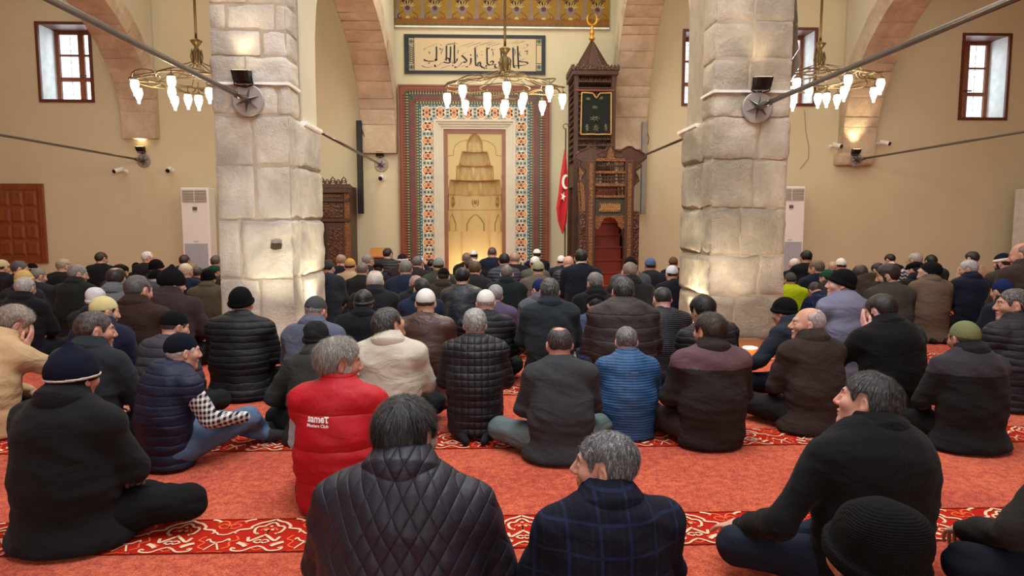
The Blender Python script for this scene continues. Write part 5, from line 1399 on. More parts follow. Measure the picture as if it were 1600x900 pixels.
_sk = {}
def skin(rgb):
    g_ = sum(rgb)/3; rgb = tuple(.84*v_+.16*g_ for v_ in rgb)
    if rgb in _sk: return _sk[rgb]
    t = NT('skin'); v = t.coords(); c = lin(rgb)
    n = t.noise(v, 16, 4, .6); t.base(t.ramp(n, [(.3, shade(c, .84)), (.5, c), (.72, (min(1,c[0]*1.12), c[1]*.96, c[2]*.94, 1))]))
    t.b.inputs['Roughness'].default_value = .55; t.b.inputs['Specular IOR Level'].default_value = .35
    t.b.inputs['Subsurface Weight'].default_value = .0
    t.bump(t.noise(v, 220, 4, .7), .18, .004); _sk[rgb] = t.m; return t.m
_ha = {}
def hairm(rgb, rgb2=None, curly=0):
    key = (rgb, rgb2, curly)
    if key in _ha: return _ha[key]
    t = NT('hair_strands'); v = t.coords(scale=(1,1,.3) if not curly else (1,1,1)); c = lin(rgb); c2 = lin(rgb2) if rgb2 else shade(c, 1.9)
    n = t.noise(v, 120 if not curly else 70, 5, .75, .8)
    t.base(t.ramp(n, [(.34, shade(c, .7)), (.5, c), (.66, c2)])); t.b.inputs['Roughness'].default_value = .48; t.b.inputs['Specular IOR Level'].default_value = .4
    t.bump(n, .5, .004); _ha[key] = t.m; return t.m
m_eyew = M('eye_white', (214,206,196), .3, var=.02); m_iris = M('dark_iris', (34,22,16), .25); m_lip = M('lips', (168,104,90), .5)
# ---- head
def head_sdf(p, neck, nose=1.0, stout=0, big=1.0):
    ax = np.abs(p[...,0]); q = p.copy(); q[...,0] = ax
    d = ell(p, (0,-.014,.028), (.077,.098,.089))
    d = smin(d, ell(p, (0,.030,-.028), (.062+.006*stout,.064,.084)), .035)
    d = smin(d, cap(q, (.046+.01*stout,.004,-.066), (.0,.070,-.094), .020+.006*stout, .021), .030)
    d = smin(d, cap(q, (.0,.074,-.10), (.008,.076,-.10), .019, .018), .018)
    d = smin(d, ell(q, (.046,.058,-.018), (.024,.026,.024)), .022)
    d = smin(d, cap(q, (.006,.087,.026), (.040,.074,.030), .011, .010), .014)
    d = smax(d, -ell(q, (.031,.100,.006), (.021,.020,.013)), .012)
    d = smin(d, ell(q, (.031,.079,.006), (.0165,.014,.0125)), .003)
    nz = cap(p, (0,.088,.022), (0,.112+.010*(nose-1),-.024), .0085, .0125*nose); nz = smin(nz, ell(q, (.011,.100,-.030), (.0095,.011,.008)), .008)
    d = smin(d, nz, .010)
    d = smin(d, ell(p, (0,.089,-.056), (.024,.014,.0075)), .008); d = smin(d, ell(p, (0,.087,-.070), (.021,.013,.008)), .006)
    d = smax(d, -ell(p, (0,.103,-.0632-.0), (.018,.009,.0020)), .004)
    # ears
    R = np.array(Matrix.Rotation(math.radians(22), 3, 'Z') @ Matrix.Rotation(math.radians(-14), 3, 'X'), F32)
    e = ell(q, (.0825,-.008,-.002), (.0088,.0175,.030), R); e = smin(e, ell(q, (.079,-.002,-.026), (.008,.010,.011)), .010)
    e = smax(e, -ell(q, (.0935,-.001,.002), (.0105,.0105,.019), R), .005)
    d = smin(d, e, .007)
    nk = cap(p, (0,-.022,-.045), neck, .056+.006*stout, .064+.006*stout); d = smin(d, nk, .030)
    return d
def zline(y, low=-.062, front=.070):
    return np.interp(y, [-.14,-.075,-.040,-.024,-.012,.018,.030,.038,.055,.070,.085,.10], [low,low,low+.008,.006,.040,.042,.0,-.004,.036,.044,front,front+.03]).astype(F32)
def hair_fn(style, seed, thick):
    def f(p):
        n = vnoise(p, seed, 9, 2); n2 = vnoise(p, seed+1, 30, 2)
        d = smin(ell(p, (0,-.014,.028), (.077,.098,.089)), ell(p, (0,.022,-.010), (.064,.060,.075)), .03)
        th = thick
        if style == 'full': th = thick*(.75+.45*np.clip((p[...,2])/.08, 0, 1))
        if style == 'wavy': th = thick*(.7+.8*np.clip((p[...,2]+.03)/.1, 0, 1)+.35*np.clip(p[...,1]/.08, 0, 1))
        d = d-th-n*(.0022+.10*thick)-n2*.0012
        low = {'short':-.050,'full':-.058,'wavy':-.082,'ring':-.052,'thin':-.052,'tuft':-.06}.get(style, -.055)
        g = zline(p[...,1], low, .066 if style in ('full','wavy') else .074)
        if style == 'ring': g = np.where(p[...,1] > .01, .2, g)
        d = smax(d, (g-p[...,2])*.75+n*.002, .008)
        if style == 'ring':
            d = smax(d, -(ell(p, (0,.02,.085), (.066,.085,.078))+n*.004), .012)
        if style == 'spot': d = smax(d, -(ell(p, (0,-.050,.115), (.040,.045,.040))+n*.006), .008)
        if style == 'recede': d = smax(d, -(ell(np.stack([np.abs(p[...,0]),p[...,1],p[...,2]],-1), (.034,.075,.085), (.030,.05,.045))), .01)
        return d
    return f
def cap_fn(kind, seed):
    def f(p):
        n = vnoise(p, seed, 5, 2)
        base = ell(p, (0,-.012,.028), (.079,.100,.091)); pl = p[...,2]-(.020+.28*p[...,1])
        if kind == 'beanie':
            d = ell(p, (0,-.016,.036), (.087,.108,.100))-n*.003; d = smax(d, -(p[...,2]-(-.004+.36*p[...,1])), .006)
            band = np.abs(base-.013)-.007; bz = np.abs(p[...,2]-(.012+.36*p[...,1]))-.017; d = smin(d, smax(band, bz, .006), .004)
        elif kind == 'floppy':
            d = smin(ell(p, (0,-.018,.040), (.090,.112,.096)), ell(p, (0,-.05,.075), (.080,.075,.060)), .03)-n*.006; d = smax(d, -(p[...,2]-(-.006+.34*p[...,1])), .006)
            band = np.abs(base-.015)-.009; bz = np.abs(p[...,2]-(.010+.34*p[...,1]))-.020; d = smin(d, smax(band, bz, .006), .004)
        elif kind == 'peaked':
            d = smin(ell(p, (0,-.014,.032), (.101,.118,.098)), cap(p, (0,-.02,.10), (0,-.03,.158), .050, .012), .06)-n*.003; d = smax(d, -(p[...,2]-(-.010+.10*p[...,1])), .006)
        elif kind == 'skull':
            d = ell(p, (0,-.016,.034), (.083,.104,.095))-n*.001; d = smax(d, -(p[...,2]-(.018+.24*p[...,1])), .005)
        elif kind == 'taqiyah':
            d = ell(p, (0,-.014,.030), (.084,.106,.105)); d = smax(d, p[...,2]-.128, .012); d = smax(d, -(p[...,2]-(.040+.15*p[...,1])), .004)
        elif kind == 'flat':
            d = smin(ell(p, (0,-.006,.062), (.092,.116,.052)), ell(p, (0,.10,.040), (.060,.040,.012)), .015); d = smin(d, smax(ell(p, (0,-.012,.03), (.084,.105,.09)), -(p[...,2]-.02), .005), .01)
        elif kind == 'hood':
            d = ell(p, (0,-.022,.0), (.100,.122,.128))-n*.006; d = smax(d, p[...,1]-.05, .01)
        elif kind == 'turban':
            d = smax(ell(p, (0,-.012,.04), (.086,.107,.092)), -(p[...,2]-.03), .005)
        else: d = base-.01
        return d
    return f
# ---- hands
def hand_sdf(curl=.5, spread=1.0):
    F = []
    for k, (bx, L, r) in enumerate(((-.033,.070,.0082),(-.011,.082,.0088),(.012,.088,.0090),(.033,.080,.0088))):
        a0 = curl*.7; a = np.array([bx, .088-.006*abs(k-1.7), .0]); pts = [a]
        d = np.array([(bx*.8)*spread, 1, 0]); d /= np.linalg.norm(d); ang = curl*.5
        for sgm, l in enumerate((.45,.31,.24)):
            dd = np.array([d[0]*math.cos(ang), math.cos(ang), -math.sin(ang)]); pts.append(pts[-1]+dd*L*l*1.0); ang += curl*(.9 if sgm == 0 else .6)
        F.append((pts, r))
    T = [np.array([.026,.022,-.006]), np.array([.054,.052,-.018]), np.array([.060,.078,-.026]), np.array([.056,.099,-.032])]
    def f(p):
        d = ell(p, (0,.048,0), (.044,.052,.0165)); d = smin(d, cap(p, (0,-.02,0), (0,.03,0), .026, .027), .02)
        for i in range(3): d = smin(d, cap(p, T[i], T[i+1], .0125-.0015*i, .0110-.0012*i), .008 if i else .014)
        for pts, r in F:
            fd = None
            for i in range(3):
                c = cap(p, pts[i], pts[i+1], r*(1.04-.06*i), r*(1.0-.08*i)); fd = c if fd is None else np.minimum(fd, c)
            d = smin(d, fd, .0055)
        return d
    return f
_hands = {}
def hand_mesh(curl, h):
    k = (curl, h)
    if k not in _hands: _hands[k] = surf(hand_sdf(curl), (-.07,-.05,-.13), (.085,.20,.035), h)
    return _hands[k]
def place_hand(wrist, fingers, palm, left, curl, h, s):
    """hand with the wrist at a point, fingers along a direction, palm facing a direction"""
    V, Q = hand_mesh(curl, h); V = V.copy()
    y = np.array(fingers, float); y /= np.linalg.norm(y); z = -np.array(palm, float); z -= y*(z@y); z /= np.linalg.norm(z); x = np.cross(y, z)
    if not left: V[:,0] *= -1; Q = Q[:, ::-1]     # thumb on +x is a left hand with the palm down
    W = V@np.stack([x, y, z])
    return (W*s+np.array(wrist)), Q
# thumb check: palm down (z up), fingers +y: a right hand has its thumb on -x
def strands(V, Q, n, length, width, seed, crown, mess=.5, fall=.6, keep=None):
    """tapered ribbons of hair growing from a hair mesh"""
    r = np.random.default_rng(seed); c = V[Q].mean(1); e1 = V[Q[:,2]]-V[Q[:,0]]; e2 = V[Q[:,3]]-V[Q[:,1]]; nr = np.cross(e1, e2); nn = nr/(np.linalg.norm(nr, axis=1, keepdims=True)+1e-9)
    ctr = V.mean(0); flip = ((c-ctr)*nn).sum(1) < 0; nn[flip] *= -1
    out = ((c-ctr)*nn).sum(1) > .012; w = np.linalg.norm(nr, axis=1)*out; w /= w.sum(); k = r.choice(len(Q), n, p=w)
    b = c[k]+r.normal(size=(n,3))*.002-nn[k]*.002; N = nn[k]
    flow = b-crown; flow -= N*(flow*N).sum(1, keepdims=True); flow /= np.linalg.norm(flow, axis=1, keepdims=True)+1e-6
    flow += np.array([0,0,-fall]); flow += r.normal(size=(n,3))*mess*.5; flow -= N*(flow*N).sum(1, keepdims=True)*.95; flow /= np.linalg.norm(flow, axis=1, keepdims=True)+1e-6
    L = length*(.6+.9*r.random(n))[:,None]
    lift = (.08+.22*r.random(n))[:,None]*(.4+mess)
    p0 = b; p1 = b+flow*L*.5+N*L*lift; p2 = b+flow*L+N*L*lift*.9+np.array([0,0,-1])*L*.15+r.normal(size=(n,3))*L*.06*mess
    sd = np.cross(flow, N); ww = width*(.6+.8*r.random(n))[:,None]
    if keep is not None:
        ok = keep(p2) & keep(p1); p0, p1, p2, sd, ww = p0[ok], p1[ok], p2[ok], sd[ok], ww[ok]; n = len(p0)
    VV = np.stack([p0-sd*ww, p0+sd*ww, p1-sd*ww*.8, p1+sd*ww*.8, p2-sd*ww*.15, p2+sd*ww*.15], 1).reshape(-1,3)
    b0 = np.arange(n)[:,None]*6; FQ = np.concatenate([b0+np.array([0,1,3,2]), b0+np.array([2,3,5,4])])
    return VV, FQ
ALLP = []; TOPS = []
def person(px, ytop, Y, label, pose='cross', face=0, lean=8, side=0, hy=0, hp=8, hr=0, jacket=('suit',(40,42,48)), jw=1.0, bulk=1.0, pants=(36,38,44), pstyle='plain', sk=(196,146,118),
           hair=None, hc=(60,55,52), hc2=None, ht=.010, hat=None, hatc=(30,30,34), hats='knit', hband=None, collar=1, collarc=None, vest=None, hood=None, arms=None, hands=None, legs=None, stout=0, beard=None, brow=None,
           strand=0, slen=.03, mess=.5, nose=1.0, feet=None, seed=None, extra=None, smax_=1.2, smin_=.8, nl=0, coat=0, glasses=0, pitch=.085, shirt=None, fold=1.0, big=1.0):
    seed = seed if seed is not None else int(px*7+ytop*13)
    Y = YFIX.get((px, ytop), Y)
    kneel = pose == 'kneel'; seat = .11 if kneel else 0.0
    # skeleton (unit size), facing +Y
    ln = math.radians(lean); sd = math.radians(side)
    def step(p0, L, a): return p0+np.array([math.sin(sd)*L, math.sin(a)*L*math.cos(sd), math.cos(a)*L*math.cos(sd)])
    Pv = np.array([0, 0, .12+seat]); Wt = step(Pv, .165, ln*.3-.10); Ch = step(Wt, .16, ln*.9); Sh = step(Ch, .105, ln*1.3+.05); Nb = step(Sh, .045, ln*1.4+.15)
    Rh = rotm(hy, hp, hr)
    Hc = Nb+np.array([math.sin(sd)*.05, .018+.10*math.sin(min(1.2, ln+math.radians(max(hp,0))*.5)), nl+.106*math.cos(min(1.0, ln*.6+math.radians(max(hp,0))*.3))])
    top = Hc[2]+.122+(.014 if hat else .006)
    # size and place
    s = 1.0
    for it in range(4):
        Yh = Y+Hc[1]*s; w = P(px, ytop, Y=Yh); s = min(smax_, max(smin_, w[2]/top))
    TOPS.append((px, ytop, Y, pose, top, s, label, w[0], smin_, smax_))
    fa = math.radians(face); c_, s_ = math.cos(fa), math.sin(fa)
    hx = Hc[0]*c_-Hc[1]*s_; hyy = Hc[0]*s_+Hc[1]*c_
    w = P(px, ytop, Y=Y+hyy*s); loc = (w[0]-hx*s, Y, 0)
    ALLP.append((label, loc, s, pose, fa, w[2]-top*s))
    if Y < 2.6: hj, hh = .010, .0042
    elif Y < 5: hj, hh = .0125, .0052
    elif Y < 7.5: hj, hh = .017, .0075
    else: hj, hh = .023, .0095
    b = bulk
    if callable(arms): arms, hands = arms(Hc, Rh)
    shw = .160*jw
    SL = Sh+np.array([-shw*math.cos(sd), .0, -.03+shw*math.sin(sd)*1.2]); SR = Sh+np.array([shw*math.cos(sd), 0, -.03-shw*math.sin(sd)*1.2])
    if arms is None:
        if kneel: arms = [((-.205*jw-.01, .09, .34+seat*.5), (-.11,.28,.25+seat*.3)), ((.205*jw+.01,.09,.34+seat*.5), (.11,.28,.25+seat*.3))]
        else: arms = [((-.210*jw-.01,.10,.30), (-.10,.29,.20)), ((.210*jw+.01,.10,.30), (.10,.29,.20))]
        dy = Sh[1]-.03; dx = Sh[0]*.6
        arms = [((a[0]+dx, a[1]+dy*.7, a[2]), (c[0]+dx*.3, c[1]+dy*.3, c[2])) for a, c in arms]
    if legs is None:
        if kneel: legs = [((-.095,.02,.20), (-.13,.42,.085), (-.11,-.06,.06)), ((.095,.02,.20), (.13,.42,.085), (.11,-.06,.06))]
        else: legs = [((-.10,.02,.11), (-.26,.32,.115), (.05,.38,.055)), ((.10,.02,.11), (.26,.32,.115), (-.05,.36,.06))]
    if feet is None:
        feet = [(l[2], (l[2][0]*.55, l[2][1]-.15, .035)) if kneel else (l[2], (l[2][0]+(.12 if l[2][0] > 0 else -.12), l[2][1]+.04, .04)) for l in legs]
    def torso(p, g=1.0, e=0.0):
        q = p*np.array([1, 1/.74, 1], F32); S = lambda a: np.array([a[0], a[1]/.74, a[2]])
        d = cap(q, S(Pv+np.array([0,0,-.02 if g < 1 else -.16])), S(Wt), ((.192 if g < 1 else .200)*b+e)*g, (.190*b+e)*g)
        d = smin(d, cap(q, S(Wt), S(Ch), (.190*b+e)*g, (.180*jw*(.5+.5*b)+e)*g), .06)
        d = smin(d, cap(q, S(SL*.55+SR*.45+np.array([0,0,-.02])), S(SR*.55+SL*.45+np.array([0,0,-.02])), (.125+e)*g, (.125+e)*g), .08)
        d = d*.85
        d = smin(d, cap(p, SL, SR, (.070+e)*g, (.070+e)*g), .05)
        d = smin(d, cap(p, Nb, SL*.7+Nb*.3, (.050+e)*g, (.050+e)*g), .045); d = smin(d, cap(p, Nb, SR*.7+Nb*.3, (.050+e)*g, (.050+e)*g), .045)
        return d
    def armf(p, k, g=1.0, e=0.0):
        S0 = SL if k == 0 else SR; E, Wr = arms[k]
        d = cap(p, S0, E, (.070+e)*g, (.057+e)*g); return smin(d, cap(p, E, Wr, (.056+e)*g, (.040+e)*g), .02)
    def folds(p):
        n = vnoise(p*np.array([1,1,1.9], F32), seed, 2.4, 3)
        z = p[...,2]; cre = np.sin(z*95+4*vnoise(p, seed+3, 1.6, 1))*np.exp(-((z-.24)/.12)**2)
        rd = np.abs(vnoise(p*np.array([.8,.8,1.5], F32)+p[...,[2,0,0]]*.5, seed+9, 1.9, 2))
        return (n*.0070+cre*.0030-rd*.012+.005)*fold
    style = jacket[0]
    def jfn(p):
        d = torso(p)
        if vest is None:
            for k in (0, 1): d = smin(d, armf(p, k), .040)
        else:
            for k in (0, 1):
                S0 = SL if k == 0 else SR; d = smin(d, cap(p, S0, S0+np.array([(-.012 if k == 0 else .012), .01, -.035]), .074, .070), .03)
        # hem spreading over the seat
        hz = Pv[2]
        if coat: d = smin(d, ell(p, (0, .02, .03), (.235*b, .20*b, .10)), .08)
        if hood: d = smin(d, smax(ell(p, (Nb[0], Nb[1]-.065, Nb[2]-.035), (.125,.062,.075)), -ell(p, (Nb[0], Nb[1]+.0, Nb[2]+.06), (.075,.06,.055)), .02), .02)
        if collar:
            ch = .042+.030*(collar-1); up = (Hc-Nb)/np.linalg.norm(Hc-Nb)*.6+np.array([0,0,.4]); up /= np.linalg.norm(up)
            dd = cap(p, Nb-up*.05, Nb+up*.10, .076, .070); sh = np.abs(dd)-.0075; ht_ = (p-np.asarray(Nb, F32))@np.asarray(up, F32)-ch
            d = smin(d, smax(sh, np.maximum(ht_, -ht_-.16), .006), .012)
        d = d-folds(p)
        if style == 'puffer': d = d-.0055*np.abs(np.sin(PI*(p[...,2]+.010*vnoise(p, seed, 1.5, 2))/.052))**.6*(1+.5*vnoise(p, seed+2, 3, 1))+.003
        if style == 'quilt': d = d-(.009 if pitch > .1 else .005)*np.abs(np.sin(PI*(p[...,2]+.008*vnoise(p, seed, 1.5, 2))/pitch))**.5+.004
        if style in ('thickpuffer',): d = d-.011*np.abs(np.sin(PI*(p[...,2]+.012*vnoise(p, seed, 1.5, 2))/.10))**.5+.004
        d = smax(d, .012+(.0 if not kneel else .03*(1-coat))-p[...,2], .015)
        # neck opening
        upn = np.asarray(Nb+(Hc-Nb)*.9, F32)
        d = smax(d, -(cap(p, Nb+np.array([0,.0,.015]), upn+np.array([0,.02,.0]), .060, .062)), .006)
        return d
    reach = max([abs(a[i][0]) for a in arms for i in (0,1)]+[.3])+.10; fy = max([a[i][1] for a in arms for i in (0,1)]+[Sh[1]+.1, .3])+.09
    by = min([a[i][1] for a in arms for i in (0,1)]+[Sh[1]-.1, -.1])-.17
    upz = max([a[i][2] for a in arms for i in (0,1)]+[Nb[2]+.1])+.1
    lo, hi = (-reach, by, -.02), (reach, fy, upz)
    V, Q = surf(jfn, lo, hi, hj)
    jm = cloth({'thickpuffer':'shell','quilt':'shell','puffer':'shell'}.get(style, style) if Y < 9 else {'thickpuffer':'puffer'}.get(style, style), jacket[1], ({'puffer':(.052,),'quilt':(pitch,),'thickpuffer':(.10,)}[style] if style in ('puffer','quilt','thickpuffer') and Y < 9 else (jacket[2] if len(jacket) > 2 else None)))
    jmm = jm; 
    if len(jacket) > 4 and jacket[3] == 'yoke':      # shoulder yoke of another colour
        c = V[Q].mean(1); idx = (c[:,2] > jacket[4]+seat).astype(int); jmm = ([jm, cloth(style, jacket[2])], idx); 
    # head, neck, hands, and the covered body as one figure
    nk = (Nb-Hc)@Rh/(.95*big)                                    # neck end in head space
    hb = .95*big
    Vh, Qh = surf(lambda p: head_sdf(p, nk, nose, stout), (-.105,-.125+min(0, nk[1]-.0), min(-.15, nk[2]-.06)), (.105,.14+max(0,nk[1]-.05),.13), hh)
    cH = Vh[Qh].mean(1); ax = np.abs(cH[:,0]); mi = np.zeros(len(Qh), int)
    if Y < 8:
        eye = ((ax-.031)/.0115)**2+((cH[:,2]-.006)/.0052)**2 < 1; eye &= cH[:,1] > .075; mi[eye] = 1
        iris = ((ax-.031)/.0052)**2+((cH[:,2]-.006)/.0055)**2 < 1; mi[iris & (cH[:,1] > .075)] = 2
        br = (np.abs(cH[:,2]-(.0285+.10*(.03-np.abs(ax-.03)))) < .0042) & (ax > .010) & (ax < .048) & (cH[:,1] > .062); mi[br] = 3
        lp = (ax < .020) & (np.abs(cH[:,2]+.063) < .008) & (cH[:,1] > .082); mi[lp] = 4
    if beard:
        bd = (cH[:,2] < -.045) & (cH[:,1] > .0) & (cH[:,2] > -.13) & ~((ax < .022) & (np.abs(cH[:,2]+.063) < .007)); bd |= (cH[:,1] > .015) & (cH[:,1] < .045) & (ax > .055) & (cH[:,2] < .0) & (cH[:,2] > -.13)
        if beard[0] == 'mustache': bd = (ax < .030) & (np.abs(cH[:,2]+.046) < .0075) & (cH[:,1] > .075)
        mi[bd & (mi != 1)] = 5
    mats_h = [skin(sk), m_eyew, m_iris, hairm(brow or hc), m_lip, hairm(beard[1]) if beard else m_lip]
    Wh = (Vh*hb)@Rh.T+Hc
    parts = [(Wh*s, Qh, (mats_h, mi))]
    def under(p):
        d = torso(p, .80, -.012)
        for k in (0, 1): d = smin(d, armf(p, k, .70), .02)
        for l in legs: d = smin(d, smin(cap(p, l[0], l[1], .066, .050), cap(p, l[1], l[2], .046, .032), .02), .02)
        d = smin(d, ell(p, (0,.01,.10+seat*.8), (.15,.11,.08)), .03)
        return smax(d, .02-p[...,2], .01)
    lx = max([abs(l[i][0]) for l in legs for i in (0,1,2)]+[reach-.1])+.1; ly = max([l[i][1] for l in legs for i in (0,1,2)]+[fy-.1])+.1; lyb = min([l[i][1] for l in legs for i in (0,1,2)]+[by+.1])-.1
    Vu, Qu = surf(under, (-lx, lyb, -.0), (lx, ly, upz), max(hj*1.5, .022))
    parts.append((Vu*s, Qu, skin(sk)))
    if hands is None: hands = [None, None]
    for k in (0, 1):
        E, Wr = np.array(arms[k][0]), np.array(arms[k][1]); hd = hands[k]
        if hd is None: fd = Wr-E; fd = fd/np.linalg.norm(fd)*.5+np.array([(.5 if k == 0 else -.5), .5, -.35]); pd = (0,-.2,-1); cu = .6
        else: fd, pd, cu = hd
        Vd, Qd = place_hand(Wr*s, fd, pd, k == 0, cu, .005 if Y < 5 else (.0065 if Y < 8 else .009), s)
        parts.append((Vd, Qd, skin(sk)))
    body = mesh_obj('person', parts)
    body.location = loc; body.rotation_euler = (0, 0, fa)
    tag(body, label, 'person', 'men seated on the prayer carpet')
    mesh_obj('vest' if vest is not None else 'jacket', [(V*s, Q, jmm)], body)
    if style in ('suit','coat','diamond','plaid','wool','plain') and collar and collar <= 1.2 and not hood and Y < 9:
        up2 = (Hc-Nb)/np.linalg.norm(Hc-Nb)*.6+np.array([0,0,.4]); up2 /= np.linalg.norm(up2)
        def lfn(p):
            k_ = .016+.10*max(0, bulk-1)+.06*max(0, jw-1.1); A_ = Nb+up2*k_+np.array([0,-.012-.10*max(0, bulk-1),0]); B_ = Nb+up2*(.068+k_)
            q = p-np.asarray(A_, F32); ht_ = q@np.asarray(up2, F32); d = np.abs(cap(p, A_, B_, .112, .063))-max(.0055, .75*min(.009, max(hh*1.15, .0055)))
            return smax(smax(d, np.maximum(ht_-.070, -ht_-.008+.25*np.minimum(0, p[...,1]-Nb[1])), .003), p[...,1]-Nb[1]-.075-np.abs(p[...,0]-Nb[0])*.2, .01)
        V2, Q2 = surf(lfn, Nb-.14, Nb+np.array([.14,.15,.14]), min(.009, max(hh*1.15, .0055))); mesh_obj('collar', [(V2*s, Q2, jm)], body)
    if vest is not None:       # shirt sleeves
        def sfn(p):
            d = smin(armf(p, 0, 1, -.006), armf(p, 1, 1, -.006), .01); return smax(d-folds(p)*.8, .012-p[...,2], .01)
        V2, Q2 = surf(sfn, lo, hi, hj*.9); mesh_obj('shirt_sleeves', [(V2*s, Q2, vest)], body)
    if shirt is not None or collarc is not None:
        up = (Hc-Nb)/np.linalg.norm(Hc-Nb)
        def cfn(p):
            dd = np.abs(cap(p, Nb-up*.03, Nb+up*.12, .070, .064))-.005; ht_ = (p-np.asarray(Nb, F32))@np.asarray(up, F32)
            return smax(dd, np.maximum(ht_-.058, -ht_-.01), .004)
        V2, Q2 = surf(cfn, Nb-.11, Nb+np.array([.11,.13,.13]), max(hh, .006)); mesh_obj('shirt_collar', [(V2*s, Q2, cloth('plain', collarc or shirt))], body)
    def pfn(p):
        d = None
        for l in legs:
            c = smin(cap(p, l[0], l[1], .098, .072), cap(p, l[1], l[2], .068, .046), .03); d = c if d is None else smin(d, c, .03)
        d = smin(d, ell(p, (0,.0,.095+seat*.8), (.19,.145,.10)), .05)
        return smax(d-folds(p)*1.0, .010-p[...,2], .012)
    V2, Q2 = surf(pfn, (-lx, lyb, -.02), (lx, ly, .40+seat), hj*1.15); mesh_obj('trousers', [(V2*s, Q2, cloth(pstyle, pants))], body)
    for k, (a, c) in enumerate(feet):
        a = np.array(a, float); c = np.array(c, float)
        def ffn(p): 
            m = (a+c)/2; d = smin(cap(p, a, c, .040, .026), cap(p, a*.8+c*.2+np.array([0,0,-.012]), a*.9+c*.1+np.array([0,0,-.02]), .034, .034), .02); return smax(d, .004-p[...,2], .006)
        V2, Q2 = surf(ffn, np.minimum(a, c)-.07, np.maximum(a, c)+.07, max(.009, hj*.8)); V2 = V2*s
        mesh_obj('sock' if not (extra and extra.get('barefoot')) else 'foot', [(V2, Q2, cloth('knit', (extra or {}).get('sock', (44,44,48))) if not (extra and extra.get('barefoot')) else skin(sk))], body)
    if hair:
        V2, Q2 = surf(hair_fn(hair, seed, ht), (-.12,-.15,-.11), (.12,.14,.16), hh*1.05)
        W2 = (V2*hb)@Rh.T+Hc; hm = hairm(hc, hc2)
        hp_ = [(W2*s, Q2, hm)]
        if strand:
            crown = (np.array([0,-.045,.12])@Rh.T+Hc)*s
            def keep(pw):
                q = (pw/s-Hc)@Rh/.95; g = zline(q[:,1], -.085, .060); return (q[:,2] > g-.004)
            VS, FS = strands(W2*s, Q2, strand, slen*s, .00065, seed, crown, mess, keep=keep); hp_.append((VS, FS, hm))
        mesh_obj('hair', hp_, body)
    if beard and beard[0] == 'full':
        def bfn(p):
            q = p.copy(); q[...,0] = np.abs(q[...,0]); n = vnoise(p, seed, 14, 2)
            d = smin(cap(q, (.062,.01,-.03), (.045,.045,-.085), .014, .020), cap(q, (.045,.045,-.085), (0,.082,-.105), .022, .024), .02); d = smin(d, cap(q, (0,.100,-.046), (.024,.090,-.056), .008, .007), .008)
            d = smax(d, -ell(p, (0,.10,-.063), (.022,.03,.006)), .004); return d-n*.004
        V2, Q2 = surf(bfn, (-.10,-.03,-.15), (.10,.14,.0), hh); W2 = (V2*hb)@Rh.T+Hc; bp = [(W2*s, Q2, hairm(beard[1]))]
        mesh_obj('beard', bp, body)
    if hat:
        V2, Q2 = surf(cap_fn(hat, seed), (-.13,-.16,-.14), (.13,.16,.20), hh*1.1)
        W2 = (V2*hb)@Rh.T+Hc
        nm = {'beanie':'beanie','floppy':'beanie','peaked':'knit_cap','skull':'skullcap','taqiyah':'prayer_cap','flat':'flat_cap','hood':'hood','turban':'turban_cap'}[hat]
        ho = mesh_obj(nm, [(W2*s, Q2, cloth(hats, hatc))], body)
        if hband:
            z0, z1, bc = hband
            def bfn(p):
                tl = {'peaked':.10,'beanie':.36,'skull':.24,'turban':.0,'taqiyah':.15}.get(hat, .1)
                d = np.abs(ell(p, (0,-.014,.032), (.1025,.1195,.098) if hat == 'peaked' else (.088,.110,.098)))-.0045; zz = p[...,2]-tl*p[...,1]; 
                if hat == 'turban': d = ell(p, (0,-.012,.038), (.099,.120,.040))
                return smax(d, np.maximum(z0-zz, zz-z1), .003)
            V2, Q2 = surf(bfn, (-.13,-.16,-.05), (.13,.16,.14), hh); W2 = (V2*hb)@Rh.T+Hc; mesh_obj('cap_band', [(W2*s, Q2, cloth('knit', bc))], ho)
    if glasses:
        m_ = MB(); g = M('glasses_frame', (30,28,28), .4)
        for sx in (-1, 1):
            m_.tube([tuple(((np.array([sx*.032+.022*math.cos(t), .098, .004+.017*math.sin(t)]))@Rh.T+Hc)*s) for t in [2*PI*k/14 for k in range(14)]], .0018, g, 5, closed=True)
            m_.tube([tuple((np.array(q)@Rh.T+Hc)*s) for q in ((sx*.054,.098,.008),(sx*.078,.06,.010),(sx*.082,.0,.006))], .0018, g, 5)
        m_.tube([tuple((np.array(q)@Rh.T+Hc)*s) for q in ((-.010,.099,.006),(0,.106,.010),(.010,.099,.006))], .0018, g, 5)
        m_.build('glasses', parent=body, smooth=True)
    return body, dict(s=s, Hc=Hc, Nb=Nb, Sh=Sh, Ch=Ch, Rh=Rh, loc=loc, jfn=jfn, arms=arms)
# ================================================================ the congregation
GREY = (120,118,116); LG = (188,186,182); DK = (34,30,28); BLK = (18,17,18)
PEOPLE = {}
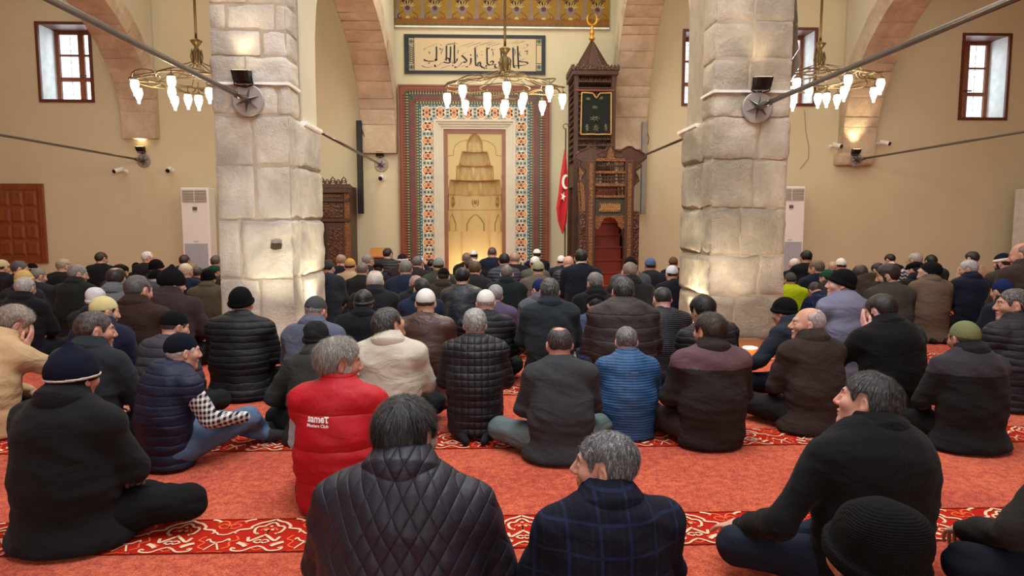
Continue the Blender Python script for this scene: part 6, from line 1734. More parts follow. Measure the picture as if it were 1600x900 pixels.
# --- nearest men
person(113, 542, 2.85, 'man in black suit and tall navy knitted cap with a cream stripe', face=-12, hy=-4, hp=6, lean=6, jw=1.15, bulk=1.12, jacket=('coat',(26,26,28)), pants=(20,20,22), hat='peaked', hatc=(24,28,48), hband=(.004,.018,(200,192,176)), hair='short', hc=(190,186,180), hc2=(225,222,216), collarc=(60,80,130), sk=(198,140,118), coat=1,
       legs=[((-.10,.02,.11), (-.33,.28,.12), (.05,.40,.055)), ((.10,.02,.11), (.43,.20,.125), (.05,.42,.06))], smax_=1.25)
PEOPLE['red'] = person(530, 527, 3.15, 'grey haired man in bright red quilted vest with white lettering on the back', face=-6, hy=-62, hp=4, lean=6, jw=1.0, bulk=.98, jacket=('quilt',(176,14,30)), vest=cloth('plain',(170,180,196)), hair='wavy', hc=(120,112,104), hc2=(206,202,196), ht=.014, strand=10000, slen=.036, mess=.4, sk=(188,134,112), beard=('full',(176,170,164)), brow=(50,44,42), collar=1.6, pitch=.165, pants=(30,34,44))
person(634, 615, 1.85, 'man in dark diamond quilted jacket with black hair, directly below the red vest', face=-4, hy=-26, hp=6, lean=8, jw=1.18, bulk=1.15, jacket=('diamond',(40,40,54)), hair='full', hc=(16,15,17), hc2=(78,76,80), ht=.009, strand=18000, slen=.038, mess=.10, sk=(186,134,112), beard=('full',(150,144,140)), collar=1.15)
person(946, 670, 1.98, 'man in navy plaid blazer with cropped grey hair, looking left', face=8, hy=62, hp=0, lean=6, jw=1.12, jacket=('plaid',(26,28,42),(30,42,76)), hair='full', hc=(78,78,80), hc2=(188,188,188), ht=.007, strand=18000, slen=.020, mess=.3, sk=(200,146,120), collar=1.2, collarc=(190,170,160), nose=1.1)
person(1357, 578, 2.42, 'man in black wool jacket leaning to the right, grey swept hair, looking up left', nl=.022, face=14, hy=34, hp=-6, hr=8, lean=7, side=4, jw=1.3, bulk=1.15, jacket=('coat',(17,17,19)), pants=(38,44,62), hair='full', hc=(38,37,38), hc2=(120,118,116), ht=.009, strand=15000, slen=.034, mess=.12, sk=(206,148,124), collarc=(220,220,222), stout=1,
       arms=[((-.36,.04,.30), (-.36,.27,.19)), ((.33,.06,.30), (.22,.30,.20))], hands=[((-.2,.9,-.3),(0,0,-1),.3), None], legs=[((-.10,.02,.11), (-.40,.24,.13), (.0,.42,.06)), ((.10,.02,.11), (.28,.30,.12), (-.02,.38,.06))])
person(1370, 775, 1.30, 'head and shoulders of a man in plain black knitted beanie at the bottom right', face=0, hy=2, hp=10, lean=14, jacket=('coat',(24,24,28)), hat='floppy', hatc=(17,17,18), hair='short', hc=(40,36,34), ht=.004, sk=(192,138,112), hr=2)
person(1675, 600, 2.35, 'man in dark olive jacket cut off by the right edge, one dark knee showing', face=22, hy=10, hp=6, lean=14, jw=1.1, jacket=('suit',(44,38,34)), pants=(26,30,42), hair='short', hc=(60,56,52), arms=[((-.34,.12,.30), (-.26,.34,.20)), ((.30,.10,.30), (.12,.31,.20))], legs=[((-.10,.02,.11), (-.42,.22,.14), (.0,.42,.06)), ((.10,.02,.11), (.31,.31,.115), (-.05,.37,.06))])
b_, k_ = person(284, 515, 3.85, 'man in navy quilted vest with checked sleeves, blue jeans and grey socks', face=-38, hy=-12, hp=6, lean=14, jw=1.12, bulk=1.02, pitch=.055, jacket=('quilt',(28,38,66)), vest=cloth('check',(38,38,42),(214,210,206)), hat='skull', hatc=(24,30,42), hair='short', ht=.003, hc=(186,180,174), sk=(200,150,126), pants=(84,106,134), pstyle='denim',
       arms=[((-.25,.16,.28), (-.10,.34,.20)), ((.27,.14,.30), (.20,.42,.24))], legs=[((-.10,.02,.11), (-.12,.44,.15), (.12,.62,.06)), ((.10,.02,.11), (.16,.46,.22), (.02,.66,.07))], feet=[((.12,.62,.06),(.26,.74,.05)), ((.02,.66,.08),(.10,.82,.07))], extra={'sock':(70,70,72)}, smax_=1.1)
person(20, 476, 4.3, 'man in beige jacket with curly grey hair resting his head on his hand', face=-24, hy=-20, hp=28, lean=20, jw=1.1, bulk=1.1, jacket=('plain',(190,160,120)), hair='wavy', hc=(120,106,94), hc2=(196,184,170), ht=.014, strand=2500, slen=.02, mess=1.2, sk=(196,138,114),
       arms=lambda Hc, Rh: ([((-.22,.14,.28), (-.10,.32,.20)), ((.22,Hc[1]+.16,.34), tuple(Hc+Rh@np.array([.085,.085,-.13])))], [None, (Rh@np.array([-.25,.15,.9]), Rh@np.array([-.6,-.8,.1]), .3)]))
person(147, 483, 4.3, 'man in charcoal suit with short dark hair, behind the striped navy cap', face=-12, hy=-42, hp=6, lean=8, jw=1.08, jacket=('suit',(44,48,54)), hair='short', hc=(52,46,42), hc2=(110,102,96), ht=.008, strand=1800, slen=.012, sk=(190,132,104))
person(272, 482, 4.75, 'man in grey corded jacket with small black skullcap, head bowed right', face=-22, hy=-22, hp=18, lean=18, pitch=.06, jacket=('quilt',(58,60,70)), hat='skull', hatc=(20,22,24), hair='short', hc=(60,56,54), ht=.004, sk=(200,142,120))
person(376, 446, 5.3, 'man in black puffer jacket and black ribbed beanie seated before the pale pillar', 'cross', face=-4, hy=0, hp=6, lean=5, jw=1.1, bulk=1.05, jacket=('puffer',(24,28,36)), hat='beanie', hatc=(16,16,17), hair='short', hc=(90,80,76), ht=.003, collar=1.5, sk=(214,160,142), pants=(18,18,22), coat=1, smax_=1.25)
person(494, 501, 4.3, 'man in grey wool suit and dark grey knitted beanie, leaning left on his elbow', face=8, hy=-4, hp=14, lean=16, side=-2, jacket=('wool',(60,62,60)), hat='floppy', hatc=(40,42,42), hats='wool', hair='short', hc=(50,46,44), ht=.003, coat=1,
       arms=[((-.31,.10,.30), (-.22,.32,.18)), ((.24,.13,.28), (.12,.31,.20))], legs=[((-.10,.02,.11), (-.32,.26,.12), (.05,.40,.055)), ((.10,.02,.11), (.31,.31,.115), (-.05,.37,.06))])
person(493, 460, 5.6, 'man in slate blue blazer and grey skullcap at the foot of the pale pillar', face=-6, hy=-14, hp=22, lean=12, jw=1.08, jacket=('suit',(92,98,116)), hat='skull', hatc=(84,86,86), hair='short', ht=.004, hc=(130,130,130), hc2=(200,200,200), sk=(196,130,108))
person(608, 478, 4.35, 'man in cream jacket with dark greying hair, looking up to the right', face=-2, hy=-44, hp=-20, lean=5, jw=1.08, bulk=1.0, jacket=('plain',(196,188,170)), hair='full', hc=(44,42,42), hc2=(130,126,124), ht=.013, strand=3500, slen=.02, sk=(196,140,112), smax_=1.1)
person(568, 451, 5.6, 'man in black coat and black leather docker cap', face=0, hy=-4, hp=14, lean=8, jw=1.08, jacket=('coat',(26,28,34)), hat='beanie', hatc=(34,34,34), hats='leather', hair='short', hc=(60,56,54), ht=.003, shirt=(60,72,120))
person(665, 448, 5.45, 'man in brown leather jacket with fringed brown shawl and white knitted cap', 'kneel', face=0, hy=-2, hp=12, lean=8, jacket=('leather',(78,52,44)), hat='skull', hatc=(232,228,220), hood=1, hair='short', hc=(60,50,46), ht=.003, pants=(20,20,22), coat=1)
person(742, 481, 4.3, 'man in black grid quilted jacket with white hair, centre of the second row', 'kneel', face=0, hy=0, hp=10, lean=8, jw=1.04, jacket=('grid',(30,28,36)), hair='full', hc=(140,138,134), hc2=(226,226,224), ht=.012, strand=4500, slen=.02, mess=.5, sk=(210,140,126), pants=(36,42,62), smin_=.8)
person(759, 450, 5.5, 'man in black puffer jacket and white knitted cap behind the white haired man', face=0, hy=-2, hp=14, lean=8, jw=1.1, jacket=('puffer',(24,26,34)), hat='skull', hatc=(236,232,224), hair='short', hc=(150,140,134), ht=.003, collar=1.3)
person(859, 432, 5.6, 'man in long slate suit jacket with short salt and pepper hair', 'kneel', face=-2, hy=-3, hp=4, lean=4, jw=1.08, jacket=('suit',(46,54,60)), hair='short', hc=(50,48,48), hc2=(140,138,136), ht=.009, strand=2500, slen=.010, sk=(206,146,124), coat=1)
person(874, 508, 4.05, 'man in charcoal hooded sweater with a bald spot', face=2, hy=4, hp=16, lean=10, jacket=('wool',(66,68,72)), hair='spot', hc=(46,42,42), hc2=(100,96,94), ht=.006, strand=2200, slen=.010, hood=1, sk=(196,134,112), pants=(98,116,116), coat=1, legs=[((-.10,.02,.11), (-.36,.26,.12), (.05,.40,.055)), ((.10,.02,.11), (.31,.31,.115), (-.05,.37,.06))])
PEOPLE['blue'] = person(979, 508, 4.2, 'man in bright blue ribbed jacket with short grey hair', face=0, hy=-2, hp=16, lean=9, jw=1.02, jacket=('microquilt',(36,80,124)), hair='short', hc=(84,82,82), hc2=(170,168,166), ht=.008, strand=2500, slen=.010, collar=1.6, sk=(206,142,122), pants=(26,30,44))
person(1109, 487, 4.25, 'man in dark brown jacket with mauve shoulders and thick brown hair', face=4, hy=26, hp=2, lean=7, jw=1.1, bulk=1.02, jacket=('plain',(54,48,46),(104,78,82),'yoke',.50), hair='full', hc=(46,34,28), hc2=(84,64,54), ht=.015, strand=4500, slen=.026, mess=.8, sk=(206,146,122), pants=(70,56,54))
person(973, 430, 5.45, 'man in thick brown padded jacket with short dark grey hair', 'kneel', face=-3, hy=12, hp=8, lean=8, jw=1.16, bulk=1.14, jacket=('thickpuffer',(62,54,52)), hair='short', hc=(36,34,35), hc2=(130,128,126), ht=.010, strand=2200, slen=.012, collar=1.7, sk=(196,126,110), pants=(190,180,166), extra={'barefoot':1}, legs=[((-.095,.02,.20), (-.13,.42,.085), (-.20,-.02,.06)), ((.095,.02,.20), (.13,.42,.085), (.11,-.06,.06))], feet=[((-.30,-.0,.05),(-.20,-.14,.035)), ((.11,-.04,.05),(.06,-.18,.035))])
person(1035, 446, 5.9, 'man in black textured coat with pink bald crown', face=2, hy=6, hp=20, lean=12, jw=1.06, jacket=('microquilt',(32,34,44)), hair='ring', hc=(44,40,40), ht=.006, sk=(204,146,128))
person(1098, 461, 5.0, 'man in black hooded coat with thick black hair by the tan pillar', face=10, hy=14, hp=12, lean=18, side=-4, jw=1.06, jacket=('puffer',(34,34,40)), hair='full', hc=(14,13,14), hc2=(40,38,40), ht=.018, strand=3000, slen=.024, mess=.8, hood=1, coat=1)
person(1226, 462, 5.1, 'man in dark slate jacket and black skullcap, resting elbow on knee', face=26, hy=14, hp=16, lean=24, jacket=('suit',(44,50,62)), hat='beanie', hatc=(20,20,20), hair='short', hc=(70,60,56), ht=.004, sk=(186,128,106), pants=(24,28,40), stout=1,
       arms=[((-.34,.16,.30), (-.30,.38,.18)), ((.24,.13,.28), (.12,.31,.20))], legs=[((-.10,.02,.11), (-.40,.26,.13), (.05,.42,.055)), ((.10,.02,.11), (.31,.31,.115), (-.05,.37,.06))])
person(1263, 477, 4.3, 'balding man with white hair and moustache in brown tweed jacket, profile to the left', face=12, hy=60, hp=-2, lean=10, jw=1.02, jacket=('wool',(62,50,46)), hair='ring', hc=(150,144,140), hc2=(214,210,206), ht=.006, strand=1500, slen=.016, sk=(198,142,112), beard=('mustache',(200,196,190)), nose=1.2, coat=1, pants=(40,38,38))
person(1378, 458, 4.7, 'broad man in black coat hiding his face in one hand', face=10, hy=22, hp=18, lean=12, jw=1.2, bulk=1.06, jacket=('coat',(16,16,18)), hair='full', hc=(30,26,25), hc2=(60,54,50), ht=.010, strand=3000, slen=.016, sk=(212,150,134), stout=1, coat=1, beard=('full',(30,26,26)), 
       arms=lambda Hc, Rh: ([((-.25,.22,.34), tuple(Hc+Rh@np.array([-.095,.07,-.125]))), ((.27,.13,.28), (.12,.31,.20))], [(Rh@np.array([.22,.25,.9]), Rh@np.array([.75,-.6,.1]), .25), None]))
person(1508, 498, 4.15, 'man in black coat with grey shoulders and olive knitted skullcap', face=4, hy=4, hp=12, lean=8, jw=1.18, bulk=1.08, jacket=('coat',(30,29,30),(62,58,64),'yoke',.50), hat='skull', hatc=(118,124,84), hair='short', hc=(60,52,46), ht=.003, sk=(176,116,92), coat=1, pants=(24,24,24))
person(1585, 448, 5.0, 'man in black puffer jacket with short hair, profile left at the right edge', face=14, hy=52, hp=0, lean=8, jw=1.14, bulk=1.1, jacket=('puffer',(32,32,40)), hair='short', hc=(52,46,42), hc2=(150,144,140), ht=.007, strand=1200, slen=.01, sk=(186,130,104), collar=1.2)
PEOPLE['greyvest'] = person(1315, 418, 6.3, 'man in grey vest with dark sleeves and black beanie, looking over his left shoulder', 'kneel', face=14, hy=52, hp=-2, lean=8, jw=1.08, jacket=('plain',(118,118,138)), vest=cloth('plain',(44,48,60)), hat='beanie', hatc=(20,20,21), sk=(204,150,134), hair='short', hc=(60,54,50), ht=.003, collar=1.5, pants=(30,34,48))
# --- middle rows
def mid(px, ytop, Y, label, jc, hairs=None, hc=DK, hat=None, hatc=BLK, st='suit', **k):
    a = dict(face=k.pop('face', (int(px)*7) % 9-4), hy=k.pop('hy', 0), hp=k.pop('hp', 12), lean=k.pop('lean', 8), jacket=(st, jc), hair=hairs or ('short' if not hat else 'short'), hc=hc, ht=k.pop('ht', .004 if hat else .009), hat=hat, hatc=hatc)
    pose = k.pop('pose', 'cross'); a.update(k); return person(px, ytop, Y, label, pose, **a)
CR = (206,190,150)
mid(38, 431, 7.2, 'white haired man in black coat near the left edge, behind the beige jacket', (28,28,34), 'short', (150,144,138), hc2=(220,216,210), jw=1.08)
mid(121, 412, 7.9, 'man in dark green suit with grey hair turned right, left of the brown coats', (40,42,38), 'short', (110,106,104), hc2=(170,166,164), hy=-52, pose='kneel', jw=1.1, coat=1)
mid(150, 449, 6.6, 'man with crumpled white cloth cap at the left, seen behind the yellow cap', (40,42,50), hat='floppy', hatc=(226,226,226))
mid(162, 460, 5.6, 'man in navy jacket and pale yellow knitted cap, bearded, turned right', (34,40,66), hat='skull', hatc=(214,202,144), hy=-40, beard=('full',(120,114,110)))
mid(215, 428, 6.5, 'man in dark brown jacket with balding grey head', (62,42,36), 'recede', (72,68,68), hy=-26, jw=1.12, sk=(198,140,118), beard=('mustache',(180,176,170)), coat=1)
mid(181, 416, 7.9, 'man in light grey jacket with thinning crown', (112,114,118), 'spot', (42,36,36))
mid(268, 418, 7.2, 'man in mauve brown jacket and pointed black beanie, looking right', (66,50,54), hat='peaked', hatc=(24,22,28), hy=-44, jw=1.14, lean=14, coat=1)
mid(245, 419, 8.2, 'man with white hair under a black cap, in grey jacket', (86,84,88), hat='skull', hc=(190,190,190), hy=-14)
mid(325, 420, 7.1, 'man in long khaki coat and black beanie beside the pale pillar', (104,94,78), hat='beanie', hy=-18, pose='cross', coat=1, st='plain', jw=1.1)
mid(335, 414, 8.9, 'man in dark grey jacket and green knitted cap by the pale pillar', (50,52,58), hat='skull', hatc=(24,84,60), hy=-20)
mid(290, 411, 8.8, 'man with cream coloured hair in navy jacket', (32,42,72), 'full', (196,184,160), hc2=(226,216,196), hy=-12, ht=.012)
mid(308, 416, 9.6, 'man in charcoal jacket half hidden behind the cream haired man', (58,58,62), 'short', (60,54,50))
mid(37, 421, 8.7, 'man in dark coat and yellow knitted cap with pompom', (44,44,50), hat='beanie', hatc=(206,178,112), hy=-30)
mid(59, 418, 9.3, 'bearded man with grey hair behind the yellow pompom cap', (46,46,52), 'short', (104,100,96), hy=-40, beard=('full',(130,124,118)))
mid(3, 404, 10.6, 'man in dark coat and cream cap at the far left edge', (32,34,44), hat='skull', hatc=(206,190,150), hy=-20)
mid(30, 406, 10.3, 'man in black coat with dark grey hair, facing right below the cupboard', (26,26,32), 'short', (70,68,68), hy=-60)
mid(50, 410, 11.0, 'man with black cap over a white headband below the cupboard', (36,36,44), hat='skull', hatc=(24,20,28), hy=-30, hband=(.02,.04,(220,214,206)))
mid(99, 403, 10.2, 'man in black coat with blond grey hair against the cream wall', (30,32,40), 'full', (150,138,118), hy=-30, hc2=(190,180,160))
mid(158, 393, 11.2, 'man in black jacket with small orange emblem, sitting tall by the wall', (26,28,34), 'short', (44,36,32), hy=-30, pose='kneel')
mid(188, 410, 9.5, 'man in brown hat and coat behind the thinning crown', (60,48,40), hat='flat', hatc=(40,34,32))
mid(231, 392, 11.4, 'white haired man in black jacket looking right, left of the air conditioner', (34,34,40), 'recede', (200,198,194), hy=-60, sk=(206,140,118), pose='kneel')
mid(213, 409, 11.8, 'man in black cap partly hidden left of the air conditioner', (24,24,30), hat='skull')
mid(244, 404, 10.2, 'man in black coat and fuzzy black beanie left of the air conditioner', (30,30,36), hat='beanie', hy=-34)
mid(288, 397, 11.6, 'man with brown hair in dark green coat before the air conditioner', (40,46,46), 'short', (58,46,40))
mid(301, 410, 10.7, 'man with tan hair beside the cream haired man', (60,60,66), 'short', (120,100,84))
mid(337, 398, 11.2, 'balding man in grey jacket at the edge of the pale pillar', (60,62,68), 'recede', (80,72,68))
# centre block
mid(513, 404, 8.0, 'man in long charcoal coat and grey cap just right of the pale pillar', (46,52,60), hat='skull', hatc=(76,78,80), hy=-14, pose='kneel', coat=1)
mid(533, 396, 11.0, 'bald man in navy coat before the carved cabinet', (26,32,48), 'ring', (150,120,104), sk=(206,154,136))
mid(547, 402, 9.9, 'man in beige coat and mustard knitted cap', (168,146,116), hat='skull', hatc=(196,150,84), st='plain')
mid(575, 396, 10.4, 'man in black coat with grey balding head and glasses', (40,40,46), 'recede', (120,114,110), hy=-34, glasses=1)
mid(566, 409, 8.4, 'man in black coat with brown grey hair behind the leather cap', (34,34,36), 'full', (96,86,78), hc2=(130,120,112))
mid(586, 421, 7.3, 'white haired man in dark coat with reddish crown', (36,38,42), 'spot', (184,178,170), hc2=(220,216,208), jw=1.06)
mid(591, 409, 10.1, 'man in black flat cap behind the white haired man', (32,32,36), hat='flat')
mid(606, 387, 12.2, 'man in black puffer jacket next to the reading desk', (32,34,42), 'short', (30,26,24), st='puffer', hy=-30, pose='kneel')
mid(634, 405, 9.0, 'man in navy suit with cropped grey hair left of the mihrab', (30,42,66), 'short', (96,92,88), hc2=(150,146,140), jw=1.06)
mid(629, 395, 11.6, 'man wearing a black and white head scarf left of the mihrab', (60,46,56), hat='skull', hatc=(50,34,44), hy=-20, hband=(.0,.05,(220,220,222)))
PEOPLE['phone'] = mid(652, 399, 11.0, 'man in dark plum jacket raising a phone to film the mihrab', (48,38,46), 'short', (90,84,80), arms=[((-.26,.14,.40), (-.07,.26,.66)), ((.26,.14,.42), (.10,.26,.66))], hands=[((.2,.1,.9),(.5,0,0),.5), ((-.2,.1,.9),(-.5,0,0),.5)])
mid(650, 428, 7.9, 'bald pink headed man behind the glasses wearer', (44,44,50), 'ring', (150,120,110), sk=(210,150,132))
mid(658, 433, 7.1, 'man in navy jacket with dark hair and glasses', (34,44,72), 'short', (34,32,34), hy=26, glasses=1)
mid(685, 401, 9.9, 'man in grey green coat and grey knitted cap at the left side of the mihrab', (70,72,66), hat='skull', hatc=(132,136,132))
mid(674, 404, 11.8, 'man with black hair hidden behind the grey knitted cap', (28,28,32), 'short', BLK)
mid(693, 417, 8.9, 'man in brown coat and black cap with pink neck', (66,56,50), hat='taqiyah', sk=(212,152,132), pose='cross')
mid(722, 418, 7.7, 'man in black leather jacket with curly black hair', (34,46,54), 'wavy', BLK, st='leather', ht=.014, pose='kneel', jw=1.08)
mid(729, 394, 12.3, 'man with grey brown hair in black robe at the mihrab', (28,28,30), 'short', (110,92,82))
mid(740, 390, 13.3, 'imam in white robe and white turban cap inside the mihrab', (216,206,190), hat='taqiyah', hatc=(236,236,240), st='plain', hband=(.03,.045,(50,60,110)))
mid(733, 404, 10.7, 'man with receding dark hair turned left before the mihrab', (36,34,36), 'recede', (40,32,30), hy=30)
mid(742, 407, 9.4, 'man in charcoal jacket with curly olive brown hair', (42,42,50), 'full', (72,58,40), ht=.012)
mid(769, 385, 12.2, 'tall man in navy suit with cropped hair at the centre of the mihrab', (28,34,52), 'short', (74,60,54), hc2=(110,96,90), pose='kneel', smax_=1.2, ht=.004)
mid(788, 395, 11.1, 'man with black hair and light blue furry hood', (58,66,84), 'full', BLK, st='puffer', hood=1)
mid(804, 393, 11.9, 'bald man in black coat at the right side of the mihrab', (26,26,32), 'ring', (150,124,110), sk=(204,146,122))
mid(792, 413, 7.9, 'man in dark green jacket with grey shaved head', (30,42,40), 'recede', (96,84,78), pose='kneel', jw=1.1, ht=.004, sk=(210,166,148))
mid(773, 443, 6.6, 'grey haired man in lilac hooded jacket beside the white cap', (92,80,108), 'short', (130,128,126), hc2=(180,178,176), hood=1, hr=10)
mid(839, 388, 12.6, 'man in dark navy robe and flat white cap right of the mihrab', (24,28,44), hat='taqiyah', hatc=(236,236,236), pose='kneel')
mid(836, 399, 11.2, 'man in white cap behind the khaki knitted cap', (90,92,86), hat='skull', hatc=(232,232,230))
mid(841, 406, 9.3, 'man in brown grey coat and khaki knitted cap', (102,92,86), hat='skull', hatc=(160,160,128), pose='cross', jw=1.06)
mid(843, 434, 7.0, 'man in grey jacket and navy cap beside the slate suit', (96,100,110), hat='skull', hatc=(36,50,96), hy=30)
mid(877, 398, 12.2, 'white capped man at the foot of the flag pole', (44,46,54), hat='skull', hatc=(232,230,228))
mid(888, 399, 11.0, 'bald pink man in grey puffer jacket by the flag pole', (64,66,76), 'ring', (190,150,130), st='puffer', hood=1, hp=24, sk=(214,152,130), lean=16)
mid(908, 388, 9.0, 'tall man in dark navy suit with white collar and black hair', (24,30,44), 'full', (26,22,22), pose='kneel', collarc=(230,228,222), jw=1.08, smax_=1.2, coat=1)
mid(930, 424, 7.1, 'grey haired man in black vest with patterned sleeves', (26,26,30), 'full', (88,84,80), hc2=(160,156,150), vest=cloth('camo',(60,64,66),(170,174,172)), hy=14)
mid(931, 457, 6.1, 'small figure in blue grey jacket and black cap bending forward beside the padded jacket', (70,82,112), hat='flat', hatc=(22,22,24), vest=cloth('camo',(60,62,62),(150,150,150)), lean=16, pants=(200,192,178), hp=30, smin_=.7)
mid(984, 407, 7.9, 'man in black coat with tan shaved head before the pulpit', (34,36,40), 'recede', (110,96,84), pose='cross', ht=.003, sk=(204,152,126), jw=1.06)
mid(985, 399, 9.5, 'man in grey suit and black cap before the pulpit', (84,86,92), hat='skull', hatc=(22,22,22), jw=1.08)
mid(1016, 401, 9.9, 'man in dark coat and blue grey flat cap right of the pulpit', (38,40,50), hat='skull', hatc=(88,110,144), jw=1.05, sk=(190,120,100))
mid(1052, 400, 11.4, 'man in black coat and brown flat cap beside the tan pillar', (26,28,34), hat='skull', hatc=(110,92,64))
mid(1050, 413, 8.7, 'man in navy hooded coat and white knitted prayer cap', (28,30,44), hat='skull', hatc=(224,228,240), hood=1, coat=1)
# right block
mid(1235, 424, 7.4, 'man in bright yellow safety jacket behind the tan pillar', (184,206,22), hat='skull', hatc=(96,98,100), st='plain', jw=1.1, collar=1.4)
mid(1241, 402, 10.6, 'white haired man in black coat right of the tan pillar', (26,28,36), 'ring', (214,208,200), sk=(214,160,140))
mid(1260, 390, 10.2, 'man in black coat with thick black hair before the right air conditioner', (24,26,32), 'full', BLK, pose='kneel')
mid(1276, 405, 9.0, 'man in navy jacket with cropped brown hair turned left', (28,38,58), 'short', (96,80,68), hy=36, jw=1.08)
mid(1274, 440, 7.9, 'man in navy jacket with pale stripes, head lowered behind the yellow jacket', (32,42,70), 'short', (50,44,40), hp=50, lean=30, st='plaid', smin_=.7)
mid(1301, 408, 11.6, 'pale haired man partly hidden behind the white cap', (40,42,50), 'short', (180,150,136))
mid(1314, 402, 10.6, 'man in dark coat and white knitted cap against the tan wall', (36,38,40), hat='skull', hatc=(234,232,226))
mid(1293, 419, 8.0, 'man in dark grey coat and green patterned cap', (58,58,56), hat='skull', hatc=(40,92,64), hy=20, lean=16)
mid(1345, 413, 8.9, 'man in dark brown coat bowing forward so only his back shows', (58,46,38), 'short', (50,42,38), lean=48, hp=40, smin_=.8, smax_=1.3, bulk=1.1)
mid(1372, 410, 9.4, 'man in black jacket with black hair and glasses, looking down', (30,34,42), 'full', (24,22,22), hy=30, hp=20, glasses=1)
mid(1391, 396, 11.0, 'man in black coat with white collar and head bowed', (22,22,26), 'short', (28,24,24), hy=24, hp=26, collarc=(220,218,214), pose='kneel')
mid(1388, 412, 7.4, 'young man in grey brown hooded jacket with curly hair and beard, face turned left', (76,72,66), 'wavy', (36,28,26), st='plain', hy=58, hood=1, ht=.014, beard=('full',(34,26,24)), jw=1.08)
mid(1430, 394, 10.6, 'grey haired man with glasses in a patterned blue grey sweater', (66,72,92), 'full', (150,140,132), hy=30, glasses=1, st='jacquard', hc2=(190,182,172))
mid(1431, 406, 9.1, 'man in black hat and jacket behind the khaki jacket', (30,30,36), hat='flat', hy=24)
mid(1452, 407, 7.8, 'man in khaki jacket and black beanie, looking up to the left', (112,96,80), hat='floppy', hatc=(26,26,32), st='plain', hy=44, hp=-18, hr=6, pose='kneel', jw=1.1, coat=1, sk=(204,150,132))
mid(1455, 397, 10.8, 'man in dark grey coat with short black hair against the tan wall', (44,44,52), 'short', BLK, jw=1.1)
mid(1514, 405, 7.8, 'white haired man in navy suit, profile to the left', (28,34,52), 'full', (150,148,146), hc2=(214,214,212), hy=52, pose='kneel', jw=1.12, coat=1, sk=(196,134,108), shirt=(60,80,130))
mid(1519, 392, 10.2, 'dark haired man in pale beige robe against the tan wall', (186,158,130), 'full', (40,32,30), st='plain', hy=30, pose='kneel', coat=1)
mid(1568, 394, 9.5, 'bearded man in grey brown robe and navy cap with white turban wrap', (72,66,58), hat='turban', hatc=(26,32,56), hband=(.018,.062,(226,222,212)), st='wool', hy=24, beard=('full',(26,24,24)))
mid(1599, 377, 7.6, 'man in brown jacket kneeling upright at the far right edge', (66,56,50), 'ring', (120,96,84), hy=40, pose='kneel', smax_=1.3, jw=1.1, coat=1, sk=(196,138,116))
mid(1567, 434, 6.4, 'man in navy jacket and royal blue knitted cap behind the right profile', (34,38,54), hat='skull', hatc=(34,46,96), hy=8, lean=18, jw=1.06, side=-3)
# ================================================================ marks on clothing
def on_back(k, pts):
    """project unit-scale (x, z) points onto the back of a jacket"""
    pts = np.array(pts, float); ys = np.linspace(-.36, .25, 90); out = []
    g = np.zeros((len(pts), len(ys), 3), F32); g[...,0] = pts[:,0:1]; g[...,2] = pts[:,1:2]; g[...,1] = ys[None]
    v = k['jfn'](g); i = np.argmax(v < 0, axis=1); y = ys[np.maximum(i, 1)-1]
    v0 = v[np.arange(len(pts)), np.maximum(i, 1)-1]; y = y+np.clip(v0, 0, .007)
    return np.stack([pts[:,0], y-.0035, pts[:,1]], -1)*k['s']
def text_on_back(k, body, text, cx, z, width, mat, name, shear=0, bold=.02, sx=1.0):
    cu = bpy.data.curves.new('t', 'FONT'); cu.body = text; cu.size = 1; cu.align_x = 'CENTER'; cu.offset = bold; cu.shear = shear; cu.resolution_u = 3
    o = bpy.data.objects.new('t', cu); COL.objects.link(o); dg = bpy.context.evaluated_depsgraph_get(); me = bpy.data.meshes.new_from_object(o.evaluated_get(dg))
    COL.objects.unlink(o); bpy.data.objects.remove(o)
    v = np.array([x.co[:] for x in me.vertices]); w = v[:,0].max()-v[:,0].min(); f = width/w
    P2 = np.stack([cx+v[:,0]*f, z+v[:,1]*f*sx], -1); V = on_back(k, P2)
    m2 = bpy.data.meshes.new(name); m2.from_pydata(V.tolist(), [], [list(p.vertices) for p in me.polygons]); m2.materials.append(mat)
    ob = bpy.data.objects.new(name, m2); COL.objects.link(ob); ob.parent = body; return ob
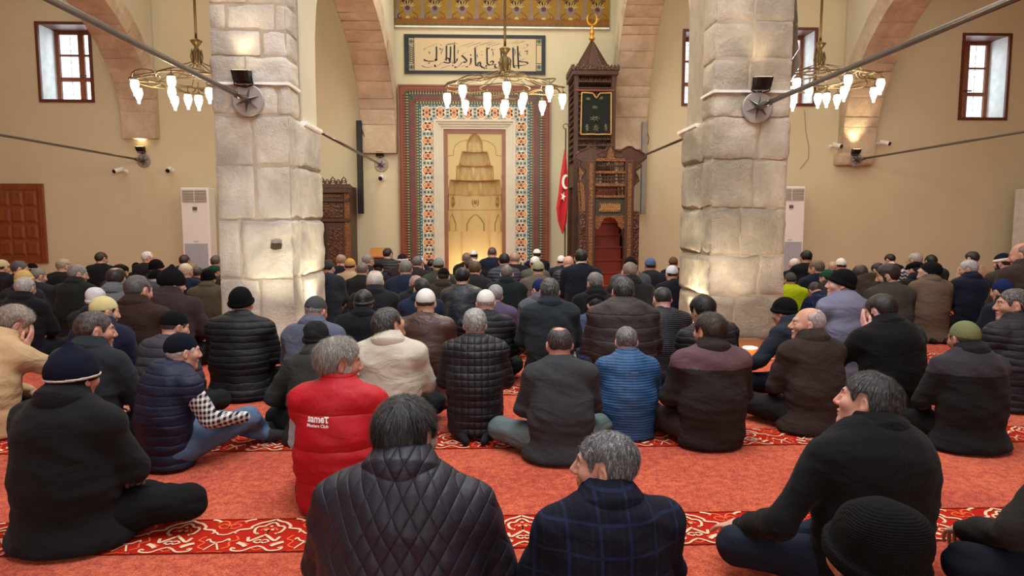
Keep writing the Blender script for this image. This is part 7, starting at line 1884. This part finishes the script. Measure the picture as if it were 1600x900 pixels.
def strokes_on_back(k, body, lines, w, mat, name):
    m_ = MB()
    for ln in lines:
        m2 = MB(); m2.stroke(ln, w, 'Y', 0, mat); P3 = on_back(k, [(v[0], v[2]) for v in m2.v]); m_.add(P3.tolist(), m2.f, mat)
    o = m_.build(name, parent=body, normals=False); return o
m_print = M('white_print', (236,232,232), .6, var=.02)
b, k = PEOPLE['red']
text_on_back(k, b, 'same\u03c4', -.045, .462, .105, m_print, 'vest_lettering', 0, .03, 1.15)
text_on_back(k, b, 'Masters Club', -.045, .440, .108, m_print, 'vest_lettering', 0, .03)
b, k = PEOPLE['blue']
strokes_on_back(k, b, [[(-.002+.010*i, .505), (.003+.010*i, .512)] for i in range(5)], .004, M('pale_print', (170,190,206), .6), 'collar_label')
b, k = PEOPLE['greyvest']
strokes_on_back(k, b, [[(.035,.58),(.05,.585),(.07,.61)], [(.04,.595),(.065,.592)]], .012, M('lime_print', (190,196,60), .6), 'vest_logo')
strokes_on_back(k, b, [[(.085+.018*i,.61-.03*j),(.091+.018*i,.625-.03*j),(.099+.018*i,.61-.03*j)] for i in range(4) for j in range(2)], .005, M('pale_grey_print', (176,176,186), .6), 'vest_logo')
# phone held up to film
k = PEOPLE['phone'][1]; bx, by, _ = k['loc']; s = k['s']
m_ = MB(); m_.bevbox((-.075,-.006,-.04), (.075,.006,.04), .006, m_dark); ph = m_.build('phone', loc=(bx+.01, by+.31*s, .74*s)); tag(ph, 'glowing phone held up in front of the mihrab', 'phone')
m_ = MB(); m_.box((-.068,-.008,-.034), (.068,-.006,.034), M('phone_screen', (120,180,240), .3, emit=1.5)); m_.build('screen', parent=ph)

# pale cushion on the carpet
p_ = P(331, 556, Z=0); Vc, Qc = surf(lambda p: ell(p, (0,0,.075), (.15,.12,.075))-.006*vnoise(p, 3, 3, 2), (-.18,-.15,-.01), (.18,.15,.17), .012)
cu_ = mesh_obj('cushion', [(Vc, Qc, cloth('plain', (206,190,160)))]); cu_.location = (p_[0], p_[1], 0); tag(cu_, 'small pale cushion on the carpet next to the black ribbed beanie man', 'cushion')
